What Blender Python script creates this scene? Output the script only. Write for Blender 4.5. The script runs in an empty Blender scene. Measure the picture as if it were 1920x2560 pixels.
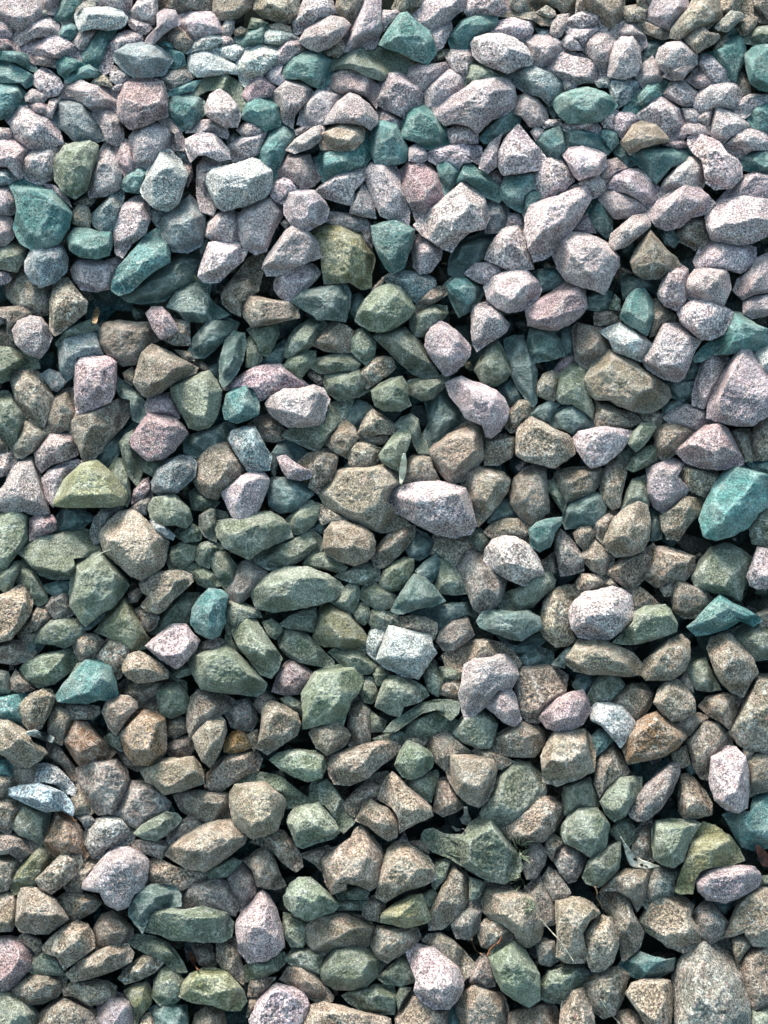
import bpy, bmesh, math, random
import numpy as np
from mathutils import Vector, Matrix

# ------------------------------------------------------------------ scene basics
scene = bpy.context.scene
COL = scene.collection
rad = math.radians

# camera: looks down at a slope of loose crushed stone
SLOPE = rad(33.0)          # the heap's own slope
PITCH = rad(42.0)          # camera looks this far below the horizon
DIST = 1.30                # metres from the lens to the heap at the picture's middle
VFOV = rad(45.0)
PW, PH = 1920.0, 2560.0

cam_d = bpy.data.cameras.new('camera')
cam = bpy.data.objects.new('camera', cam_d)
COL.objects.link(cam)
cam_d.sensor_fit = 'VERTICAL'
cam_d.angle = VFOV
cam_d.clip_start = 0.02
cam_d.clip_end = 2000.0
FWD = Vector((0, math.cos(PITCH), -math.sin(PITCH)))
UP = Vector((0, math.sin(PITCH), math.cos(PITCH)))
RIGHT = Vector((1, 0, 0))
TARGET = Vector((0, 0, 1.0))
EYE = TARGET - FWD * DIST
cam.matrix_world = Matrix(((RIGHT.x, UP.x, -FWD.x, EYE.x), (RIGHT.y, UP.y, -FWD.y, EYE.y),
                           (RIGHT.z, UP.z, -FWD.z, EYE.z), (0, 0, 0, 1)))
scene.camera = cam

SUN_EL, SUN_AZ = rad(52), rad(-28)     # azimuth measured from +Y (behind the heap) towards +X
world = bpy.data.worlds.new('World')
scene.world = world
world.use_nodes = True
nt = world.node_tree
bg = nt.nodes['Background']
sky = nt.nodes.new('ShaderNodeTexSky')
sky.sky_type = 'NISHITA'
sky.sun_disc = False
sky.sun_elevation = SUN_EL
sky.sun_rotation = SUN_AZ
sky.air_density = 1.0
sky.dust_density = 4.0
sky.ozone_density = 0.4
sky_tint = nt.nodes.new('ShaderNodeMix')            # added teal tint over the whole sky, to colour the shadows
sky_tint.data_type = 'RGBA'
sky_tint.blend_type = 'MULTIPLY'
sky_tint.inputs['Factor'].default_value = 1.0
sky_tint.inputs['B'].default_value = (0.84, 1.08, 0.93, 1)
nt.links.new(sky.outputs[0], sky_tint.inputs['A'])
nt.links.new(sky_tint.outputs['Result'], bg.inputs[0])
bg.inputs[1].default_value = 0.09

sun_d = bpy.data.lights.new('sun', 'SUN')
sun_d.energy = 1.6
sun_d.angle = rad(20)
sun_d.color = (1.0, 0.93, 0.90)
sun = bpy.data.objects.new('sun', sun_d)
COL.objects.link(sun)
sdir = Vector((math.sin(SUN_AZ) * math.cos(SUN_EL), math.cos(SUN_AZ) * math.cos(SUN_EL), math.sin(SUN_EL)))
sun.rotation_euler = sdir.to_track_quat('Z', 'Y').to_euler()
sun.location = sdir * 20

vs = scene.view_settings
vs.view_transform = 'Standard'
vs.look = 'None'
vs.gamma = 1.0
vs.use_curve_mapping = False
vs.exposure = 2.2

rng = np.random.default_rng(7)
random.seed(7)

# ------------------------------------------------------------------ helpers
TV = math.tan(VFOV / 2)
A = {k: np.array(v) for k, v in dict(eye=EYE, fwd=FWD, up=UP, right=RIGHT).items()}
PN = np.array((0, -math.sin(SLOPE), math.cos(SLOPE)))      # heap surface normal
P0 = np.array(TARGET)


def rays(px, py):
    """Directions (unit depth along the view axis) through points of the photograph."""
    u = (np.asarray(px) - PW / 2) / (PH / 2) * TV
    v = -(np.asarray(py) - PH / 2) / (PH / 2) * TV
    return A['fwd'] + u[..., None] * A['right'] + v[..., None] * A['up']


def heap_depth(px, py):
    """Distance along the view axis at which the mean heap surface lies; a low bank of fresh pale stone lies on the upper half."""
    d = rays(px, py)
    t = ((P0 - A['eye']) @ PN) / (d @ PN)
    edge = 620 + 60 * np.sin(np.asarray(px) / 300.0) + np.clip((np.asarray(px) - 1100) * 0.5, 0, 420)
    bank = 1 / (1 + np.exp((np.asarray(py) - edge) / 60.0))
    return t - 0.022 * bank


M_PER_PX = 2 * TV * DIST / PH


def vnoise(p, seed):
    """Smooth value noise on an array of points (n,3)."""
    f = np.floor(p).astype(np.int64)
    w = p - f
    w = w * w * (3 - 2 * w)
    out = 0
    for dx in (0, 1):
        for dy in (0, 1):
            for dz in (0, 1):
                h = (f[:, 0] + dx) * 374761393 + (f[:, 1] + dy) * 668265263 + (f[:, 2] + dz) * 2147483647 + seed * 974711
                h = (h ^ (h >> 13)) * 1274126177
                h = ((h ^ (h >> 16)) & 0xffff) / 65535.0
                out = out + h * np.where(dx, w[:, 0], 1 - w[:, 0]) * np.where(dy, w[:, 1], 1 - w[:, 1]) * np.where(dz, w[:, 2], 1 - w[:, 2])
    return out * 2 - 1


def s2l(c):
    c = np.array(c) / 255.0
    return np.where(c <= 0.04045, c / 12.92, ((c + 0.055) / 1.055) ** 2.4)


# ------------------------------------------------------------------ materials
def nn(t, kind, **kw):
    n = t.nodes.new(kind)
    for k, v in kw.items():
        setattr(n, k, v)
    return n


def rock_material(name, grain, contrast, flecks, rough, bump, strata, mottle):
    m = bpy.data.materials.new(name)
    m.use_nodes = True
    t = m.node_tree
    L = t.links.new
    bsdf = t.nodes['Principled BSDF']
    att = nn(t, 'ShaderNodeAttribute', attribute_name='tone')
    halo = nn(t, 'ShaderNodeAttribute', attribute_name='halo')
    gv = nn(t, 'ShaderNodeAttribute', attribute_name='fabric')      # each stone's own turned coordinates
    pos = gv.outputs['Vector']
    st = nn(t, 'ShaderNodeMapping')
    st.inputs['Scale'].default_value = (1, 1, 7.0)
    L(pos, st.inputs['Vector'])

    def noise(scale, detail, rgh=0.6, dist=0.0, src=None):
        n = nn(t, 'ShaderNodeTexNoise')
        n.inputs['Scale'].default_value = scale
        n.inputs['Detail'].default_value = detail
        n.inputs['Roughness'].default_value = rgh
        n.inputs['Distortion'].default_value = dist
        L(src or pos, n.inputs['Vector'])
        return n.outputs['Fac']

    def ramp(fac, lo, hi, a, b):
        n = nn(t, 'ShaderNodeMapRange')
        L(fac, n.inputs['Value'])
        n.inputs['From Min'].default_value = lo
        n.inputs['From Max'].default_value = hi
        n.inputs['To Min'].default_value = a
        n.inputs['To Max'].default_value = b
        return n.outputs['Result']

    def mul(col, fac):
        n = nn(t, 'ShaderNodeVectorMath', operation='SCALE')
        L(col, n.inputs[0])
        L(fac, n.inputs['Scale'])
        return n.outputs[0]

    def mix(a, b, fac, mode='MIX'):
        n = nn(t, 'ShaderNodeMix', data_type='RGBA', blend_type=mode)
        L(fac, n.inputs['Factor'])
        L(a, n.inputs['A'])
        if isinstance(b, tuple):
            n.inputs['B'].default_value = (*b, 1)
        else:
            L(b, n.inputs['B'])
        return n.outputs['Result']

    col = att.outputs['Color']
    amt = att.outputs['Alpha']          # how strongly this stone is speckled

    def soften(f):
        n = nn(t, 'ShaderNodeMix', data_type='FLOAT')
        L(amt, n.inputs['Factor'])
        n.inputs['A'].default_value = 1.0
        L(f, n.inputs['B'])
        return n.outputs['Result']

    big = noise(38, 4, 0.65, 0.4)
    col = mul(col, ramp(big, 0.3, 0.7, 1 - 0.28 * contrast, 1 + 0.28 * contrast))
    if strata > 0:
        lay = noise(45, 5, 0.7, 0.6, st.outputs[0])
        col = mul(col, ramp(lay, 0.35, 0.65, 1 - 0.30 * strata, 1 + 0.30 * strata))
    # hue patches: warm and cool mineral zones
    col = mix(col, mix(col, (0.62, 0.42, 0.36), ramp(noise(70, 3), 0, 1, 0.5, 0.5)), ramp(noise(55, 3), 0.5, 0.72, 0, 0.45 * flecks))
    # thin dust and dull weathering in patches
    col = mix(col, (0.34, 0.325, 0.285), ramp(noise(26, 5, 0.7), 0.42, 0.70, 0, mottle))
    col = mul(col, ramp(noise(90, 4, 0.7, 0.8), 0.30, 0.45, 0.62, 1.0))
    # pale quartz veins on some stones
    vn = nn(t, 'ShaderNodeMath', operation='SUBTRACT')
    L(noise(24, 3, 0.6, 0.3), vn.inputs[0])
    vn.inputs[1].default_value = 0.5
    va = nn(t, 'ShaderNodeMath', operation='ABSOLUTE')
    L(vn.outputs[0], va.inputs[0])
    vm = nn(t, 'ShaderNodeMath', operation='MULTIPLY')
    L(ramp(va.outputs[0], 0.0, 0.014, 0.55, 0.0), vm.inputs[0])
    L(ramp(noise(8, 2), 0.48, 0.56, 0, 1), vm.inputs[1])
    col = mix(col, (0.50, 0.50, 0.47), vm.outputs[0])
    # crystalline speckle, dark mica and pale feldspar
    sp = noise(grain, 2.5, 0.75)
    col = mul(col, soften(ramp(sp, 0.40, 0.61, 1 - 0.74 * contrast, 1 + 0.68 * contrast)))
    sp2 = noise(grain * 2.3, 1.5, 0.7)
    col = mul(col, soften(ramp(sp2, 0.38, 0.62, 1 - 0.45 * contrast, 1 + 0.45 * contrast)))
    # reddish crystals
    col = mix(col, (0.36, 0.13, 0.12), ramp(noise(grain * 0.8, 2), 0.62, 0.72, 0, 0.45 * flecks))
    col = mix(col, (0.10, 0.20, 0.26), ramp(noise(grain * 0.7 + 31, 2), 0.63, 0.73, 0, 0.4 * flecks))
    # bright halo rims painted into the colour along edges, patchy like chipping
    halo_fac = nn(t, 'ShaderNodeMath', operation='MULTIPLY')
    L(halo.outputs['Fac'], halo_fac.inputs[0])
    L(ramp(noise(120, 3), 0.35, 0.65, 0.25, 0.95), halo_fac.inputs[1])
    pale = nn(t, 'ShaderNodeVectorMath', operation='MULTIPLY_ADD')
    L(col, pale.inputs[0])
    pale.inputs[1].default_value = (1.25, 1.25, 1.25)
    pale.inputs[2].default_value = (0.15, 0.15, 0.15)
    col = mix(col, pale.outputs[0], halo_fac.outputs[0])
    L(col, bsdf.inputs['Base Color'])
    bsdf.inputs['Roughness'].default_value = rough
    bsdf.inputs['Specular IOR Level'].default_value = 0.35
    # relief
    b1 = nn(t, 'ShaderNodeBump')
    b1.inputs['Strength'].default_value = bump
    b1.inputs['Distance'].default_value = 0.0042
    L(noise(170, 5, 0.7, 0.3), b1.inputs['Height'])
    b2 = nn(t, 'ShaderNodeBump')
    b2.inputs['Strength'].default_value = bump * 0.8
    b2.inputs['Distance'].default_value = 0.0016
    L(sp, b2.inputs['Height'])
    L(b1.outputs[0], b2.inputs['Normal'])
    if strata > 0:
        b3 = nn(t, 'ShaderNodeBump')
        b3.inputs['Strength'].default_value = strata
        b3.inputs['Distance'].default_value = 0.0022
        L(lay, b3.inputs['Height'])
        L(b3.outputs[0], b1.inputs['Normal'])
    L(b2.outputs[0], bsdf.inputs['Normal'])
    return m


GRANITE = rock_material('granite', 440, 1.0, 1.5, 0.80, 1.0, 0.30, 0.22)
GREENSTONE = rock_material('greenstone', 440, 0.75, 0.25, 0.76, 1.0, 0.7, 0.45)
SLATE = rock_material('slate', 400, 0.50, 0.05, 0.60, 0.9, 0.9, 0.35)

TONES = {
    'L': (173, 154, 157), 'P': (166, 139, 142), 'W': (174, 174, 173), 'K': (130, 138, 143), 'T': (80, 127, 127),
    'D': (86, 110, 108), 'G': (115, 122, 103), 'A': (172, 122, 66), 'O': (132, 127, 92), 'M': (140, 125, 119), 'B': (139, 123, 107), 'R': (144, 110, 82), 'N': (132, 127, 122)}
MAT = {c: 0 for c in 'LPWKBRNMA'}
MAT.update({'T': 1, 'G': 1, 'O': 1, 'D': 2})
MATS = [GRANITE, GREENSTONE, SLATE]


def tone_of(c, b, r, py=1000):
    l = s2l(TONES[c]) * 0.80
    l = l * (1.12 ** (b - 5)) * r.uniform(0.93, 1.07)
    l = l * (1 + r.uniform(-0.04, 0.04, 3))
    if c == 'K' and b >= 7:
        l = l * np.array((0.95, 1.05, 1.15))
    return np.clip(l, 0.01, 0.85)


# ------------------------------------------------------------------ stones
def hull_planes(pts):
    """Upper faces of a convex hull as (a, b, c): height = a*x + b*y + c."""
    bm = bmesh.new()
    for p in pts:
        bm.verts.new(p)
    try:
        bmesh.ops.convex_hull(bm, input=bm.verts)
        bm.normal_update()
        pl = []
        for f in bm.faces:
            n = f.normal
            if n.z > 0.05:
                co = f.verts[0].co
                pl.append((-n.x / n.z, -n.y / n.z, n.dot(co) / n.z))
    finally:
        bm.free()
    return np.array(sorted(set((round(a, 4), round(b, 4), round(c, 4)) for a, b, c in pl)))


def outline(poly, c, n, r, size, grow):
    """The traced outline resampled over n angles about c, its corners slightly worn."""
    k = len(poly)
    ang = np.linspace(0, 2 * math.pi, n, endpoint=False)
    for p in poly:                      # a sample exactly on every traced corner
        av = math.atan2(p[1] - c[1], p[0] - c[0]) % (2 * math.pi)
        j = int(round(av / (2 * math.pi) * n)) % n
        ang[j] = av if abs(av - ang[j]) < 1 else av - 2 * math.pi
    dx, dy = np.cos(ang), np.sin(ang)
    best = np.zeros(n)
    for i in range(k):
        a, b = poly[i] - c, poly[(i + 1) % k] - c
        e = b - a
        den = dx * e[1] - dy * e[0]
        den = np.where(abs(den) < 1e-9, 1e-9, den)
        t = (a[0] * e[1] - a[1] * e[0]) / den
        s = (a[0] * dy - a[1] * dx) / den
        ok = (s >= -1e-6) & (s <= 1 + 1e-6) & (t > 0)
        best = np.where(ok, np.maximum(best, t), best)
    best = np.where(best <= 0, 0.1 * size, best)
    w = max(1, n // 30)
    ker = np.ones(2 * w + 1)
    ker /= ker.sum()
    sm = np.convolve(np.concatenate([best[-w:], best, best[:w]]), ker, 'valid')
    rr = (0.98 * best + 0.02 * sm) * grow
    q = np.stack([dx * 2.2, dy * 2.2, np.full(n, r.uniform(0, 99))], 1)
    rr = rr * (1 + 0.012 * vnoise(q * 1.3, 3) + 0.022 * vnoise(q * 3.3, 5) + 0.012 * vnoise(q * 8.0, 7))
    return ang, rr


def star_centre(poly):
    """A point from which the whole outline can be seen, near the centroid."""
    x, y = poly.T
    xn, yn = np.roll(x, -1), np.roll(y, -1)
    cr = x * yn - xn * y
    ar = cr.sum() / 2
    c = np.array([((x + xn) * cr).sum(), ((y + yn) * cr).sum()]) / (6 * ar)
    e = np.stack([xn - x, yn - y], 1)
    ln = np.linalg.norm(e, axis=1)
    nrm = np.stack([-e[:, 1], e[:, 0]], 1) / ln[:, None]
    bestc, bests = c, -1e9
    S = math.sqrt(abs(ar))
    for gx in np.linspace(-0.5, 0.5, 15):
        for gy in np.linspace(-0.5, 0.5, 15):
            p = c + np.array((gx, gy)) * S
            d = ((p - poly) * nrm).sum(1).min()
            s = min(d, 0.22 * S) - 0.25 * math.hypot(gx, gy) * S
            if s > bests:
                bests, bestc = s, p
    return bestc, abs(ar)


def stone_geometry(poly, ridge, layer, r, fine, c_kind, rounded=False):
    """Vertices (world), faces and painted edge halo of one stone: a faceted front over its outline, a plainer back."""
    if ((poly[:, 0] * np.roll(poly[:, 1], -1) - poly[:, 1] * np.roll(poly[:, 0], -1)).sum()) < 0:
        poly = poly[::-1]
    c, ar = star_centre(poly)
    grow = 1.05 if layer > 0 else (1.09 if fine else 1.12)
    if layer < 0:
        grow = 1.20
    S = math.sqrt(ar)
    n = int(np.clip(S * 0.72, 30, 96))
    m = int(np.clip(S * 0.20, 9, 26))
    ang, rr = outline(poly, c, n, r, S, grow)
    lo = poly - c
    H = S * (0.46 if c_kind != 'D' else 0.34)
    if len(ridge) == 0:
        a0 = r.uniform(-0.5, 0.5)
        L = 0.20 * S
        ridge = c + np.array([[math.cos(a0), math.sin(a0)], [-math.cos(a0), -math.sin(a0)]]) * L + np.array((0, -0.10 * S))
    rl = ridge - c
    simp = [tuple(q) for q in lo]
    keep = 10 if rounded else int(r.integers(5, 8))
    while len(simp) > keep:             # a handful of big fracture faces, not one per traced corner
        k_ = len(simp)
        ta = [abs((simp[i][0] - simp[i - 1][0]) * (simp[(i + 1) % k_][1] - simp[i - 1][1]) - (simp[i][1] - simp[i - 1][1]) * (simp[(i + 1) % k_][0] - simp[i - 1][0])) for i in range(k_)]
        simp.pop(int(np.argmin(ta)))
    pts = [(x * 1.04, y * 1.04, -0.06 * S + r.uniform(-.05, .05) * S) for x, y in simp]
    for i, (x, y) in enumerate(rl):
        pts.append((x, y, H * r.uniform(0.88, 1.08)))
    pts.append((r.uniform(-.1, .1) * S, r.uniform(-.02, .2) * S, H * 0.86))
    pl = hull_planes(pts)
    # a few chips knocked off corners and ridges
    ex = []
    for _ in range(int(r.integers(7, 13))):
        th = r.uniform(0, 2 * math.pi)
        sl = r.uniform(0.3, 2.2)
        nx, ny = math.cos(th), math.sin(th)
        j = int(th / (2 * math.pi) * n) % n
        reach = rr[j] * r.uniform(0.45, 0.8)
        hz = np.min(pl @ np.array((nx * reach, ny * reach, 1)))
        ex.append((-sl * nx, -sl * ny, max(hz, 0.02 * S) - 0.025 * S + sl * reach))
    pl = np.concatenate([pl, np.array(ex)])
    t = np.linspace(0, 1, m + 1)[1:]
    t = 1 - (1 - t) ** 1.25
    R = rr[None, :] * t[:, None]
    X = np.concatenate([[0], (R * np.cos(ang)).ravel()])
    Y = np.concatenate([[0], (R * np.sin(ang)).ravel()])
    T = np.concatenate([[0], np.repeat(t, n)])
    hz = pl[:, 0:1] * X + pl[:, 1:2] * Y + pl[:, 2:3]
    k = 0.005 * S
    mn = hz.min(0)
    z = mn - k * np.log(np.exp(-(hz - mn) / k).sum(0))
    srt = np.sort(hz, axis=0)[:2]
    halo = np.exp(-((srt[1] - srt[0]) / (0.045 * S)) ** 2)
    fall = 0.34 * S * np.sqrt(np.clip(1 - T ** (3.5 if rounded else 7.0), 0, 1))
    z = -k * np.log(np.exp(-np.minimum(z, 3 * S) / k) + np.exp(-(fall * 1.9 - 0.10 * S) / k))
    z = np.maximum(z, -0.22 * S)
    halo = np.maximum(halo * 0.8, np.clip((T - 0.86) / 0.14, 0, 1) * 0.55)  # the outline rim gets the painted bright halo as well
    sd = int(r.integers(0, 9999))
    q = np.stack([X, Y, z], 1) / S
    relief = 0.030 * vnoise(q * 3.0 + sd, 1) + 0.030 * (0.4 - abs(vnoise(q * 6.0 + sd, 2))) + 0.022 * (0.4 - abs(vnoise(q * 13.0 + sd, 4))) + 0.014 * vnoise(q * 28 + sd, 6)
    z = z + relief * S * (1 - T ** 6)
    # back
    mb = 4 if fine else 3
    tb = np.linspace(1, 0, mb + 1)[1:-1]
    rb = rr[None, :] * (tb[:, None] ** 0.6)
    Xb = (rb * np.cos(ang)).ravel()
    Yb = (rb * np.sin(ang)).ravel()
    zb = -0.10 * S - 0.62 * S * np.sqrt(np.clip(1 - np.repeat(tb, n) ** 2, 0, 1)) * (1 + 0.15 * vnoise(np.stack([Xb / S * 2, Yb / S * 2, Xb * 0 + sd], 1), 8))
    X = np.concatenate([X, Xb, [0]])
    Y = np.concatenate([Y, Yb, [0]])
    z = np.concatenate([z, zb, [-0.74 * S]])
    halo = np.concatenate([halo, np.zeros(len(Xb) + 1)])
    dep0 = heap_depth(c[0], c[1]) - (layer * 0.013 if layer > 0 else layer * 0.010)
    px, py = X + c[0], Y + c[1]
    tilt = 0.42 * Y * M_PER_PX          # the stone leans with the slope: lower rim nearer
    depth = dep0 - tilt - z * M_PER_PX * dep0 / DIST
    co = A['eye'] + rays(px, py) * depth[:, None]
    faces = []
    for i in range(n):
        j = (i + 1) % n
        faces.append((0, 1 + j, 1 + i))
    rings = m + mb - 1
    for a in range(rings - 1):
        o, p = 1 + a * n, 1 + (a + 1) * n
        for i in range(n):
            j = (i + 1) % n
            faces.append((o + i, o + j, p + j, p + i))
    last = 1 + (rings - 1) * n
    apex = len(co) - 1
    for i in range(n):
        faces.append((last + i, last + (i + 1) % n, apex))
    org = A['eye'] + rays(c[0], c[1]) * (dep0 + 0.2 * S * M_PER_PX)
    return co, faces, halo, org


def fabric(co, r):
    q = Matrix.Rotation(r.uniform(0, 6.28), 3, 'Z') @ Matrix.Rotation(r.uniform(0, 6.28), 3, 'X')
    return co @ np.array(q).T * r.uniform(0.8, 1.6) + r.uniform(0, 5, 3)


def set_attrs(me, halo, tone, fab):
    c = me.attributes.new('fabric', 'FLOAT_VECTOR', 'POINT')
    c.data.foreach_set('vector', np.asarray(fab, np.float32).ravel())
    a = me.attributes.new('halo', 'FLOAT', 'POINT')
    a.data.foreach_set('value', np.asarray(halo, np.float32))
    b = me.attributes.new('tone', 'FLOAT_COLOR', 'POINT')
    b.data.foreach_set('color', np.asarray(tone, np.float32).ravel())


def make_mesh(name, co, faces, mats, midx=None):
    me = bpy.data.meshes.new(name)
    me.from_pydata(co.tolist(), [], faces)
    for mt in mats:
        me.materials.append(mt)
    if midx is not None:
        me.polygons.foreach_set('material_index', np.asarray(midx, np.int32))
    me.polygons.foreach_set('use_smooth', np.ones(len(me.polygons), bool))
    me.update()
    return me


def link(name, me, label=None, cat=None, kind=None, group=None, loc=None, parent=None):
    o = bpy.data.objects.new(name, me)
    COL.objects.link(o)
    if loc is not None:
        o.location = loc
    if label:
        o['label'] = label
    if cat:
        o['category'] = cat
    if kind:
        o['kind'] = kind
    if group:
        o['group'] = group
    o.parent = parent
    return o


# ------------------------------------------------------------------ the ground
def ground_height(x, y):
    h = 1.0 + y * math.tan(SLOPE)
    crest = 1.0 + 0.95 * math.tan(SLOPE)
    h = np.minimum(h, crest - 0.02 * np.maximum(y - 0.95, 0))
    foot = 0.0
    return np.maximum(h, foot)


def build_ground():
    m = bpy.data.materials.new('grit')
    m.use_nodes = True
    t = m.node_tree
    b = t.nodes['Principled BSDF']
    n = nn(t, 'ShaderNodeTexNoise')
    n.inputs['Scale'].default_value = 60
    n.inputs['Detail'].default_value = 6
    g = nn(t, 'ShaderNodeNewGeometry')
    t.links.new(g.outputs['Position'], n.inputs['Vector'])
    cr = nn(t, 'ShaderNodeValToRGB')
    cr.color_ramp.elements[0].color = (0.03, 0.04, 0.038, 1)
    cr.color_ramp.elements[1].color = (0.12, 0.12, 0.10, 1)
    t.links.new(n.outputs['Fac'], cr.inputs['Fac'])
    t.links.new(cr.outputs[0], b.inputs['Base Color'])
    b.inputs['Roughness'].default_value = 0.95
    xs = np.array([-900, -200, -40, -10, -4, -2, -1.2, -.8, -.4, 0, .4, .8, 1.2, 2, 4, 10, 40, 200, 900.])
    ys = np.array([-900, -200, -40, -10, -4, -2.2, -1.6, -1.54, -1.2, -.8, -.4, 0, .4, .8, .95, 1.2, 2, 4, 10, 40, 200, 900.])
    gx, gy = np.meshgrid(xs, ys)
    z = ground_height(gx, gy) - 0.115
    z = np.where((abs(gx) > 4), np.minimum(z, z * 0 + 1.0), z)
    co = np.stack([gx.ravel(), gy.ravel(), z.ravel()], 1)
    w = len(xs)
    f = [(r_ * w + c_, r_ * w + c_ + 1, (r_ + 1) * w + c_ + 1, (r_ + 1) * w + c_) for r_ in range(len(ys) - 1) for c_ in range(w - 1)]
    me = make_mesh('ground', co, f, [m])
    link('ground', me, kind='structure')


build_ground()

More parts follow.
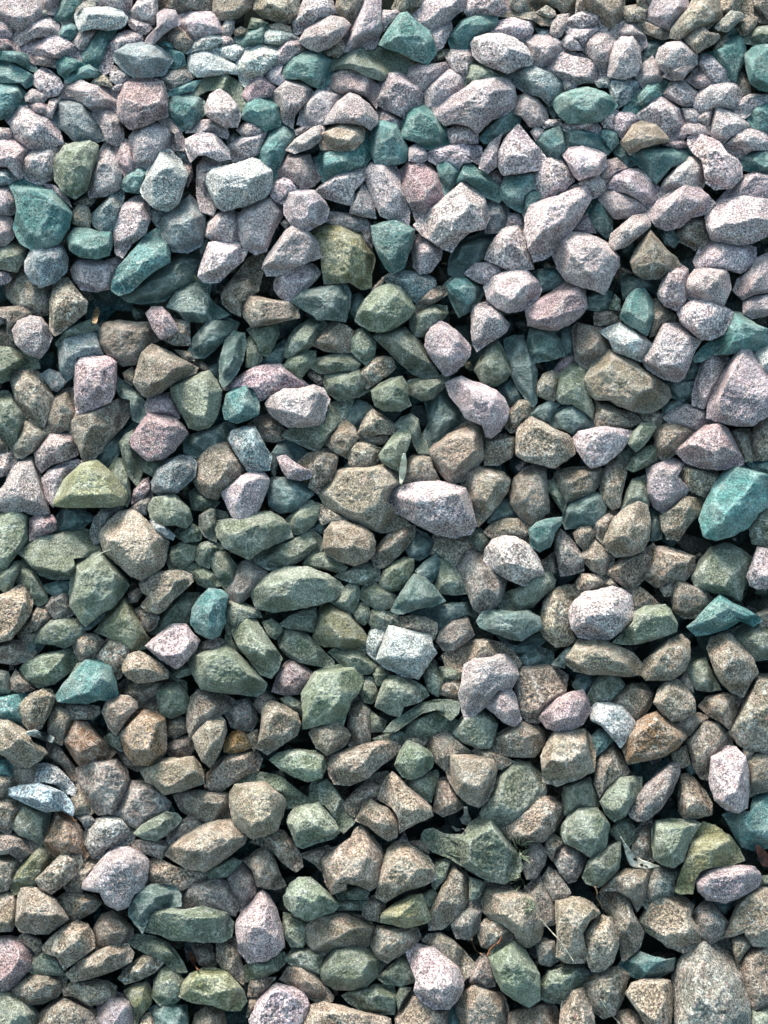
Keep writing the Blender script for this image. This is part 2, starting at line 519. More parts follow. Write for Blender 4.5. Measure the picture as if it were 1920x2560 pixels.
# ------------------------------------------------------------------ the traced stones
# each line: tone letter, brightness digit, layer | outline | ridge points | label   (all in pixels of the photograph / 4)
DATA = '''L5|-9,5.6 6.7,-11.2 24.5,-11.2 27.9,8.9 24.5,14.5 19,19 11.2,22.3 5.6,21.2 3.3,13.4|8.9,3.3 20.1,4.5|broad pale grey lilac stone cut by the top edge at its corner
L5|-11.2,13.4 4.5,13.4 6.7,17.8 6.7,22.3 3.3,24.5 -11.2,23.4||
N4|25.6,5.6 29,6.7 30.1,10 25.6,10||
L5|27.9,-11.2 39,-11.2 35.7,4.5 33.5,8.9 30.1,7.8 27.9,3.3||
T4|41.3,-11.2 51.3,-10.1 50.2,4.5 44.6,10 39,13.4 34.6,11.2 34.6,7.8 37.9,3.3|44.6,2.2 40.1,6.7|
N6|50.2,3.3 58,-9 59.1,4.5 49.1,7.8 46.8,12.3 40.1,15.6 39,13.4 42.4,8.9|51.3,5.6 44.6,10|
W7+|46.8,8.9 52.4,5.6 60.2,4.5 68,4.5 75.8,6.7 79.2,11.2 78.1,15.6 74.7,17.8 68,19 58,17.8 50.2,20.1 48,15.6|51.3,10 62.4,12.3 73.6,11.2|whitish loaf-shaped stone lying across the top beside a blue teal stone
L4|60.2,-11.2 82.5,-11.2 81.4,4.5 78.1,7.8 73.6,5.6 64.7,4.5 60.2,3.3||
L6|80.3,8.9 84.7,3.3 92.6,-10.1 98.1,-9 98.1,8.9 95.9,14.5 91.4,14.5 84.7,11.2|84.7,5.6 94.8,5.6|
L5|79.2,11.2 84.7,11.2 92.6,14.5 94.8,17.8 90.3,21.2 85.9,20.1 81.4,16.7||
B2-|101.5,-11.2 136,-11.2 133.8,7.8 122.7,7.8 111.5,7.8 104.8,5.6 99.2,5.6||
L5+|90.3,26.8 92.6,22.3 98.1,16.7 98.1,8.9 102.6,5.6 109.3,6.7 111.5,11.2 112.6,15.6 107.1,17.8 101.5,22.3 95.9,27.9|102.6,11.2 98.1,19|
L6|111.5,10 119.3,7.8 129.4,7.8 134.9,8.9 137.2,15.6 138.3,20.1 129.4,21.2 122.7,25.6 120.4,26.8 116,20.1 112.6,16.7|118.2,12.3 131.6,13.4|
B3|104.8,19 111.5,17.8 116,20.1 120.4,25.6 117.1,31.2 114.9,33.5 110.4,30.1 105.9,25.6||
T4|97,27.9 102.6,25.6 107.1,26.8 108.2,30.1||
B5r|134.9,-9 139.4,-11.2 157.2,-11.2 156.1,4.5 149.4,10 143.9,12.3 137.2,11.2 133.8,6.7|139.4,4.5 149.4,4.5|
L5|138.3,17.8 141.6,12.3 146.1,13.4 146.1,19 143.9,22.3 139.4,21.2||
B3|146.1,19 150.5,16.7 155,19 153.9,21.2 147.2,22.3||
G6|155,17.8 157.2,11.2 162.8,12.3 167.3,14.5 160.6,17.8||
T3|145,24.5 151.7,21.2 163.9,16.7 169.5,15.6 168.4,20.1 163.9,26.8 153.9,29 147.2,25.6|152.8,23.4 162.8,20.1|
L6|7.8,23.4 14.5,16.7 22.3,11.2 31.2,11.2 35.7,15.6 35.7,22.3 29,22.3 21.2,23.4 13.4,27.9 7.8,26.8|15.6,19 29,15.6|
P6|-11.2,23.4 5.6,24.5 10,27.9 13.4,33.5 8.9,32.3 -11.2,30.1||
L7r|13.4,26.8 22.3,23.4 33.5,22.3 41.3,24.5 46.8,29 51.3,35.7 50.2,39 42.4,37.9 34.6,35.7 24.5,35.7 15.6,34.6 12.3,30.1|17.8,30.1 33.5,31.2 44.6,32.3|white topped long smooth stone above a low dark teal stone in the corner
P4|15.6,34.6 24.5,35.7 34.6,35.7 34.6,42.4 30.1,41.3 21.2,40.1||
T4|-11.2,31.2 8.9,32.3 15.6,33.5 21.2,40.1 23.4,45.7 17.8,43.5 10,39 3.3,37.9 -11.2,37.9||
T5|-11.2,37.9 6.7,39 13.4,42.4 20.1,46.8 21.2,51.3 15.6,54.6 12.3,51.3 4.5,51.3 -11.2,50.2|5.6,43.5 13.4,46.8|
T4|-11.2,51.3 5.6,51.3 11.2,53.5 15.6,60.2 15.6,65.8 8.9,66.9 5.6,72.5 -11.2,76.9|4.5,61.3 11.2,60.2|
T4|36.8,22.3 39,16.7 44.6,14.5 48,16.7 49.1,20.1 44.6,24.5 41.3,24.5||
L5|45.7,25.6 50.2,20.1 55.8,17.8 60.2,19 56.9,23.4 53.5,30.1 50.2,31.2||
T4|51.3,33.5 54.6,26.8 61.3,20.1 66.9,16.7 72.5,17.8 71.4,22.3 66.9,27.9 63.6,36.8 61.3,43.5 55.8,40.1 52.4,36.8|60.2,26.8 56.9,34.6|
L6|63.6,36.8 68,27.9 73.6,21.2 80.3,19 87,21.2 89.2,26.8 81.4,26.8 74.7,30.1 71.4,36.8 70.3,42.4 65.8,45.7 62.4,42.4|75.8,24.5 69.1,34.6|
K6+|72.5,32.3 79.2,27.9 88.1,26.8 97,27.9 103.7,32.3 109.3,35.7 105.9,40.1 102.6,46.8 93.7,48 83.6,48 76.9,43.5 71.4,37.9|80.3,31.2 100.4,34.6|big blue grey speckled block with pale rim in upper part of heap
T6|95.9,27.9 105.9,30.1 114.9,33.5 116,40.1 109.3,42.4 104.8,41.3 108.2,35.7 101.5,31.2||
L5|69.1,46.8 71.4,41.3 75.8,43.5 81.4,46.8 79.2,51.3 72.5,52.4 69.1,50.2||
T4|34.6,36.8 40.1,34.6 48,37.9 53.5,40.1 50.2,42.4 44.6,44.6 41.3,49.1 36.8,45.7||
T5|41.3,51.3 42.4,45.7 49.1,42.4 55.8,40.1 62.4,44.6 66.9,48 64.7,50.2 59.1,48 50.2,49.1 44.6,51.3||
B6|56.9,52.4 60.2,48 64.7,46.8 69.1,51.3 70.3,54.6 64.7,53.5||
L6|21.2,52.4 22.3,46.8 26.8,42.4 31.2,44.6 36.8,49.1 39,53.5 35.7,59.1 30.1,60.2 24.5,55.8|26.8,49.1 32.3,51.3|
L6|15.6,60.2 20.1,55.8 25.6,56.9 30.1,60.2 26.8,63.6 21.2,63.6 16.7,63.6||
P5|15.6,66.9 21.2,63.6 26.8,63.6 30.1,66.9 29,71.4 23.4,70.3||
L6|36.8,58 42.4,51.3 48,48 55.8,52.4 64.7,53.5 73.6,56.9 74.7,63.6 72.5,70.3 64.7,68 58,69.1 51.3,63.6 44.6,61.3 39,61.3|44.6,55.8 61.3,58|wide lilac stone with flat top touching the reddish boxy stone
P4+|73.6,62.4 78.1,52.4 84.7,48 95.9,49.1 101.5,51.3 104.8,61.3 104.8,72.5 98.1,74.7 89.2,79.2 81.4,80.3 76.9,76.9 73.6,71.4|80.3,53.5 98.1,54.6|big reddish mottled boxy stone with pale top edge
L5|70.3,54.6 75.8,51.3 79.2,51.3 74.7,56.9 70.3,55.8||
T2r|104.8,65.8 108.2,60.2 116,59.1 123.8,61.3 128.2,64.7 127.1,71.4 119.3,79.2 113.7,81.4 109.3,75.8 104.8,70.3|110.4,63.6 120.4,66.9|
N6|100.4,49.1 105.9,44.6 114.9,43.5 121.5,48 117.1,51.3 109.3,55.8 104.8,55.8|104.8,50.2 113.7,48|
T6|104.8,58 110.4,54.6 119.3,51.3 124.9,50.2 120.4,56.9 112.6,59.1 105.9,60.2||
G6r|120.4,56.9 126,50.2 133.8,45.7 142.7,46.8 149.4,51.3 152.8,60.2 153.9,65.8 148.3,69.1 145,61.3 138.3,55.8 129.4,55.8 122.7,60.2|127.1,52.4 142.7,52.4|
W7|118.2,34.6 120.4,31.2 128.2,31.2 139.4,35.7 148.3,41.3 149.4,46.8 142.7,45.7 133.8,46.8 123.8,48 118.2,43.5|122.7,36.8 136,40.1|pale sloping slab beside big blue grey speckled block
W6|117.1,33.5 121.5,26.8 129.4,20.1 138.3,21.2 142.7,24.5 136,27.9 130.5,31.2 124.9,31.2|124.9,26.8 133.8,24.5|
L6|137.2,22.3 143.9,22.3 146.1,26.8 139.4,27.9||
W7|131.6,31.2 136,29 146.1,27.9 156.1,29 150.5,33.5 147.2,37.9 140.5,35.7||
W7r|148.3,39 153.9,31.2 165,26.8 176.2,29 181.8,32.3 179.5,39 176.2,42.4 167.3,43.5 161.7,50.2 155,54.6 150.5,50.2|155,36.8 172.8,34.6|large whitish worn boulder under the dark teal ribbed stone
P6|151.7,59.1 156.1,51.3 161.7,46.8 167.3,49.1 171.7,54.6 169.5,59.1 163.9,61.3 156.1,63.6|157.2,54.6 165,52.4|
T5|150.5,73.6 155,63.6 160.6,60.2 168.4,61.3 174,65.8 175.1,71.4 174,78.1 165,81.4 157.2,75.8|156.1,66.9 170.6,66.9|
L5r+|128.2,66.9 131.6,59.1 137.2,55.8 142.7,59.1 147.2,64.7 150.5,71.4 148.3,79.2 140.5,79.2 132.7,74.7 128.2,71.4|137.2,62.4 132.7,69.1|
L5|148.3,81.4 153.9,75.8 160.6,78.1 166.2,82.5 161.7,84.7 152.8,85.9||
L6|116,84.7 118.2,79.2 126,74.7 133.8,74.7 140.5,76.9 141.6,83.6 139.4,88.1 133.8,83.6 124.9,82.5 119.3,82.5|121.5,80.3 133.8,79.2|
L6+|116,87 124.9,82.5 132.7,83.6 138.3,88.1 142.7,93.7 143.9,99.2 136,100.4 128.2,97 123.8,97 119.3,101.5 116,93.7|122.7,89.2 134.9,91.4|
N5-|141.6,85.9 147.2,83.6 149.4,85.9 142.7,91.4||
L6|142.7,91.4 150.5,85.9 159.5,82.5 166.2,82.5 163.9,88.1 160.6,95.9 153.9,100.4 146.1,100.4 143.9,94.8|149.4,90.3 160.6,87|
L6|5.6,71.4 6.7,65.8 12.3,65.8 20.1,69.1 30.1,73.6 35.7,80.3 39,89.2 31.2,91.4 23.4,94.8 15.6,90.3 6.7,83.6 7.8,79.2 4.5,75.8|11.2,73.6 24.5,76.9 19,84.7|large pinkish grey stone with a pale band, below the lowest stacked teal wedge
K4|32.3,71.4 36.8,63.6 44.6,61.3 52.4,64.7 58,72.5 63.6,80.3 64.7,87 56.9,89.2 48,89.2 42.4,83.6 35.7,78.1|40.1,66.9 49.1,68|slanting dark blue speckled slab with pale upper rim
L6|27.9,71.4 31.2,62.4 37.9,61.3 34.6,68 32.3,73.6||
L5|58,71.4 62.4,69.1 70.3,70.3 74.7,74.7 76.9,83.6 75.8,89.2 72.5,90.3 66.9,88.1 63.6,80.3|64.7,73.6 71.4,78.1|
P6|-11.2,79.2 5.6,80.3 6.7,84.7 4.5,87 -11.2,87||
P6|-11.2,87 4.5,85.9 12.3,88.1 17.8,94.8 13.4,100.4 14.5,108.2 11.2,111.5 4.5,103.7 -11.2,102.6|4.5,91.4 11.2,97|
L5|13.4,100.4 20.1,94.8 30.1,91.4 41.3,90.3 36.8,97 33.5,102.6 32.3,111.5 24.5,114.9 16.7,111.5 13.4,104.8|20.1,98.1 31.2,95.9|grey lilac stone squeezed behind the big green teal shield-shaped stone
G3+|33.5,100.4 40.1,91.4 48,89.2 55.8,88.1 61.3,91.4 60.2,100.4 56.9,108.2 54.6,118.2 46.8,123.8 39,119.3 34.6,112.6|42.4,95.9 56.9,93.7 49.1,102.6|big green teal shield-shaped stone
L5|58,108.2 61.3,97 65.8,89.2 71.4,91.4 73.6,100.4 75.8,109.3 74.7,117.1 66.9,121.5 56.9,122.7 54.6,117.1|65.8,95.9 62.4,109.3 70.3,110.4|tall lilac wedge standing against the green teal shield-shaped stone
P5|72.5,92.6 76.9,87 81.4,89.2 82.5,98.1 87,102.6 83.6,108.2 78.1,110.4 74.7,103.7 72.5,98.1|76.9,93.7 79.2,102.6|
L7|81.4,85.9 85.9,79.2 94.8,76.9 100.4,78.1 108.2,81.4 110.4,90.3 108.2,94.8 101.5,95.9 98.1,100.4 91.4,105.9 84.7,101.5 81.4,94.8|88.1,83.6 102.6,84.7 93.7,93.7|broad creamy white stone just under the reddish boxy stone
L5|98.1,76.9 102.6,72.5 108.2,75.8 112.6,81.4 116,88.1 114.9,93.7 109.3,92.6 109.3,83.6 102.6,79.2|105.9,78.1|
K3-|109.3,91.4 114.9,87 117.1,94.8 118.2,101.5 111.5,98.1||
T4|75.8,113.7 81.4,107.1 87,103.7 92.6,108.2 90.3,114.9 87,120.4 79.2,119.3 75.8,117.1|81.4,111.5 88.1,110.4|
W6+|88.1,119.3 90.3,110.4 95.9,100.4 100.4,94.8 105.9,93.7 112.6,100.4 117.1,108.2 116,113.7 113.7,120.4 111.5,127.1 104.8,131.6 95.9,129.4 90.3,123.8|95.9,107.1 109.3,104.8 105.9,120.4|creamy standing stone with a pointed top below broad creamy white stone
P3-|113.7,101.5 119.3,102.6 120.4,109.3 117.1,116 114.9,108.2||
W6+|128.2,110.4 133.8,104.8 147.2,102.6 157.2,99.2 165,101.5 169.5,107.1 169.5,116 166.2,122.7 153.9,128.2 140.5,131.6 136,129.4 131.6,120.4|132.7,110.4 147.2,112.6 165,107.1|large pale mint tinted block with flat top, beside a creamy standing stone
L5|122.7,104.8 127.1,98.1 136,101.5 145,101.5 134.9,104.8 128.2,109.3 129.4,118.2 134.9,127.1 132.7,132.7 124.9,130.5 122.7,120.4|124.9,109.3|
L6|147.2,138.3 152.8,130.5 161.7,124.9 169.5,123.8 175.1,129.4 176.2,134.9 170.6,145 166.2,156.1 159.5,158.3 151.7,152.8 149.4,146.1|156.1,134.9 167.3,130.5 158.3,145|pink tinged stone with glossy ridge under the mint tinted block
T4+|5.6,116 12.3,111.5 21.2,114.9 32.3,119.3 41.3,127.1 44.6,133.8 42.4,142.7 36.8,151.7 30.1,153.9 21.2,156.1 13.4,151.7 10,146.1 8.9,141.6 11.2,131.6 8.9,121.5|13.4,118.2 33.5,127.1 24.5,139.4|largest deep blue teal shield of stone near the picture edge
L5|-11.2,117.1 4.5,116 8.9,122.7 10,130.5 6.7,133.8 -11.2,132.7||
L5|-11.2,132.7 5.6,134.9 8.9,141.6 7.8,148.3 3.3,152.8 -11.2,153.9||
K5|-11.2,107.1 5.6,105.9 10,111.5 5.6,114.9 -11.2,117.1||
L5|26.8,114.9 34.6,116 41.3,121.5 44.6,129.4 41.3,126 33.5,120.4||
B6|44.6,133.8 49.1,128.2 54.6,129.4 56.9,134.9 55.8,141.6 51.3,141.6 45.7,139.4||
B3-|46.8,127.1 53.5,122.7 62.4,120.4 56.9,128.2 51.3,129.4||
K5|56.9,134.9 63.6,128.2 70.3,121.5 76.9,119.3 76.9,124.9 73.6,133.8 70.3,142.7 63.6,143.9 59.1,140.5|64.7,130.5 73.6,124.9|
L6r|71.4,136 75.8,129.4 83.6,123.8 89.2,122.7 92.6,129.4 93.7,136 90.3,146.1 82.5,151.7 76.9,160.6 72.5,157.2 71.4,147.2|79.2,132.7 90.3,130.5 81.4,142.7|tall lilac egg standing between a teal shard and small grey stones
K5|98.1,140.5 102.6,131.6 111.5,128.2 118.2,122.7 123.8,128.2 127.1,134.9 128.2,143.9 124.9,152.8 117.1,157.2 108.2,156.1 102.6,149.4 101.5,145|109.3,134.9 121.5,134.9|broad dark lilac grey stone behind the long bright teal shard
K3-|94.8,131.6 100.4,131.6 102.6,133.8 98.1,140.5 94.8,137.2||
L6|130.5,139.4 134.9,133.8 141.6,131.6 146.1,132.7 147.2,139.4 149.4,149.4 141.6,151.7 133.8,150.5 129.4,147.2|134.9,137.2 143.9,136|
L7+|126,163.9 130.5,151.7 138.3,150.5 149.4,151.7 155,156.1 151.7,162.8 143.9,169.5 137.2,176.2 128.2,176.2 123.8,172.8|132.7,157.2 149.4,157.2 132.7,169.5|flat-topped pale lilac triangular stone next to the long bright teal shard
T5+|42.4,148.3 46.8,142.7 54.6,142.7 62.4,145 69.1,145 70.3,151.7 68,159.5 60.2,161.7 50.2,160.6 43.5,156.1|48,153.9 66.9,153.9|light teal cushion-shaped stone below the deep blue teal shield
G3|-11.2,157.2 4.5,152.8 12.3,150.5 15.6,155 14.5,162.8 10,169.5 4.5,168.4 -11.2,165||
K6r+|15.6,163.9 20.1,155 30.1,151.7 39,153.9 42.4,161.7 41.3,169.5 34.6,176.2 25.6,179.5 19,175.1 15.6,169.5|22.3,159.5 35.7,158.3|rounded blue grey stone just under the deep blue teal shield
L5-|66.9,162.8 72.5,160.6 76.9,161.7 73.6,166.2 66.9,165||
T4+|70.3,176.2 73.6,167.3 82.5,157.2 91.4,147.2 98.1,142.7 102.6,147.2 105.9,157.2 105.9,163.9 98.1,168.4 90.3,174 82.5,181.8 74.7,184 70.3,180.7|98.1,148.3 87,162.8 75.8,175.1|long bright teal shard leaning on a dark slate slab
B3-|34.6,152.8 40.1,145 43.5,142.7 42.4,150.5 37.9,153.9||
D2-|124.9,155 128.2,146.1 130.5,148.3 129.4,153.9 126,158.3||
L6|44.6,168.5 49.1,162.9 58,162.9 66.9,164 72.5,167.4 71.4,174.1 69.1,179.6 60.2,181.9 51.3,180.7 46.8,175.2|48,167.4 61.3,168.5 69.1,172.9|lilac loaf with shaded front, between round blue grey stone and long bright teal shard
D3-|79.2,183 89.2,174.1 100.4,166.2 111.5,159.6 119.3,156.2 126,159.6 126,167.4 119.3,175.2 110.4,180.7 102.6,186.3 91.4,187.4 83.6,186.3|91.4,180.7 116,165.1|dark slate slab lying under the long bright teal shard
L6|-11.2,167.4 4.5,170.7 6.7,174.1 3.3,177.4 -11.2,179.6||
B4r-|4.5,178.5 10,170.7 15.6,167.4 17.8,175.2 24.5,178.5 32.3,177.4 33.5,185.2 31.2,194.1 22.3,196.4 11.2,191.9 5.6,185.2|10,176.3 20.1,181.9|brown stone half covered by the round blue grey stone near the picture edge
B5+|31.2,188.5 33.5,180.7 35.7,175.2 42.4,174.1 46.8,179.6 50.2,184.1 54.6,188.5 53.5,195.2 46.8,200.8 40.1,206.4 34.6,209.7 31.2,205.3 31.2,196.4|37.9,178.5 44.6,191.9 35.7,198.6|sunlit tan peak-shaped stone below the round blue grey stone
L5r+|7.8,206.4 11.2,200.8 19,197.5 25.6,198.6 30.1,204.2 32.3,210.9 30.1,217.5 24.5,224.2 16.7,220.9 10,215.3|14.5,203 24.5,203 20.1,214.2|round lilac stone with faceted front near the picture edge, beside sunlit tan peak
B4|-11.2,193 8.9,191.9 17.8,189.7 21.2,195.2 15.6,198.6 10,203 7.8,212 4.5,207.5 4.5,199.7||
L6|-11.2,195.2 4.5,196.4 5.6,200.8 -9,205.3 -11.2,206.4||
B2-|-11.2,206.4 5.6,204.2 8.9,212 7.8,216.4 -11.2,216.4||
G4|-11.2,216.4 6.7,217.5 14.5,220.9 22.3,225.3 23.4,229.8 15.6,230.9 6.7,229.8 5.6,236.5 -11.2,241|2.2,222 15.6,225.3|
K6|36.8,216.4 40.1,210.9 49.1,208.6 59.1,205.3 62.4,208.6 62.4,216.4 63.6,223.1 54.6,222 48,223.1 46.8,228.7 45.7,234.3 41.3,237.6 37.9,230.9 36.8,223.1|41.3,214.2 60.2,209.7 42.4,227.6|pale blue grey block standing behind the pink brick-like stone
G4|34.6,214.2 40.1,207.5 46.8,203 55.8,199.7 61.3,205.3 51.3,208.6 40.1,210.9 36.8,216.4||
P6+|46.8,227.6 50.2,223.1 59.1,223.1 66.9,223.1 72.5,226.5 72.5,235.4 71.4,245.4 69.1,251 58,255.5 48,258.8 46.8,248.8 46.8,237.6|49.1,229.8 70.3,228.7 62.4,243.2|pink brick-like squared stone with red speckles
B4r|62.4,206.4 66.9,201.9 75.8,200.8 84.7,201.9 91.4,201.9 95.9,207.5 99.2,212 93.7,215.3 88.1,219.8 84.7,226.5 76.9,227.6 69.1,223.1 63.6,215.3|69.1,205.3 87,209.7 73.6,218.7|brown rounded stone with dusky front, behind the pink brick-like stone
P5r+|91.4,196.4 94.8,191.9 101.5,191.9 105.9,196.4 109.3,201.9 111.5,206.4 107.1,209.7 100.4,212 95.9,206.4|95.9,195.2 104.8,198.6 100.4,206.4|
D3|104.8,191.9 110.4,183 118.2,178.5 126,176.3 131.6,178.5 130.5,186.3 134.9,190.8 142.7,196.4 133.8,199.7 124.9,200.8 116,199.7 112.6,195.2|119.3,181.9 124.9,185.2 118.2,196.4|broken dark slate with overlapping layers below flat-topped pale triangle
B4|138.3,184.1 142.7,177.4 149.4,169.6 153.9,162.9 162.8,158.4 165,165.1 162.8,172.9 160.6,181.9 156.1,186.3 150.5,188.5 150.5,197.5 143.9,194.1 139.4,189.7|149.4,174.1 142.7,185.2|brown pink stone in shade between pale triangle and a tan dark chunk
D3|118.2,220.9 120.4,212 126,205.3 130.5,199.7 138.3,198.6 148.3,201.9 147.2,206.4 140.5,212 133.8,218.7 128.2,223.1 121.5,223.1|124.9,208.6 138.3,200.8 131.6,215.3|dark slate with a split stepped face, next to a tall slate spike
B3|100.4,208.6 109.3,199.7 118.2,201.9 118.2,215.3 109.3,215.3 102.6,212||
D4+|137.2,237.6 137.2,225.3 140.5,213.1 146.1,207.5 152.8,208.6 153.9,215.3 151.7,225.3 148.3,233.2 142.7,239.8 139.4,242.1|145,212 142.7,229.8|upright slate spike in the dark middle hollow
G4|155,206.4 161.7,203 171.7,201.9 174,208.6 170.6,216.4 167.3,222 162.8,220.9 160.6,214.2|159.5,206.4 169.5,205.3|
D2-|162.8,225.3 169.5,218.7 177.3,213.1 178.4,220.9 175.1,226.5 167.3,227.6||
G3|152.8,215.3 156.1,210.9 160.6,216.4 163.9,224.2 159.5,229.8 153.9,228.7||
B5+|83.6,238.7 85.9,229.8 88.1,220.9 94.8,215.3 103.7,218.7 112.6,224.2 122.7,229.8 121.5,233.2 113.7,236.5 107.1,239.8 100.4,245.4 91.4,247.7 85.9,243.2|91.4,219.8 111.5,228.7 95.9,242.1|large tan grey wedge with sharp sloping edge beside dusky brown stone
G6+|107.1,242.1 113.7,237.6 122.7,234.3 130.5,232 134.9,237.6 138.3,244.3 137.2,253.2 134.9,261 130.5,266.6 123.8,268.8 118.2,266.6 112.6,256.6 108.2,248.8|119.3,239.8 131.6,241 124.9,262.1|pale green grey pointed-bottom stone beside the large tan grey wedge
P5|91.4,253.2 93.7,247.7 101.5,246.5 107.1,245.4 109.3,251 111.5,256.6 111.5,261 107.1,262.1 100.4,259.9 92.6,258.8||
D3|72.5,241 74.7,236.5 80.3,241 87,246.5 91.4,252.1 90.3,259.9 87,263.3 82.5,261 81.4,249.9 75.8,248.8|78.1,243.2 84.7,254.3|
B4|76.9,233.2 82.5,229.8 84.7,234.3 82.5,241 78.1,237.6||
B5|4.5,233.2 6.7,229.8 15.6,230.9 23.4,232 27.9,237.6 31.2,244.3 33.5,249.9 30.1,257.7 26.8,265.5 21.2,264.4 14.5,257.7 10,249.9 7.8,241|10,233.2 23.4,241 20.1,254.3|tan lilac leaf-shaped stone near the edge, beside a brown stone and a green tall one
K4|25.6,234.3 31.2,230.9 36.8,233.2 41.3,238.7 35.7,244.3 32.3,243.2 29,238.7||
B4|27.9,266.6 31.2,256.6 34.6,248.8 39,244.3 45.7,243.2 46.8,252.1 46.8,258.8 43.5,263.3 42.4,267.7 35.7,270 29,270|37.9,247.7 40.1,261|
G3|-11.2,247.7 4.5,245.4 7.8,249.9 11.2,255.5 15.6,261 12.3,266.6 10,274.4 7.8,282.2 4.5,276.6 -10.1,267.7|4.5,249.9 10,262.1|
B5|42.4,264.4 46.8,258.8 58,255.5 69.1,252.1 76.9,248.8 82.5,249.9 81.4,258.8 75.8,266.6 69.1,274.4 63.6,281.1 58,286.7 53.5,288.9 50.2,281.1 46.8,273.3 43.5,268.8|51.3,261 78.1,253.2 58,274.4|tan hatchet-shaped stone under the pink brick-like stone
B4|8.9,278.9 12.3,270 14.5,263.3 20.1,264.4 25.6,268.8 31.2,272.2 26.8,275.5 21.2,281.1 14.5,285.6 10,284.5|15.6,265.5 20.1,272.2|
P4|22.3,283.3 25.6,276.6 31.2,271.1 39,267.7 44.6,271.1 48,277.8 48,284.5 40.1,287.8 32.3,290 26.8,294.5 23.4,290|30.1,275.5 42.4,273.3|purple brown stone beside the tan hatchet-shaped stone
P5+|80.3,276.6 83.6,271.1 88.1,264.4 92.6,258.8 102.6,259.9 110.4,262.1 114.9,266.6 117.1,271.1 112.6,276.6 108.2,282.2 101.5,286.7 92.6,287.8 85.9,282.2|93.7,262.1 111.5,268.8 98.1,281.1|reddish brown block below the pale green pointed-bottom stone
G3|74.7,276.6 78.1,272.2 83.6,268.8 80.3,276.6 85.9,283.3 90.3,288.9 87,296.7 85.9,303.4 80.3,296.7 76.9,287.8||
D2-|55.8,292.3 64.7,281.1 73.6,272.2 78.1,267.7 84.7,263.3 83.6,270 75.8,276.6 73.6,284.5 66.9,290 61.3,294.5||
G3|68,294.5 72.5,286.7 76.9,287.8 80.3,296.7 81.4,310.1 79.2,315.7 74.7,310.1 72.5,302.3||
D3|116,273.3 122.7,271.1 131.6,267.7 141.6,264.4 146.1,267.7 142.7,273.3 140.5,277.8 131.6,281.1 122.7,285.6 116,282.2|124.9,274.4 140.5,267.7|
P7|140.5,243.2 145,237.6 151.7,233.2 159.5,228.7 167.3,227.6 175.1,227.6 182.9,233.2 190.7,239.8 181.8,243.2 170.6,246.5 161.7,249.9 158.3,242.1 151.7,241 145,243.2|149.4,236.5 167.3,230.9 178.4,235.4|pale pink lens-shaped stone lying over a bright teal nugget
T5+|141.6,246.5 147.2,242.1 153.9,241 158.3,245.4 161.7,252.1 161.7,258.8 155,262.1 148.3,264.4 140.5,262.1 139.4,255.5|145,245.4 156.1,247.7 149.4,258.8|bright teal nugget next to the dark middle hollow
K6+|142.7,274.4 146.1,268.8 152.8,266.6 159.5,266.6 162.8,273.3 166.2,280 169.5,284.5 168.4,293.4 160.6,294.5 155,294.5 150.5,287.8 146.1,281.1|148.3,271.1 159.5,270 158.3,287.8|lavender blocky stone above the lilac heart-shaped stone, over a brown one
B4r|121.5,293.4 123.8,285.6 128.2,280 133.8,275.5 140.5,275.5 145,281.1 149.4,286.7 152.8,293.4 150.5,298.9 142.7,303.4 138.3,307.9 136,311.2 129.4,310.1 124.9,305.6 121.5,300.1|131.6,280 145,288.9 133.8,303.4|yellow brown boulder touching the lavender blocky stone
L7+|138.3,307.9 143.9,303.4 150.5,297.8 157.2,294.5 165,295.6 168.4,300.1 166.2,307.9 162.8,315.7 158.3,323.5 152.8,325.7 147.2,325.7 142.7,317.9|147.2,303.4 162.8,298.9 153.9,319|lilac heart-shaped stone under the lavender blocky stone
K4+|94.8,301.2 98.1,293.4 104.8,287.8 112.6,284.5 119.3,285.6 122.7,290 121.5,297.8 116,303.4 110.4,307.9 101.5,310.1 95.9,306.8|100.4,292.3 114.9,294.5 104.8,305.6|grey stone with a dark shaded back, beside the yellow brown boulder
G4|89.2,288.9 95.9,287.8 103.7,286.7 100.4,292.3 95.9,297.8 90.3,294.5||
G2-|119.3,309 123.8,304.5 129.4,310.1 136,313.4 131.6,319 120.4,317.9||
G4+|92.6,316.8 95.9,311.2 102.6,309 108.2,307.9 113.7,313.4 118.2,317.9 120.4,324.6 116,330.2 109.3,327.9 100.4,329.1 94.8,324.6|100.4,311.2 110.4,313.4 107.1,325.7|green grey wedge above a tiny lilac sliver
P4|83.6,306.8 88.1,300.1 92.6,298.9 93.7,305.6 89.2,311.2 82.5,314.6||
N3|80.3,319 85.9,313.4 93.7,306.8 95.9,311.2 92.6,316.8 91.4,321.2 84.7,322.4||
O6+|33.5,315.7 36.8,306.8 40.1,300.1 44.6,295.6 51.3,290 60.2,287.8 65.8,292.3 72.5,298.9 78.1,305.6 79.2,310.1 76.9,315.7 66.9,316.8 53.5,316.8 42.4,316.8|46.8,294.5 62.4,290 40.1,310.1 73.6,309|olive yellow flat-topped stone with shaded front
L5|26.8,298.9 31.2,293.4 39,290 46.8,287.8 51.3,290 44.6,295.6 39,301.2 35.7,310.1 33.5,315.7 29,310.1|33.5,295.6 42.4,292.3|
L5|3.3,303.4 6.7,294.5 13.4,287.8 20.1,286.7 23.4,293.4 25.6,301.2 27.9,310.1 30.1,320.1 24.5,322.4 14.5,319 5.6,320.1 -10.1,314.6|8.9,294.5 20.1,292.3 15.6,310.1|tall grey lilac stone with flat base near the picture edge
L6|-11.2,284.5 5.6,282.2 11.2,285.6 7.8,291.1 3.3,296.7 -11.2,300.1||
B3|-11.2,266.6 3.3,274.4 4.5,282.2 -11.2,281.1||
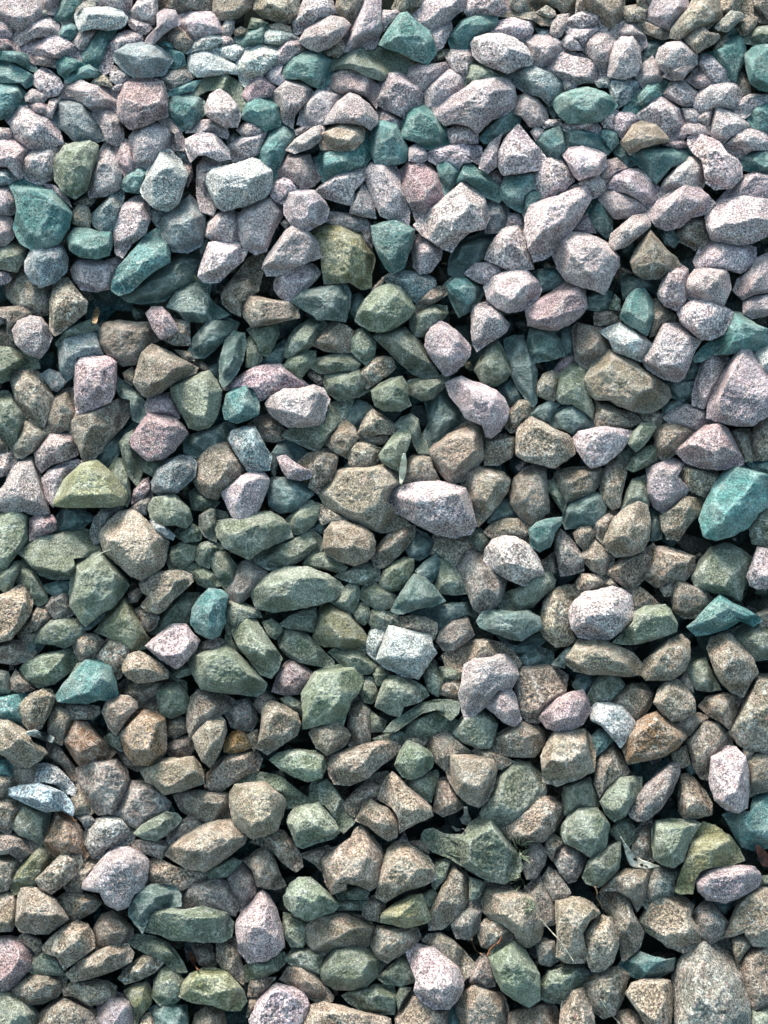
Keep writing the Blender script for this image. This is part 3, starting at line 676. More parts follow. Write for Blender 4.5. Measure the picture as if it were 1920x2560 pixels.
D3-|36.8,322.4 41.3,316.8 51.3,317.9 58,323.5 51.3,329.1 42.4,331.3 36.8,330.2|42.4,320.1 50.2,322.4|
D2-|124.9,234.3 130.5,229.8 136,227.6 137.2,238.7 133.8,236.5||
B3|109.3,218.7 118.2,219.8 121.5,225.3 116,225.3||
B3-|120.4,227.6 124.9,224.2 130.5,229.8 134.9,236.5 131.6,234.3||
G5|-11.2,318.9 6.7,318.9 12.3,318.9 16.7,323.3 17.8,328.9 16.7,337.8 11.2,344.5 6.7,350.1 3.3,356.8 -11.2,363.5|4.5,322.2 13.4,324.4 6.7,341.2|large pale green slab cut by the picture edge, at mid height
P4|19,324.4 23.4,322.2 32.3,322.2 34.6,325.6 34.6,331.1 26.8,334.5 19,337.8|21.2,325.6 31.2,325.6|
G6|12.3,345.6 17.8,340 25.6,334.5 36.8,332.2 50.2,331.1 55.8,332.2 60.2,340 62.4,344.5 58,347.9 45.7,349 46.8,354.5 44.6,360.1 35.7,361.2 26.8,359 21.2,354.5 16.7,349|24.5,341.2 49.1,336.7 29,354.5 40.1,356.8|broad yellowish green lumpy stone beside a large round cream stone
N5|56.9,330 59.1,323.3 63.6,317.7 71.4,316.6 80.3,317.7 73.6,320 68,323.3 63.6,330 62.4,337.8 59.1,338.9 56.9,334.5||
B7r+|62.4,334.5 68,325.6 74.7,320 81.4,318.9 87,321.1 92.6,326.7 100.4,334.5 104.8,338.9 103.7,346.7 101.5,353.4 95.9,357.9 88.1,362.4 81.4,359 73.6,352.3 64.7,344.5|73.6,325.6 91.4,332.2 71.4,338.9 84.7,352.3 100.4,345.6|large round cream stone with a flattened face, touching a yellow green lobed stone
G6+|43.5,370.2 44.6,361.2 45.7,352.3 48,349 55.8,347.9 62.4,344.5 69.1,350.1 75.8,359 80.3,365.7 75.8,372.4 70.3,379.1 62.4,383.5 53.5,391.3 49.1,385.8 44.6,379.1|51.3,354.5 64.7,352.3 53.5,372.4 66.9,370.2|yellow green lobed stone hanging under the large round cream stone
K6+|93.7,325.6 99.2,325.6 104.8,330 109.3,334.5 108.2,337.8 102.6,335.6 97,332.2||
G3|111.5,330 120.4,327.8 126,331.1 124.9,337.8 116,338.9 109.3,334.5||
G3|124.9,322.2 131.6,317.7 140.5,320 142.7,324.4 134.9,325.6 136,334.5 134.9,337.8 128.2,334.5 124.9,328.9||
G4r+|134.9,325.6 143.9,324.4 153.9,323.3 161.7,320 169.5,320 176.2,324.4 180.7,328.9 182.9,335.6 174,338.9 163.9,343.4 156.1,349 149.4,346.7 140.5,342.3 136,334.5|145,330 171.7,327.8 153.9,341.2|wide olive grey boulder with grooves, under the lilac heart-shaped stone
G4|104.8,350.1 108.2,342.3 113.7,338.9 121.5,338.9 123.8,342.3 120.4,350.1 114.9,354.5 107.1,356.8|109.3,343.4 120.4,342.3 113.7,350.1|
G4|120.4,347.9 124.9,340 131.6,337.8 137.2,340 139.4,343.4 131.6,345.6 131.6,351.2 130.5,354.5 124.9,352.3||
G4|130.5,345.6 133.8,341.2 139.4,343.4 145,350.1 149.4,356.8 145,363.5 141.6,369 137.2,363.5 132.7,354.5|136,345.6 142.7,356.8|
G4|114.9,355.7 121.5,352.3 129.4,355.7 134.9,360.1 137.2,365.7 130.5,367.9 123.8,364.6 120.4,359|120.4,355.7 131.6,362.4|
M5r|142.7,367.9 146.1,360.1 150.5,352.3 156.1,350.1 161.7,353.4 167.3,359 162.8,364.6 158.3,370.2 151.7,375.7 145,376.8|151.7,359 160.6,356.8|lilac grey leaning stone behind a big light mint boulder
D3|27.9,365.7 35.7,363.5 44.6,363.5 42.4,370.2 34.6,372.4 30.1,370.2||
G4|5.6,355.7 8.9,351.2 16.7,350.1 20.1,353.4 12.3,356.8 8.9,362.4 7.8,367.9 3.3,369 -9,362.4||
G4|7.8,362.4 11.2,355.7 15.6,353.4 20.1,355.7 24.5,362.4 27.9,369 30.1,374.6 24.5,378 19,375.7 19,367.9 11.2,364.6|11.2,356.8 20.1,361.2|
B6+|-11.2,376.8 5.6,370.2 10,366.8 14.5,365.7 17.8,370.2 20.1,375.7 19,383.5 13.4,391.3 6.7,399.2 -11.2,403.6|11.2,369 15.6,379.1 4.5,390.2|tan tilted stone with purplish front at the picture edge, at mid height
M4|29,379.1 32.3,373.5 36.8,370.2 41.3,367.9 43.5,371.3 42.4,375.7 45.7,383.5 41.3,385.8 33.5,385.8|33.5,376.8 40.1,373.5|
B4|20.1,383.5 24.5,378 30.1,379.1 31.2,385.8 26.8,390.2 22.3,393.6 15.6,394.7||
B4-|11.2,394.7 17.8,388 22.3,392.5 26.8,394.7 22.3,401.4 13.4,401.4||
G4r|22.3,401.4 24.5,393.6 31.2,388 40.1,385.8 48,386.9 53.5,391.3 51.3,396.9 46.8,401.4 40.1,404.7 33.5,402.5|30.1,391.3 44.6,389.1 40.1,399.2|green rounded stone below the yellow green lobed one
B4r+|87,364.6 92.6,360.1 95.9,357.9 104.8,356.8 113.7,356.8 119.3,359 120.4,363.5 114.9,369 108.2,374.6 103.7,380.2 99.2,383.5 91.4,381.3 88.1,378 92.6,372.4 89.2,370.2|98.1,361.2 116,360.1 100.4,374.6|dark brown jagged stone beneath the large round cream stone
B3|80.3,371.3 85.9,367.9 89.2,370.2 85.9,375.7 81.4,376.8||
B4|84.7,381.3 89.2,379.1 94.8,381.3 99.2,385.8 97,391.3 92.6,394.7 88.1,390.2|89.2,383.5|
O5|60.2,394.7 64.7,388 70.3,381.3 75.8,374.6 79.2,374.6 82.5,380.2 87,389.1 91.4,396.9 94.8,400.3 89.2,404.7 82.5,405.8 73.6,401.4 65.8,396.9|78.1,376.8 71.4,392.5 84.7,396.9|olive green triangular stone with a rusty seam, below the yellow green lobed one
G3-|100.4,385.8 105.9,378 113.7,372.4 122.7,372.4 120.4,381.3 119.3,389.1 116,391.3 109.3,390.2 100.4,394.7 95.9,394.7|109.3,379.1 116,383.5|
T4+|119.3,389.1 120.4,380.2 123.8,374.6 130.5,367.9 138.3,369 142.7,372.4 140.5,381.3 140.5,389.1 137.2,396.9 132.7,399.2 128.2,398 122.7,394.7|127.1,372.4 136,374.6 129.4,390.2|small bright blue teal stone standing upright, unlike its grey green neighbours
G4|140.5,380.2 143.9,375.7 151.7,376.8 160.6,380.2 162.8,385.8 156.1,385.8 149.4,389.1 145,398 141.6,392.5|147.2,379.1 156.1,383.5|
G3|141.6,394.7 145,399.2 149.4,407 152.8,409.2 145,405.8 140.5,401.4||
L6+|91.4,403.6 95.9,399.2 102.6,393.6 108.2,390.2 116,390.2 120.4,395.8 124.9,400.3 121.5,407 117.1,412.5 110.4,418.1 104.8,414.8 97,409.2|100.4,399.2 116,394.7 100.4,409.2 116,408.1|grey granite stone with a whitish cap, below the small blue teal upright one
G6+|145,394.7 148.3,389.1 156.1,384.7 160.6,388 166.2,396.9 171.7,404.7 176.2,411.4 172.8,419.2 169.5,423.7 162.8,421.5 156.1,412.5 149.4,404.7|156.1,389.1 169.5,410.3 151.7,396.9|mint grey oblong stone slanting down, beside a large folded green stone
B6|45.7,400.3 51.3,395.8 60.2,396.9 64.7,401.4 60.2,407 58,411.4 50.2,412.5 46.8,407|50.2,399.2 60.2,400.3|
B4|60.2,410.3 64.7,402.5 70.3,398 78.1,398 82.5,403.6 82.5,409.2 78.1,412.5 75.8,421.5 73.6,423.7 69.1,418.1 64.7,412.5|66.9,403.6 78.1,403.6|
B5|-11.2,405.8 6.7,400.3 14.5,401.4 20.1,404.7 21.2,408.1 16.7,412.5 8.9,414.8 -11.2,412.5|6.7,403.6 17.8,407|
G4r|13.4,418.1 17.8,412.5 26.8,409.2 37.9,407 46.8,404.7 49.1,409.2 46.8,415.9 41.3,421.5 33.5,427 24.5,429.3 17.8,425.9|22.3,413.6 42.4,409.2 29,423.7|long green grey stone with rounded ends near the picture edge
B6+|76.9,414.8 80.3,409.2 87,407 93.7,410.3 100.4,414.8 104.8,419.2 104.8,423.7 95.9,425.9 85.9,427 80.3,423.7 76.9,420.3|84.7,410.3 98.1,418.1 82.5,418.1|tan triangular stone with a bright face, beside the grey granite whitish-capped stone
T5+|34.6,434.8 40.1,427 46.8,419.2 53.5,412.5 62.4,412.5 69.1,417 71.4,423.7 73.6,433.7 69.1,438.2 61.3,437.1 54.6,439.3 44.6,439.3 36.8,438.2|58,414.8 55.8,432.6 66.9,428.1|two-tone teal and yellow green stone, below a small sandy tan one
G4|43.5,422.6 48,414.8 53.5,412.5 49.1,419.2 45.7,422.6||
M5|121.5,408.1 127.1,401.4 133.8,398 139.4,400.3 143.9,404.7 133.8,407|129.4,402.5|
G4+|117.1,411.4 121.5,409.2 131.6,405.8 141.6,403.6 148.3,408.1 156.1,415.9 161.7,422.6 166.2,427 165,431.5 159.5,434.8 149.4,433.7 136,432.6 126,430.4 121.5,422.6|141.6,408.1 124.9,411.4 156.1,423.7 133.8,425.9|large folded dark green stone with pale crests
G2|108.2,421.5 114.9,415.9 120.4,415.9 119.3,421.5 111.5,423.7||
B3-|73.6,430.4 80.3,424.8 89.2,427 100.4,424.8 107.1,425.9 102.6,432.6 93.7,438.2 87,441.5 82.5,434.8|80.3,429.3 100.4,428.1|
G4r|98.1,432.6 103.7,428.1 110.4,427 116,432.6 118.2,438.2 114.9,444.9 107.1,448.2 100.4,446|102.6,431.5 112.6,433.7|
B3|6.7,424.8 10,419.2 14.5,422.6 19,428.1 21.2,430.4 13.4,432.6 7.8,431.5||
G3|-11.2,417 4.5,420.3 6.7,425.9 5.6,432.6 -11.2,434.8||
T5|-11.2,437.1 5.6,433.7 14.5,432.6 19,432.6 14.5,437.1 12.3,442.6 15.6,451.6 11.2,454.9 4.5,449.3 -11.2,448.2|6.7,436 5.6,446|
B5+|12.3,440.4 19,433.7 26.8,430.4 32.3,431.5 34.6,436 32.3,442.6 29,449.3 25.6,454.9 19,457.1 14.5,451.6|20.1,436 30.1,433.7 22.3,448.2|brown stone with tan crest near the edge, touching teal grey stone
B4|31.2,446 35.7,439.3 42.4,440.4 46.8,446 43.5,452.7 40.1,458.3 39,464.9 34.6,462.7 30.1,456||
B6|36.8,443.8 41.3,440.4 51.3,440.4 61.3,441.5 61.3,446 56.9,449.3 48,449.3 41.3,449.3|42.4,443.8 55.8,443.8|
B5+|63.6,444.9 66.9,438.2 73.6,434.8 80.3,434.8 85.9,439.3 85.9,442.6 80.3,448.2 76.9,453.8 72.5,459.4 68,454.9|69.1,441.5 78.1,440.4 71.4,452.7|
B4-|90.3,442.6 97,438.2 101.5,444.9 98.1,447.1 92.6,447.1||
R4+|74.7,458.3 78.1,450.4 83.6,446 90.3,443.8 97,444.9 102.6,449.3 103.7,458.3 103.7,468.3 99.2,475 92.6,478.3 83.6,477.2 78.1,469.4|84.7,449.3 98.1,450.4 82.5,466.1 98.1,470.5|large reddish brown knob in the lower left
R4|39,461.6 41.3,454.9 46.8,449.3 54.6,451.6 61.3,459.4 66.9,466.1 71.4,469.4 66.9,475 59.1,477.2 50.2,478.3 44.6,470.5|49.1,453.8 62.4,463.8 49.1,470.5|rusty brown stone with a reddish face near the lower left edge
B4-|102.6,451.6 109.3,448.2 117.1,449.3 116,457.1 109.3,460.5 103.7,458.3||
B5r|117.1,442.6 119.3,436 123.8,431.5 131.6,432.6 140.5,434.8 146.1,438.2 142.7,443.8 134.9,448.2 129.4,451.6 122.7,457.1 119.3,461.6 117.1,453.8|123.8,436 141.6,438.2 122.7,448.2|grey brown stone behind a small pale tan egg, below large folded dark green stone
B6r+|120.4,460.5 123.8,456 129.4,450.4 136,446 140.5,450.4 141.6,457.1 139.4,464.9 136,472.7 131.6,479.4 126,475 122.7,468.3|129.4,454.9 138.3,453.8 129.4,468.3|small pale tan egg standing upright next to a rusty orange stone
A5|140.5,463.8 145,458.3 150.5,454.9 155,459.4 157.2,466.1 151.7,469.4 145,470.5 140.5,469.4|149.4,458.3 145,466.1|
N3|140.5,444.9 147.2,439.3 155,437.1 158.3,441.5 160.6,449.3 157.2,456 151.7,456 145,453.8|149.4,440.4 156.1,446|
M4-|103.7,468.3 109.3,461.6 118.2,460.5 121.5,466.1 118.2,471.6 108.2,472.7||
B5+|-11.2,451.6 4.5,449.3 10,452.7 16.7,457.1 20.1,463.8 26.8,467.2 29,470.5 24.5,475 17.8,479.4 8.9,478.3 3.3,472.7 -11.2,466.1|6.7,454.9 13.4,466.1 22.3,468.3|brown lumpy stone at the lower edge under a striped sea-shell-like chip
B3-|73.6,470.5 79.2,467.2 81.4,475 89.2,479.4 84.7,481.7 78.1,478.3||
G3|71.4,456 78.1,456 78.1,466.1 75.8,469.4 70.3,466.1 64.7,461.6||
G3-|102.6,418.1 108.2,421.5 116,425.9 116,430.4 109.3,425.9||
D2-|11.2,405.8 20.1,399.2 26.8,403.6 22.3,409.2 19,412.5||
D2|40.1,386.9 51.3,391.3 62.4,383.5 69.1,379.1 62.4,388 55.8,393.6 49.1,394.7||
G2-|165,431.5 170.6,434.8 174,439.3 167.3,439.3||
B4|8.9,480.6 12.3,475.1 22.3,475.1 22.3,484 21.2,489.6 14.5,490.7 8.9,486.2||
T5|-11.2,477.3 4.5,475.1 8.9,480.6 8.9,485.1 -11.2,485.1||
B6|-11.2,484 5.6,482.9 13.4,486.2 13.4,490.7 6.7,492.9 4.5,497.4 -11.2,498.5||
B4-|30.1,465 35.7,463.9 40.1,470.6 45.7,478.4 48,486.2 44.6,486.2 37.9,477.3 31.2,472.8||
W6|22.3,478.4 29,477.3 35.7,479.5 41.3,485.1 46.8,491.8 45.7,496.3 41.3,495.1 33.5,489.6 27.9,488.5 21.2,489.6|25.6,480.6 40.1,489.6|
K8+|5.6,492.9 13.4,490.7 24.5,489.6 32.3,491.8 39,495.1 43.5,499.6 45.7,506.3 44.6,509.6 37.9,506.3 29,507.4 20.1,504.1 11.2,499.6 6.7,497.4|11.2,494 29,492.9 42.4,503 22.3,501.8|sky blue white spindle stone, brightest blue of the lower heap
M5|46.8,481.8 53.5,478.4 59.1,475.1 72.5,475.1 78.1,480.6 80.3,487.3 79.2,496.3 76.9,504.1 73.6,508.5 66.9,507.4 61.3,508.5 55.8,501.8 50.2,494 48,488.5|59.1,477.3 71.4,479.5 60.2,490.7 75.8,490.7|pinkish grey faceted stone behind a tan cream block, in the lower left
B4|44.6,497.4 49.1,491.8 52.4,498.5 58,507.4 55.8,509.6 46.8,508.5||
M5|79.2,495.1 80.3,488.5 89.2,488.5 95.9,490.7 100.4,496.3 105.9,501.8 103.7,506.3 97,509.6 90.3,514.1 85.9,517.4 80.3,514.1 74.7,509.6 75.8,505.2|89.2,495.1 82.5,506.3|lilac grey stone tucked between pinkish faceted stone and tan cream block
B6+|88.1,481.8 93.7,478.4 102.6,474 111.5,474 120.4,472.8 124.9,478.4 127.1,484 127.1,489.6 120.4,491.8 110.4,495.1 102.6,496.3 97,490.7 91.4,488.5|100.4,478.4 120.4,477.3 104.8,490.7 120.4,486.2|tan cream block with flat top below the large reddish brown knob
B5|128.2,486.2 134.9,477.3 142.7,471.7 151.7,469.5 159.5,469.5 162.8,475.1 160.6,481.8 153.9,484 145,489.6 138.3,494 131.6,492.9|138.3,477.3 156.1,474|grey brown stone slanting below small rusty orange one
B5r|109.3,497.4 114.9,495.1 124.9,494 136,495.1 142.7,496.3 143.9,503 146.1,510.8 139.4,513 130.5,514.1 120.4,510.8 113.7,506.3|113.7,497.4 140.5,499.6 118.2,504.1|tan flat-topped stone touching the big warty tan boulder
B6r+|143.9,495.1 147.2,490.7 156.1,489.6 165,488.5 170.6,492.9 176.2,497.4 178.4,501.8 176.2,509.6 172.8,518.6 166.2,521.9 158.3,524.1 151.7,519.7 146.1,513 143.9,504.1|149.4,495.1 167.3,492.9 151.7,508.5 169.5,508.5 160.6,517.4|big warty tan boulder, lower part of the heap
G6+|83.6,520.8 89.2,515.2 97,510.8 103.7,507.4 110.4,508.5 113.7,511.9 110.4,516.3 103.7,521.9 98.1,525.3 89.2,524.1|91.4,517.4 107.1,510.8|
B6r+|103.7,534.2 107.1,528.6 116,521.9 124.9,516.3 134.9,513 145,511.9 149.4,516.3 153.9,521.9 151.7,527.5 145,533.1 136,539.7 128.2,544.2 118.2,543.1 110.4,538.6|116,526.4 142.7,516.3 116,537.5 142.7,528.6|large cream tan sloping boulder beneath the tan flat-topped stone
M5|104.8,521.9 110.4,515.2 119.3,509.6 126,510.8 128.2,515.2 122.7,517.4 116,523 109.3,527.5 105.9,526.4|119.3,513|
N7r|53.5,519.7 59.1,513 66.9,509.6 75.8,510.8 81.4,516.3 83.6,521.9 81.4,527.5 73.6,528.6 66.9,529.7 63.6,535.3 58,535.3 53.5,527.5|62.4,516.3 75.8,515.2|pale grey smooth boulder beside a mossy rust stone
R4|26.8,527.5 31.2,515.2 35.7,507.4 40.1,506.3 44.6,510.8 49.1,515.2 52.4,521.9 55.8,533.1 51.3,537.5 44.6,531.9 37.9,536.4 32.3,533.1|37.9,513 35.7,526.4 46.8,526.4|mossy rust coloured stone just below the sky blue white spindle
G3|6.7,516.3 11.2,507.4 14.5,503 22.3,507.4 31.2,508.5 29,518.6 25.6,527.5 20.1,524.1 13.4,521.9|15.6,507.4 26.8,513|
B4|-11.2,499.6 7.8,498.5 12.3,501.8 8.9,510.8 5.6,520.8 -9,515.2 -11.2,510.8||
M5|-11.2,524.1 4.5,520.8 12.3,521.9 20.1,525.3 23.4,528.6 17.8,533.1 12.3,537.5 5.6,533.1 -11.2,535.3|4.5,524.1 16.7,528.6|
O4|6.7,553.1 11.2,544.2 17.8,535.3 25.6,527.5 31.2,530.8 34.6,536.4 32.3,542 25.6,546.4 22.3,553.1 15.6,556.5 8.9,558.7|17.8,539.7 29,533.1|dark olive slanting stone below mossy rust one
B6|-11.2,538.6 6.7,534.2 11.2,533.1 12.3,539.7 8.9,547.6 4.5,555.4 -11.2,558.7|7.8,537.5|
B5+|22.3,549.8 30.1,542 36.8,535.3 44.6,531.9 50.2,533.1 51.3,539.7 46.8,547.6 40.1,553.1 32.3,558.7 25.6,555.4|31.2,544.2 45.7,536.4 37.9,548.7|tan club-like sloping stone beside dark olive slanting one
B5|40.1,553.1 46.8,546.4 51.3,540.9 56.9,534.2 63.6,536.4 58,544.2 52.4,550.9 51.3,557.6 42.4,556.5||
L7r+|52.4,550.9 58,544.2 63.6,536.4 70.3,529.7 80.3,529.7 89.2,534.2 92.6,538.6 91.4,548.7 89.2,555.4 83.6,558.7 80.3,565.4 73.6,568.7 65.8,564.3 62.4,557.6 51.3,555.4|70.3,533.1 64.7,546.4 84.7,539.7 71.4,557.6|large pale creased boulder above a smooth dark teal round stone
M5|79.2,528.6 84.7,525.3 94.8,525.3 104.8,525.3 108.2,528.6 103.7,533.1 100.4,536.4 93.7,534.2 84.7,531.9|87,527.5 102.6,528.6|
B6r|92.6,537.5 99.2,536.4 108.2,540.9 118.2,544.2 127.1,545.3 129.4,548.7 122.7,550.9 117.1,554.2 112.6,556.5 109.3,553.1 102.6,552 95.9,553.1 91.4,553.1|98.1,539.7 120.4,547.6|speckled pale stone lying over the smooth dark teal round stone
M5|112.6,557.6 118.2,552 126,549.8 133.8,548.7 140.5,547.6 145,555.4 148.3,564.3 146.1,572.1 139.4,569.9 129.4,566.5 120.4,567.6 113.7,566.5|120.4,555.4 138.3,555.4|pinkish grey lumpy stone behind a long pitted pale loaf stone
D4r+|80.3,572.1 81.4,564.3 85.9,556.5 93.7,553.1 102.6,552 109.3,554.2 112.6,559.8 112.6,566.5 102.6,567.6 94.8,569.9 91.4,577.7 89.2,583.2 84.7,577.7|89.2,559.8 104.8,557.6|smooth dark teal round stone beside a long pitted pale loaf
G5+|90.3,582.1 92.6,574.3 97,568.7 105.9,567.6 116,568.7 126,566.5 133.8,567.6 141.6,571 145,576.5 143.9,585.5 138.3,588.8 124.9,588.8 116,587.7 108.2,587.7 100.4,584.4|97,572.1 118.2,571 139.4,573.2 100.4,579.9 138.3,582.1|long pitted pale loaf stone with a dark front, in the lower left
M5|142.7,548.7 148.3,540.9 153.9,537.5 158.3,543.1 159.5,552 159.5,559.8 153.9,566.5 148.3,568.7 146.1,559.8|151.7,544.2 151.7,557.6|
B5|152.8,538.6 160.6,531.9 166.2,528.6 170.6,534.2 174,544.2 178.4,553.1 171.7,555.4 165,554.2 160.6,553.1 158.3,544.2|165,533.1 162.8,546.4|dusky brown triangular stone beside grey lilac one, under a hooked grey tan stone
G4|129.4,544.2 136,539.7 145,536.4 150.5,538.6 147.2,544.2 141.6,547.6 131.6,548.7||
L6+|147.2,577.7 151.7,568.7 158.3,560.9 163.9,556.5 168.4,560.9 172.8,568.7 176.2,579.9 177.3,591 172.8,596.6 165,600 155,601.1 149.4,593.3|163.9,562.1 156.1,579.9 169.5,579.9|tall lilac arrowhead stone beside the long pitted pale loaf
B6+|11.2,560.9 13.4,555.4 20.1,554.2 29,557.6 34.6,562.1 40.1,569.9 42.4,574.3 36.8,578.8 30.1,583.2 22.3,583.2 13.4,582.1 10,577.7|17.8,557.6 31.2,564.3 15.6,573.2 35.7,573.2|tan block with a flat top near the lower left edge
B5|-11.2,563.2 4.5,557.6 8.9,558.7 11.2,564.3 10,574.3 6.7,581 -11.2,582.1|5.6,562.1 4.5,575.4|
B4|35.7,562.1 42.4,557.6 51.3,558.7 59.1,559.8 62.4,564.3 59.1,568.7 51.3,573.2 44.6,575.4 41.3,569.9|44.6,562.1 58,563.2|
B6r+|26.8,592.2 31.2,586.6 39,579.9 48,575.4 54.6,577.7 58,584.4 59.1,592.2 53.5,596.6 46.8,601.1 40.1,605.5 35.7,597.7 27.9,595.5|40.1,584.4 53.5,584.4 37.9,593.3|cream grey smooth stone below small dark brown one, lower left
B5|59.1,579.9 63.6,572.1 70.3,569.9 76.9,574.3 82.5,579.9 82.5,585.5 75.8,589.9 66.9,593.3 60.2,594.4 59.1,586.6|66.9,575.4 78.1,582.1|grey tan crumpled stone beside cream grey smooth stone
B5+|41.3,608.9 49.1,601.1 58,595.5 69.1,591 79.2,589.9 83.6,595.5 81.4,601.1 73.6,605.5 64.7,608.9 53.5,612.2 45.7,613.3|55.8,600 78.1,593.3 58,606.7|brown torpedo-like stone beneath the grey tan crumpled stone
G5|80.3,587.7 87,584.4 95.9,585.5 103.7,588.8 109.3,594.4 113.7,601.1 116,606.7 109.3,606.7 101.5,600 91.4,595.5 84.7,592.2|93.7,588.8 109.3,600|
B5|74.7,611.1 81.4,603.3 89.2,597.7 95.9,597.7 101.5,602.2 95.9,607.8 87,612.2 79.2,614.5|89.2,601.1|
P5r|-11.2,586.6 6.7,585.5 13.4,587.7 19,593.3 21.2,598.9 19,604.4 13.4,610 6.7,617.8 -11.2,620|6.7,589.9 13.4,600 4.5,608.9|pink round stone cut by the picture edge, bottom left corner area
G6|19,606.7 20.1,600 24.5,595.5 31.2,593.3 36.8,597.7 40.1,604.4 41.3,608.9 33.5,608.9 22.3,608.9|27.9,596.6|
B5|5.6,618.9 12.3,612.2 20.1,608.9 31.2,607.8 41.3,608.9 40.1,615.6 35.7,622.3 26.8,626.7 17.8,627.8 10,622.3|13.4,614.5 33.5,612.2 20.1,622.3|flat grey brown stone under the brown torpedo-like one
B6|40.1,617.8 46.8,613.3 58,612.2 66.9,613.3 71.4,616.7 70.3,623.4 62.4,626.7 55.8,627.8 46.8,622.3 41.3,622.3|49.1,615.6 66.9,616.7|
B5|20.1,651.2 26.8,632.3 33.5,626.7 40.1,623.4 49.1,624.5 55.8,629 61.3,634.5 62.4,651.4 20.1,651.4|33.5,630.1 46.8,627.8|tan pointed stone at the bottom edge, lower left
G4|-11.2,620 6.7,618.9 13.4,624.5 20.1,630.1 24.5,634.5 20.1,651.4 -11.2,651.4|6.7,622.3 15.6,633.4|dark green grey stone at the bottom left corner
L6|61.3,629 63.6,622.3 73.6,621.2 82.5,624.5 83.6,631.2 80.3,651.2 75.8,651.4 61.3,651.4|66.9,624.5 78.1,629|grey lilac squared stone at the bottom edge, beside green grey tan ones
O4|78.1,620 84.7,615.6 91.4,614.5 94.8,620 93.7,627.8 87,635.7 82.5,651.2 83.6,630.1|89.2,618.9|
G4r|97,613.3 100.4,606.7 105.9,603.3 110.4,606.7 114.9,613.3 112.6,622.3 109.3,626.7 100.4,627.8 95.9,622.3|104.8,608.9 109.3,617.8|
O5+|111.5,622.3 114.9,614.5 119.3,608.9 127.1,605.5 134.9,605.5 141.6,607.8 147.2,613.3 151.7,618.9 153.9,625.6 149.4,631.2 141.6,631.2 131.6,627.8 120.4,626.7|124.9,608.9 140.5,610 116,620 145,622.3 129.4,617.8|large olive faceted stone behind bottom edge, beside an orange leaf
D4|93.7,631.2 98.1,629 107.1,627.8 116,629 118.2,651.4 100.4,651.4|98.1,631.2 113.7,631.2|
B6|118.2,651.4 122.7,634.5 129.4,629 134.9,627.8 139.4,633.4 142.7,651.4|131.6,631.2|
B7|84.7,651.4 89.2,634.5 93.7,633.4 100.4,651.4||
B5|136,588.8 141.6,586.6 148.3,586.6 149.4,595.5 151.7,606.7 151.7,614.5 147.2,611.1 140.5,606.7 136,600|140.5,591 147.2,604.4|
B3-|120.4,591 131.6,591 134.9,597.7 133.8,604.4 124.9,602.2||
G4|152.8,604.4 158.3,600 167.3,597.7 176.2,595.5 179.5,600 172.8,606.7 163.9,611.1 153.9,613.3|158.3,603.3 174,597.7|
B5|11.2,586.6 15.6,583.2 24.5,586.6 26.8,592.2 22.3,596.6 20.1,593.3||
N3|46.8,509.6 55.8,508.5 59.1,513 53.5,518.6 51.3,514.1||
B4|156.1,624.5 162.8,622.3 158.3,633.4 153.9,635.7||
D2-|156.1,544.2 162.8,555.4 151.7,566.5 160.6,557.6||
B6|159.8,-9 163.1,-11.2 186.5,-11.2 185.4,11.2 182.1,13.4 174.3,13.4 165.3,10 159.8,5.6|163.1,3.3 178.7,5.6|
B5|168.7,15.6 175.4,14.5 181,16.7 182.1,20.1 176.5,21.2 169.8,17.8||
W7|164.2,22.3 168.7,19 175.4,17.8 182.1,21.2 185.4,24.5 182.1,26.8 176.5,27.9 166.5,26.8||
L7r|172,33.5 178.7,25.6 184.3,22.3 188.8,26.8 189.9,31.2 185.4,34.6 181,37.9 175.4,40.1 170.9,40.1|178.7,29 187.6,29|
L6|184.3,13.4 187.6,5.6 195.5,-10.1 203.3,-11.2 207.7,3.3 209.9,7.8 203.3,10 198.8,11.2 194.3,15.6 187.6,20.1 184.3,20.1|192.1,6.7 203.3,3.3|
L5+|186.5,25.6 191,19 198.8,13.4 206.6,10 214.4,11.2 218.9,15.6 215.5,21.2 212.2,25.6 205.5,30.1 198.8,32.3 192.1,30.1|194.3,19 211.1,13.4 203.3,24.5|grey lilac loaf stone in front of the lilac peaked stone at the top
B4|209.9,8.9 212.2,-9 214.4,-11.2 230,-11.2 227.8,4.5 223.3,12.3 218.9,15.6 214.4,11.2||
L7|214.4,26.8 217.8,19 222.2,12.3 226.7,4.5 231.1,-11.2 238.9,-11.2 237.8,8.9 238.9,17.8 236.7,23.4 234.5,29 226.7,30.1 220,31.2 215.5,31.2|227.8,6.7 236.7,5.6 221.1,22.3|tall whitish lilac slab leaning at the top edge beside a dark teal pyramid
L6|237.8,6.7 247.9,6.7 250.1,7.8 246.7,11.2 242.3,15.6 240.1,19 237.8,13.4||
T3+|236.7,27.9 242.3,19 250.1,8.9 254.6,7.8 261.2,14.5 267.9,19 271.3,26.8 272.4,33.5 266.8,40.1 257.9,36.8 249,32.3 241.2,30.1|253.4,8.9 250.1,22.3 263.5,29|dark teal pyramid-shaped stone among pale ones near the top edge
B4|203.3,32.3 209.9,25.6 214.4,25.6 216.6,31.2 211.1,35.7 205.5,34.6||
B3|245.6,4.5 252.3,-11.2 267.9,-11.2 263.5,4.5 256.8,8.9 250.1,7.8||
L6r|257.9,8.9 263.5,4.5 270.2,-11.2 293.6,-11.2 291.4,5.6 285.8,7.8 281.3,12.3 275.7,16.7 269,19 263.5,14.5|270.2,6.7 283.5,3.3|lilac boulder cut by the top edge behind dark teal pyramid
L6|269,21.2 274.6,16.7 278,12.3 281.3,13.4 282.4,17.8 280.2,22.3 276.9,29 273.5,31.2 272.4,26.8|279.1,15.6 274.6,23.4|
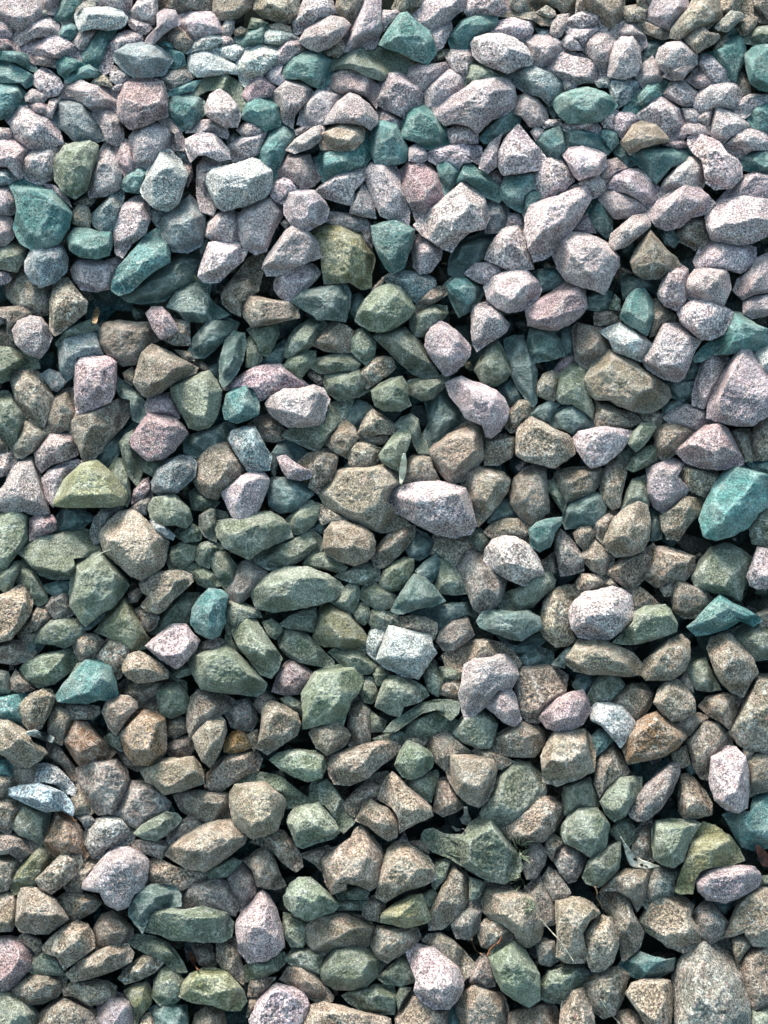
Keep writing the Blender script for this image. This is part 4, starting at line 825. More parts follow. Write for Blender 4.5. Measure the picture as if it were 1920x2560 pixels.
T3r|280.2,24.5 283.5,19 288,13.4 293.6,10 301.4,7.8 309.2,8.9 310.3,13.4 307,19 299.2,21.2 294.7,24.5 293.6,30.1 286.9,30.1 282.4,29|290.2,13.4 304.7,11.2|dark teal hump with lilac stones all round, near the top edge
L6|291.4,6.7 294.7,-11.2 312.5,-11.2 318.1,4.5 319.2,6.7 312.5,8.9 309.2,8.9 301.4,7.8 293.6,10||
L7|307,19 312.5,13.4 320.3,11.2 331.5,12.3 332.6,19 328.2,26.8 321.5,22.3 313.7,21.2|314.8,15.6 329.3,15.6|
B6-|270.2,32.3 276.9,31.2 282.4,31.2 279.1,35.7 272.4,37.9||
L6|279.1,35.7 282.4,31.2 290.2,30.1 295.8,31.2 296.9,37.9 292.5,40.1 291.4,49.1 285.8,46.8 281.3,40.1||
L6r+|294.7,27.9 296.9,23.4 304.7,21.2 313.7,21.2 321.5,23.4 328.2,29 332.6,34.6 332.6,40.1 324.8,42.4 317,45.7 308.1,42.4 300.3,39 295.8,34.6|299.2,24.5 314.8,25.6 303.6,33.5 325.9,35.7|big pale pink boulder with white top, below wide pale lilac stone near the top
T4r|175.4,44.6 178.7,39 184.3,34.6 192.1,32.3 201,32.3 205.5,35.7 207.7,41.3 207.7,49.1 201,55.8 195.5,53.5 187.6,49.1 178.7,49.1|183.2,37.9 197.7,35.7|broad dark teal rounded slab below a greyish lilac loaf stone
G5r|206.6,46.8 207.7,36.8 214.4,33.5 222.2,30.1 230,27.9 237.8,30.1 245.6,32.3 252.3,36.8 257.9,41.3 255.7,46.8 246.7,45.7 236.7,49.1 228.9,46.8 220,42.4 212.2,42.4|216.6,35.7 232.2,31.2 247.9,36.8|low wide smooth green grey stone beneath dark teal pyramid
L6|165.3,45.7 172,42.4 176.5,41.3 175.4,46.8 178.7,49.1 175.4,53.5 169.8,51.3||
L6|255.7,48 256.8,42.4 262.4,40.1 272.4,40.1 280.2,39 282.4,43.5 279.1,46.8 272.4,50.2 267.9,54.6 263.5,56.9 259,52.4|260.1,42.4 276.9,42.4|
L7r|265.7,58 269,52.4 275.7,46.8 282.4,43.5 288,46.8 290.2,52.4 290.2,56.9 283.5,60.2 274.6,64.7 267.9,68|273.5,51.3 285.8,50.2|
G7|292.5,40.1 299.2,39 305.8,41.3 312.5,45.7 317,50.2 312.5,51.3 303.6,52.4 295.8,55.8 291.4,53.5|298,42.4 309.2,46.8|
P5|206.6,51.3 208.8,46.8 214.4,42.4 220,40.1 225.6,43.5 232.2,49.1 236.7,53.5 236.7,60.2 234.5,66.9 228.9,60.2 221.1,56.9 214.4,58 208.8,55.8|212.2,45.7 221.1,44.6 225.6,54.6|dark pink brown block leaning beside a lilac mottled block
L5|235.6,64.7 236.7,53.5 241.2,45.7 249,45.7 255.7,49.1 262.4,53.5 265.7,61.3 265.7,66.9 256.8,66.9 253.4,73.6 246.7,70.3 241.2,68|241.2,48 257.9,55.8 247.9,55.8|lilac mottled block next to the dark pink brown block
L5|167.6,60.2 173.1,55.8 178.7,50.2 185.4,51.3 192.1,53.5 195.5,58 192.1,62.4 187.6,66.9 184.3,71.4 183.2,79.2 176.5,74.7 175.4,66.9 170.9,61.3|177.6,53.5 188.8,56.9 181,64.7|grey lilac hump behind a pale pink twin stone
L7|186.5,76.9 188.8,68 194.3,61.3 198.8,55.8 206.6,54.6 214.4,56.9 216.6,60.2 209.9,65.8 205.5,71.4 202.1,78.1 194.3,79.2|198.8,60.2 211.1,59.1 193.2,70.3|pale pink sloping stone, rear one of a touching pair
L6r+|202.1,78.1 205.5,71.4 211.1,63.6 218.9,58 224.4,60.2 231.1,65.8 235.6,71.4 235.6,76.9 231.1,81.4 226.7,78.1 216.6,76.9 209.9,76.9|214.4,63.6 225.6,64.7 221.1,72.5|pinkish brown domed stone, front one of a touching pair
L4-|234.5,73.6 236.7,69.1 242.3,69.1 247.9,73.6 251.2,75.8 250.1,80.3 244.5,76.9 236.7,76.9||
L6r+|270.2,66.9 279.1,61.3 286.9,58 295.8,51.3 307,48 317,49.1 321.5,54.6 322.6,61.3 320.3,68 314.8,72.5 307,74.7 301.4,80.3 298,83.6 294.7,79.2 285.8,76.9 279.1,78.1 273.5,73.6|296.9,55.8 314.8,52.4 286.9,66.9 309.2,66.9|very large speckled lilac boulder, widest stone of the upper heap
T5|251.2,85.9 252.3,75.8 255.7,66.9 261.2,62.4 267.9,65.8 271.3,72.5 275.7,76.9 280.2,81.4 282.4,89.2 273.5,91.4 266.8,92.6 260.1,88.1|256.8,70.3 265.7,69.1 270.2,82.5|mint teal stone spread below a lilac mottled block
L7|279.1,81.4 285.8,78.1 292.5,78.1 298,83.6 298,89.2 290.2,89.2 282.4,89.2|283.5,81.4 294.7,82.5|
T3|300.3,85.9 305.8,79.2 312.5,72.5 320.3,69.1 324.8,72.5 323.7,78.1 315.9,83.6 310.3,88.1 303.6,89.2|309.2,78.1 321.5,72.5|
T4|158.7,100.4 163.1,92.6 167.6,83.6 174.3,75.8 181,79.2 185.4,83.6 181,89.2 178.7,94.8 175.4,101.5 173.1,108.2 169.8,114.9 167.6,105.9|174.3,80.3 168.7,92.6|tall dark teal stone behind a low pale chip, rising above a flat mint block
L6+|178.7,93.7 184.3,87 194.3,80.3 199.9,78.1 203.3,80.3 199.9,88.1 194.3,92.6 184.3,95.9|185.4,88.1 198.8,81.4|
L5|184.3,81.4 188.8,79.2 193.2,79.2 189.9,82.5 185.4,84.7||
B8+|199.9,89.2 201,83.6 207.7,79.2 216.6,75.8 224.4,76.9 227.8,81.4 226.7,88.1 221.1,93.7 214.4,94.8 206.6,93.7 201,93.7|203.3,83.6 223.3,80.3 218.9,88.1|cream white block lit on top, resting on a bright teal block
T5|198.8,100.4 202.1,94.8 217.8,94.8 225.6,88.1 228.9,82.5 232.2,87 232.2,98.1 227.8,103.7 220,105.9 211.1,109.3 203.3,113.7 199.9,108.2|216.6,101.5 202.1,97 227.8,93.7|bright teal block carrying the cream white block
T5r|231.1,83.6 234.5,76.9 240.1,75.8 247.9,78.1 250.1,83.6 254.6,92.6 255.7,98.1 251.2,101.5 242.3,102.6 234.5,101.5 232.2,94.8 232.2,88.1|235.6,79.2 246.7,81.4 243.4,91.4|rounded mint and teal stone beside the cream white block
L7|255.7,92.6 260.1,90.3 265.7,93.7 266.8,99.2 263.5,101.5 255.7,100.4||
L7|266.8,97 272.4,92.6 280.2,90.3 290.2,89.2 299.2,91.4 301.4,97 300.3,103.7 294.7,100.4 289.1,101.5 285.8,105.9 279.1,100.4 273.5,102.6|273.5,94.8 292.5,92.6|
T4|273.5,104.8 275.7,98.1 281.3,97 285.8,101.5 286.9,107.1 284.7,113.7 281.3,119.3 278,121.5 275.7,113.7|278,101.5 281.3,109.3|
T3|284.7,114.9 288,104.8 291.4,99.2 296.9,103.7 304.7,109.3 310.3,114.9 312.5,121.5 310.3,124.9 301.4,121.5 295.8,116 291.4,112.6|291.4,102.6 303.6,114.9|
P4|170.9,113.7 175.4,103.7 179.8,97 187.6,97 193.2,97 195.5,104.8 199.9,110.4 195.5,114.9 188.8,118.2 185.4,113.7 178.7,110.4|181,100.4 189.9,105.9|
K4-|194.3,100.4 198.8,98.1 199.9,108.2 202.1,113.7 197.7,110.4||
L7|168.7,120.4 172,113.7 177.6,110.4 184.3,112.6 188.8,118.2 182.1,121.5 176.5,127.1 172,124.9|174.3,114.9 183.2,114.9|
L6|197.7,119.3 203.3,113.7 211.1,108.2 220,105.9 227.8,104.8 231.1,108.2 225.6,114.9 221.1,119.3 220,128.2 212.2,126 204.4,123.8|208.8,112.6 225.6,108.2|pale lilac stone with dark hollow below, beside a tall white grooved one
L7r|226.7,108.2 232.2,102.6 240.1,101.5 246.7,102.6 249,108.2 250.1,116 253.4,123.8 255.7,131.6 254.6,139.4 245.6,137.2 237.8,133.8 233.4,124.9 230,116|231.1,105.9 244.5,107.1 238.9,120.4|tall white rounded stone next to the red-streaked stone
P5|249,109.3 254.6,101.5 262.4,100.4 269,103.7 273.5,109.3 275.7,116 278,123.8 271.3,129.4 263.5,133.8 260.1,137.2 256.8,128.2 252.3,119.3|255.7,103.7 267.9,108.2 262.4,120.4|lilac stone with a strong red streak down its face
L5|218.9,132.7 221.1,123.8 226.7,114.9 231.1,120.4 233.4,128.2 234.5,136 226.7,134.9|226.7,118.2 227.8,128.2|
L6+|259,140.5 265.7,132.7 273.5,127.1 281.3,120.4 290.2,112.6 296.9,117.1 302.5,124.9 305.8,134.9 302.5,142.7 293.6,145 286.9,150.5 282.4,157.2 273.5,152.8 264.6,147.2|289.1,116 283.5,136 300.3,128.2|biggest peaked lilac grey stone, beside the red-streaked stone
K4-|300.3,124.9 307,122.7 313.7,126 317,131.6 317,139.4 311.4,143.9 303.6,143.9 305.8,134.9||
L6+|177.6,127.1 181,120.4 188.8,118.2 196.6,119.3 202.1,124.9 205.5,130.5 203.3,138.3 196.6,141.6 189.9,145 182.1,140.5 177.6,133.8|182.1,121.5 196.6,121.5 192.1,130.5|cube-like lilac stone with pale top beside a pink tinged ridge stone
L5-|202.1,138.3 206.6,132.7 216.6,133.8 227.8,137.2 230,141.6 222.2,143.9 212.2,140.5||
O4|194.3,145 202.1,139.4 211.1,139.4 218.9,142.7 225.6,147.2 231.1,155 233.4,162.8 231.1,170.6 231.1,178.4 224.4,179.5 217.8,175.1 211.1,176.2 203.3,176.2 202.1,167.3 201,159.5 196.6,151.7|205.5,142.7 221.1,150.5 214.4,165|big flat olive green stone with corner edges
P5-|225.6,142.7 231.1,139.4 233.4,146.1 232.2,153.9 227.8,149.4||
T3+|232.2,141.6 238.9,139.4 246.7,137.2 254.6,140.5 259,143.9 257.9,151.7 255.7,157.2 252.3,167.3 245.6,170.6 241.2,167.3 236.7,159.5 233.4,151.7|236.7,142.7 255.7,145 245.6,153.9|dark teal shield with flat top, beside big flat olive stone
L6|257.9,156.1 259,148.3 264.6,147.2 270.2,151.7 275.7,156.1 274.6,161.7 269,169.5 262.4,170.6 259,166.2|262.4,149.4 271.3,156.1|
L6-|175.4,139.4 178.7,137.2 182.1,140.5 178.7,142.7||
L7+|164.2,167.3 166.5,160.6 173.1,151.7 178.7,143.9 184.3,140.5 191,142.7 196.6,149.4 202.1,157.2 201,160.6 192.1,163.9 183.2,167.3 174.3,171.7 167.6,171.7|182.1,142.7 195.5,152.8 175.4,159.5|pale pinkish stone with white sunny slope, beside big flat olive stone
D3-|282.4,163.9 284.7,156.1 291.4,150.5 301.4,146.1 312.5,143.9 307,152.8 302.5,159.5 294.7,167.3 289.1,172.8 282.4,169.5|290.2,152.8 308.1,146.1|dark slate slab with a pale greenish top facet
B3+|150.8,190.8 153.1,185.2 160.9,185.2 169.8,187.4 179.8,188.5 186.5,193 186.5,198.6 176.5,200.8 167.6,203 157.5,204.2 153.1,198.6|156.4,187.4 175.4,191.9 160.9,198.6|tan brown chunk overlapping a brown pink stone in shade, beside a dark slate plate
L6|172,176.3 174.3,170.7 179.8,165.1 185.4,164 191,164 196.6,166.2 199.9,170.7 196.6,175.2 192.1,179.6 186.5,184.1 181,188.5 175.4,185.2 172,180.7|176.5,169.6 189.9,170.7 181,179.6|lilac sharp-nosed stone behind a thin dark slate plate, below pinkish white-sloped stone
D3+|182.1,188.5 188.8,181.9 199.9,179.6 209.9,178.5 216.6,177.4 218.9,184.1 217.8,193 215.5,200.8 207.7,199.7 198.8,199.7 191,194.1|192.1,184.1 214.4,180.7|thin dark slate plate lying flat in the central hollow
B3|232.2,180.7 240.1,172.9 238.9,180.7 234.5,185.2||
D2-|218.9,186.3 224.4,184.1 228.9,188.5 225.6,195.2 223.3,200.8 218.9,194.1||
K4r|240.1,174.1 245.6,170.7 253.4,169.6 263.5,170.7 270.2,174.1 271.3,178.5 265.7,183 260.1,188.5 255.7,185.2 250.1,179.6 243.4,177.4|245.6,172.9 263.5,174.1|
G6r+|222.2,199.7 224.4,193 227.8,187.4 234.5,180.7 243.4,177.4 250.1,179.6 255.7,186.3 259,193 255.7,198.6 247.9,204.2 238.9,207.5 231.1,206.4 225.6,203|231.1,186.3 245.6,181.9 254.6,194.1 232.2,196.4|pale cream green cap-shaped boulder with an overhanging brown foot
B3|259,191.9 263.5,185.2 270.2,179.6 278,179.6 279.1,184.1 272.4,188.5 265.7,191.9 260.1,195.2||
G3|256.8,197.5 262.4,194.1 270.2,190.8 278,191.9 279.1,196.4 274.6,201.9 267.9,209.7 260.1,209.7 256.8,204.2|263.5,196.4 274.6,194.1|
D3|278,178.5 282.4,174.1 289.1,172.9 296.9,177.4 302.5,181.9 299.2,188.5 293.6,194.1 286.9,197.5 283.5,190.8 280.2,184.1||sharp dark teal shard carrying a small mint stone
T6+|279.1,178.5 284.7,174.1 291.4,174.1 296.9,179.6 296.9,186.3 292.5,190.8 285.8,186.3 281.3,183|282.4,178.5 292.5,177.4|
L6|291.4,170.7 296.9,165.1 304.7,164 313.7,166.2 317,168.5 311.4,172.9 305.8,176.3 302.5,177.4 296.9,175.2|298,168.5 310.3,167.4|
L6+|294.7,196.4 295.8,191.9 300.3,189.7 304.7,188.5 308.1,191.9 313.7,196.4 318.1,203 315.9,207.5 309.2,212 302.5,216.4 298,219.8 295.8,215.3 294.7,207.5|299.2,193 309.2,197.5 303.6,207.5|lilac tilted block below the bluish white egg stone
L5+|265.7,216.4 266.8,209.7 270.2,204.2 274.6,200.8 280.2,203 285.8,207.5 290.2,212 293.6,216.4 293.6,222 289.1,227.6 283.5,233.2 278,234.3 273.5,228.7 269,223.1|272.4,204.2 288,216.4 279.1,225.3|pinkish block with a white corner in the middle, beside a mossy green slab
G3|233.4,210.9 238.9,207.5 245.6,206.4 253.4,205.3 257.9,207.5 262.4,213.1 265.7,219.8 270.2,227.6 273.5,234.3 265.7,235.4 257.9,233.2 250.1,226.5 242.3,218.7|241.2,208.6 255.7,208.6 261.2,223.1|mossy brown green slanting slab below cream green cap-shaped boulder
G3|218.9,212 222.2,207.5 226.7,205.3 231.1,209.7 234.5,215.3 233.4,222 228.9,227.6 224.4,224.2 220,219.8|225.6,208.6 228.9,216.4|
G5|178.7,217.5 181,210.9 185.4,205.3 192.1,200.8 198.8,199.7 203.3,203 199.9,208.6 195.5,215.3 189.9,219.8 182.1,223.1 178.7,222|183.2,210.9 196.6,203 192.1,214.2|
B5|195.5,215.3 201,208.6 206.6,201.9 211.1,201.9 216.6,204.2 220,207.5 218.9,214.2 218.9,219.8 211.1,219.8 203.3,218.7|203.3,208.6 209.9,203 208.8,213.1|
G4|193.2,228.7 198.8,224.2 206.6,222 215.5,220.9 221.1,223.1 224.4,227.6 221.1,232 211.1,233.2 201,233.2|198.8,226.5 216.6,223.1|
G4|177.6,228.7 182.1,223.1 189.9,219.8 196.6,219.8 196.6,225.3 192.1,230.9 187.6,236.5 182.1,232||
B4|226.7,238.7 224.4,234.3 228.9,228.7 233.4,224.2 238.9,223.1 244.5,224.2 246.7,229.8 242.3,234.3 235.6,238.7 230,242.1|231.1,229.8 241.2,225.3|
G3|203.3,238.7 204.4,234.3 214.4,233.2 224.4,230.9 227.8,234.3 226.7,239.8 231.1,243.2 223.3,247.7 212.2,249.9 205.5,245.4|208.8,236.5 224.4,234.3|
B4-|193.2,230.9 201,234.3 203.3,239.8 198.8,239.8 193.2,235.4||
G4+|232.2,244.3 237.8,239.8 244.5,236.5 251.2,235.4 254.6,241 254.6,247.7 256.8,253.2 250.1,256.6 240.1,256.6 234.5,253.2|236.7,243.2 249,237.6 241.2,252.1|green brown cube with notched face, centre of the picture
G4|253.4,239.8 256.8,237.6 263.5,236.5 270.2,236.5 275.7,234.3 280.2,236.5 276.9,242.1 270.2,248.8 263.5,249.9 256.8,246.5|259,238.7 274.6,237.6 265.7,245.4|
D3-|265.7,270 269,263.3 266.8,252.1 270.2,245.4 278,242.1 280.2,246.5 283.5,253.2 290.2,261 291.4,263.3 282.4,268.8 274.6,274.4 267.9,277.8|272.4,248.8 276.9,261|blue slate slab sloping under a red-flecked white lilac stone
L7+|279.1,239.8 283.5,237.6 289.1,235.4 295.8,238.7 303.6,241 310.3,244.3 314.8,248.8 318.1,255.5 317,262.1 312.5,268.8 307,273.3 303.6,272.2 301.4,265.5 295.8,263.3 291.4,261 286.9,254.3 281.3,247.7|285.8,239.8 309.2,248.8 299.2,256.6 308.1,265.5|bent white lilac stone with red flecks, over a blue slate slab
L7+|166.5,252.1 169.8,247.7 177.6,243.2 186.5,243.2 195.5,241 202.1,243.2 205.5,249.9 203.3,256.6 202.1,262.1 198.8,265.5 189.9,266.6 179.8,266.6 173.1,262.1 168.7,257.7|177.6,245.4 198.8,245.4 174.3,255.5 192.1,261|wide whitish lilac stone sitting alone on green brown ones in the middle
G4|177.6,272.2 182.1,267.7 189.9,267.7 199.9,265.5 204.4,259.9 205.5,253.2 212.2,251 221.1,249.9 217.8,257.7 212.2,266.6 205.5,274.4 198.8,282.2 189.9,277.8 182.1,274.4|208.8,254.3 203.3,267.7 187.6,271.1|green brown bracket-shaped stone under wide whitish lilac stone
B4-|156.4,265.5 163.1,261 168.7,259.9 173.1,264.4 177.6,268.8 177.6,273.3 170.9,275.5 164.2,274.4||
D3-|218.9,255.5 223.3,251 227.8,252.1 232.2,255.5 228.9,259.9 225.6,266.6 222.2,267.7 216.6,262.1||
B5|224.4,270 226.7,264.4 230,258.8 233.4,256.6 238.9,259.9 244.5,264.4 249,267.7 245.6,271.1 236.7,271.1 228.9,273.3|230,265.5 234.5,258.8 243.4,266.6|
B4|203.3,276.6 208.8,271.1 213.3,265.5 216.6,263.3 221.1,267.7 223.3,273.3 220,280 216.6,285.6 209.9,282.2|214.4,266.6 217.8,273.3|
B3-|224.4,273.3 236.7,271.1 245.6,271.1 243.4,275.5 236.7,277.8 227.8,276.6||
G5|246.7,265.5 251.2,261 256.8,258.8 261.2,262.1 262.4,268.8 265.7,274.4 267.9,282.2 261.2,282.2 256.8,274.4 255.7,267.7 250.1,268.8||
G6+|236.7,284.5 241.2,277.8 245.6,272.2 250.1,268.8 255.7,268.8 256.8,274.4 254.6,281.1 251.2,286.7 251.2,294.5 244.5,292.3 238.9,288.9|242.3,278.9 252.3,271.1 247.9,283.3|
B5r|217.8,282.2 222.2,276.6 228.9,276.6 235.6,280 238.9,280 236.7,286.7 232.2,291.1 224.4,293.4 218.9,290|222.2,278.9 231.1,280|
D2-|213.3,293.4 218.9,287.8 221.1,292.3 216.6,294.5||
D3-|169.8,283.3 174.3,276.6 178.7,275.5 185.4,278.9 189.9,282.2 188.8,286.7 184.3,290 177.6,286.7 174.3,285.6 172,296.7 168.7,290||
L6+|173.1,285.6 178.7,284.5 184.3,288.9 189.9,292.3 195.5,294.5 194.3,298.9 187.6,300.1 179.8,298.9 176.5,294.5||
B4|186.5,290 192.1,284.5 198.8,281.1 206.6,281.1 211.1,284.5 209.9,292.3 209.9,298.9 205.5,303.4 198.8,307.9 193.2,303.4 195.5,295.6 191,292.3|195.5,285.6 206.6,284.5 201,296.7|grey brown stone behind a small lilac sliver, near the biggest buff white boulder
B6r|253.4,294.5 254.6,287.8 257.9,285.6 264.6,284.5 269,285.6 270.2,292.3 273.5,298.9 270.2,302.3 260.1,301.2 253.4,301.2|257.9,287.8 267.9,287.8|
B6|267.9,283.3 272.4,277.8 280.2,271.1 288,266.6 294.7,263.3 300.3,264.4 302.5,270 303.6,278.9 302.5,285.6 295.8,293.4 289.1,300.1 282.4,301.2 276.9,296.7 272.4,291.1|278,276.6 294.7,266.6 299.2,278.9 283.5,292.3|large tan sloping stone under bent white lilac one
B7r|198.8,306.8 205.5,301.2 209.9,294.5 218.9,292.3 227.8,291.1 236.7,290 242.3,290 246.7,295.6 250.1,302.3 243.4,305.6 241.2,313.4 247.9,319 254.6,326.8 247.9,330.2 236.7,331.3 225.6,326.8 216.6,322.4 208.8,319 203.3,314.6|214.4,296.7 236.7,293.4 245.6,301.2 221.1,315.7 238.9,324.6|biggest buff white boulder of the middle, partly under the long pale pink topped one
L6r+|240.1,313.4 243.4,306.8 252.3,303.4 262.4,301.2 274.6,301.2 284.7,303.4 290.2,305.6 293.6,311.2 294.7,319 296.9,327.9 293.6,333.5 283.5,335.7 272.4,333.5 261.2,327.9 252.3,322.4 243.4,319|252.3,305.6 285.8,309 245.6,315.7 288,325.7|long pale pink topped boulder lying over the biggest buff white one
B5r|288,301.2 292.5,295.6 299.2,292.3 307,293.4 313.7,295.6 318.1,300.1 317,306.8 311.4,314.6 304.7,322.4 299.2,327.9 295.8,323.5 294.7,314.6 292.5,307.9|296.9,296.7 311.4,297.8 303.6,314.6|brown boxy stone behind the long pale pink topped boulder
B5|303.6,283.3 304.7,275.5 312.5,272.2 320.3,273.3 322.6,278.9 319.2,285.6 311.4,290 303.6,290|308.1,275.5 319.2,276.6|
G3|296.9,230.9 300.3,224.2 304.7,216.4 310.3,213.1 313.7,217.5 317,225.3 319.2,233.2 314.8,237.6 309.2,241 301.4,238.7|302.5,225.3 310.3,216.4 311.4,233.2|dark green stone between a pinkish white-cornered block and a long curved slate
B4|198.8,314.6 203.3,316.8 209.9,321.2 216.6,324.6 214.4,330.2 207.7,325.7 202.1,327.9 197.7,321.2||
D4r|167.6,303.4 169.8,298.9 177.6,298.9 186.5,301.2 193.2,304.5 195.5,309 189.9,313.4 183.2,319 174.3,320.1 168.7,315.7|173.1,301.2 188.8,305.6 181,315.7|smooth grey teal stone beside the lilac heart-shaped stone
G6|178.7,325.7 183.2,320.1 188.8,314.6 194.3,313.4 198.8,316.8 198.8,322.4 195.5,327.9 189.9,332.4 184.3,333.5 179.8,330.2||
G6r+|157.5,370.2 160.9,364.6 169.8,357.9 178.7,354.5 192.1,354.5 203.3,359 211.1,363.5 214.4,369 207.7,374.6 197.7,378 186.5,380.2 172,382.4 160.9,380.2|169.8,362.4 192.1,361.2 207.7,366.8 174.3,372.4 192.1,370.2|big light mint spindle-shaped boulder with long grooves
G3|158.7,347.9 169.8,342.3 184.3,335.6 194.3,331.1 201,337.8 199.9,344.5 189.9,349 178.7,354.5 169.8,355.7 162,352.3|183.2,341.2 196.6,336.7|dark green rough slab tucked above the big light mint spindle boulder
B4+|160.9,467.2 163.1,454.9 164.2,440.4 169.8,438.2 178.7,441.5 185.4,446 187.6,452.7 185.4,459.4 178.7,463.8 172,468.3 167.6,471.6|167.6,444.9 181,448.2 169.8,460.5|tan lumpy stone near the small rusty orange one, with dark gap below
B5r+|202.1,340 203.3,332.2 207.7,326.7 215.5,325.6 225.6,328.9 232.2,333.4 234.5,338.9 233.4,345.6 228.9,351.2 221.1,353.4 211.1,350.1 203.3,345.6|209.9,332.2 225.6,334.5 214.4,343.4 227.8,345.6|round brown ball-like stone just below the biggest buff white boulder
G3|189.9,352.3 195.5,346.7 203.3,345.6 211.1,350.1 216.6,354.5 212.2,357.9 203.3,355.7 195.5,354.5||
G3|209.9,360.1 216.6,356.8 225.6,353.4 233.4,352.3 236.7,356.8 236.7,362.4 230,365.7 218.9,363.5|216.6,359 232.2,356.8|
B3|233.4,349 236.7,341.2 242.3,334.5 250.1,330 259,328.9 257.9,335.6 253.4,342.3 247.9,347.9 241.2,353.4 235.6,354.5|241.2,341.2 252.3,334.5|
G5r|237.8,363.5 240.1,356.8 245.6,352.3 252.3,349 257.9,350.1 257.9,355.7 255.7,362.4 251.2,367.9 243.4,369 238.9,366.8|243.4,356.8 254.6,353.4 247.9,363.5|
D3r+|244.5,381.3 247.9,374.6 252.3,367.9 256.8,361.2 259,359 265.7,361.2 271.3,366.8 275.7,372.4 278,375.7 270.2,379.1 261.2,380.2 252.3,383.5 247.9,383.5|257.9,365.7 252.3,376.8 265.7,372.4|dark slate tent-shaped stone with smooth split faces, near the centre of the heap
G5|224.4,372.4 227.8,366.8 234.5,364.6 241.2,367.9 246.7,372.4 244.5,379.1 236.7,381.3 228.9,376.8|230,370.2 238.9,370.2|
G5|272.4,367.9 273.5,359 275.7,350.1 281.3,352.3 286.9,357.9 290.2,365.7 291.4,370.2 283.5,371.3 275.7,370.2|278,354.5 285.8,363.5|
D4|260.1,356.8 265.7,351.2 272.4,346.7 275.7,351.2 273.5,357.9 270.2,363.5 264.6,361.2|265.7,353.4 270.2,356.8|
B6-|270.2,345.6 272.4,335.6 279.1,334.5 290.2,335.6 296.9,338.9 292.5,345.6 288,351.2 284.7,353.4 278,351.2|274.6,340 290.2,340|
M5|286.9,354.5 290.2,346.7 295.8,343.4 301.4,343.4 305.8,349 310.3,355.7 315.9,361.2 314.8,367.9 312.5,374.6 307,381.3 301.4,383.5 295.8,379.1 292.5,370.2 289.1,362.4|294.7,347.9 301.4,365.7 310.3,370.2|lumpy grey stone leaning under a pink rounded box-shaped one
L6r+|302.5,351.2 303.6,343.4 308.1,337.8 314.8,334.5 321.5,335.6 328.2,338.9 332.6,342.3 337.1,350.1 339.3,357.9 336,363.5 327,365.7 318.1,362.4 309.2,356.8|310.3,340 325.9,341.2 312.5,350.1 330.4,356.8|pink rounded box-shaped stone resting on a lumpy grey one
G6|206.6,375.7 212.2,370.2 218.9,364.6 223.3,363.5 224.4,370.2 223.3,376.8 220,382.4 214.4,380.2|221.1,367.9 214.4,376.8|
G3|221.1,383.5 225.6,376.8 230,379.1 232.2,385.8 227.8,390.2 223.3,388||
G4|228.9,385.8 233.4,381.3 241.2,381.3 247.9,384.7 249,389.1 242.3,392.5 233.4,392.5|234.5,384.7|
O5|196.6,398 198.8,386.9 202.1,376.8 205.5,374.6 211.1,378 217.8,381.3 220,386.9 225.6,392.5 228.9,398 228.9,405.8 225.6,410.3 218.9,408.1 211.1,403.6 203.3,403.6 198.8,401.4|205.5,379.1 216.6,388 209.9,396.9 223.3,399.2|olive stone with pointed top, just below the big light mint spindle boulder
G4r|175.4,390.2 182.1,384.7 189.9,381.3 196.6,380.2 197.7,386.9 195.5,394.7 188.8,393.6 181,392.5|181,388 194.3,383.5|
G4|164.2,389.1 169.8,386.9 174.3,390.2 176.5,393.6 172,399.2 167.6,396.9||
G5|174.3,399.2 178.7,393.6 185.4,392.5 191,395.8 196.6,401.4 202.1,407 207.7,412.5 207.7,415.9 198.8,415.9 187.6,413.6 181,410.3 175.4,404.7|182.1,396.9 194.3,405.8 185.4,405.8|grey green stone with a sloping ridge, beside the mint grey slanting oblong
B7|249,390.2 251.2,385.8 257.9,384.7 265.7,385.8 272.4,389.1 272.4,394.7 270.2,399.2 264.6,394.7 257.9,392.5 251.2,392.5|255.7,386.9 267.9,390.2|
W6r|228.9,402.5 231.1,394.7 233.4,391.3 240.1,392.5 242.3,396.9 238.9,402.5 236.7,408.1 234.5,411.4 230,408.1|233.4,394.7 235.6,403.6|
W5+|235.6,412.5 237.8,403.6 238.9,395.8 243.4,391.3 250.1,392.5 256.8,391.3 263.5,394.7 269,398 270.2,404.7 272.4,408.1 267.9,413.6 264.6,419.2 261.2,423.7 253.4,422.6 245.6,419.2 238.9,415.9|243.4,395.8 263.5,399.2 243.4,410.3 263.5,412.5|rugged white speckled block with rough face, near the centre of the heap
G3r|206.6,408.1 212.2,403.6 218.9,405.8 226.7,409.2 233.4,411.4 234.5,415.9 231.1,420.3 224.4,421.5 216.6,418.1 211.1,412.5|214.4,408.1 227.8,412.5|
M5|273.5,400.3 275.7,394.7 281.3,389.1 286.9,384.7 291.4,385.8 293.6,391.3 295.8,396.9 290.2,401.4 283.5,405.8 278,405.8|282.4,392.5 290.2,390.2 288,398|
B5|278,409.2 283.5,403.6 292.5,400.3 303.6,399.2 312.5,401.4 320.3,407 324.8,413.6 322.6,417 312.5,410.3 303.6,410.3 294.7,413.6 289.1,419.2 281.3,418.1|288,407 308.1,403.6|brown lilac long stone arching over a lilac hooded stone
D4+|298,388 302.5,382.4 311.4,381.3 321.5,382.4 329.3,381.3 337.1,385.8 339.3,392.5 332.6,395.8 325.9,400.3 318.1,399.2 309.2,395.8 300.3,392.5|314.8,384.7 330.4,388|large blue slate slab right of centre, broken edges
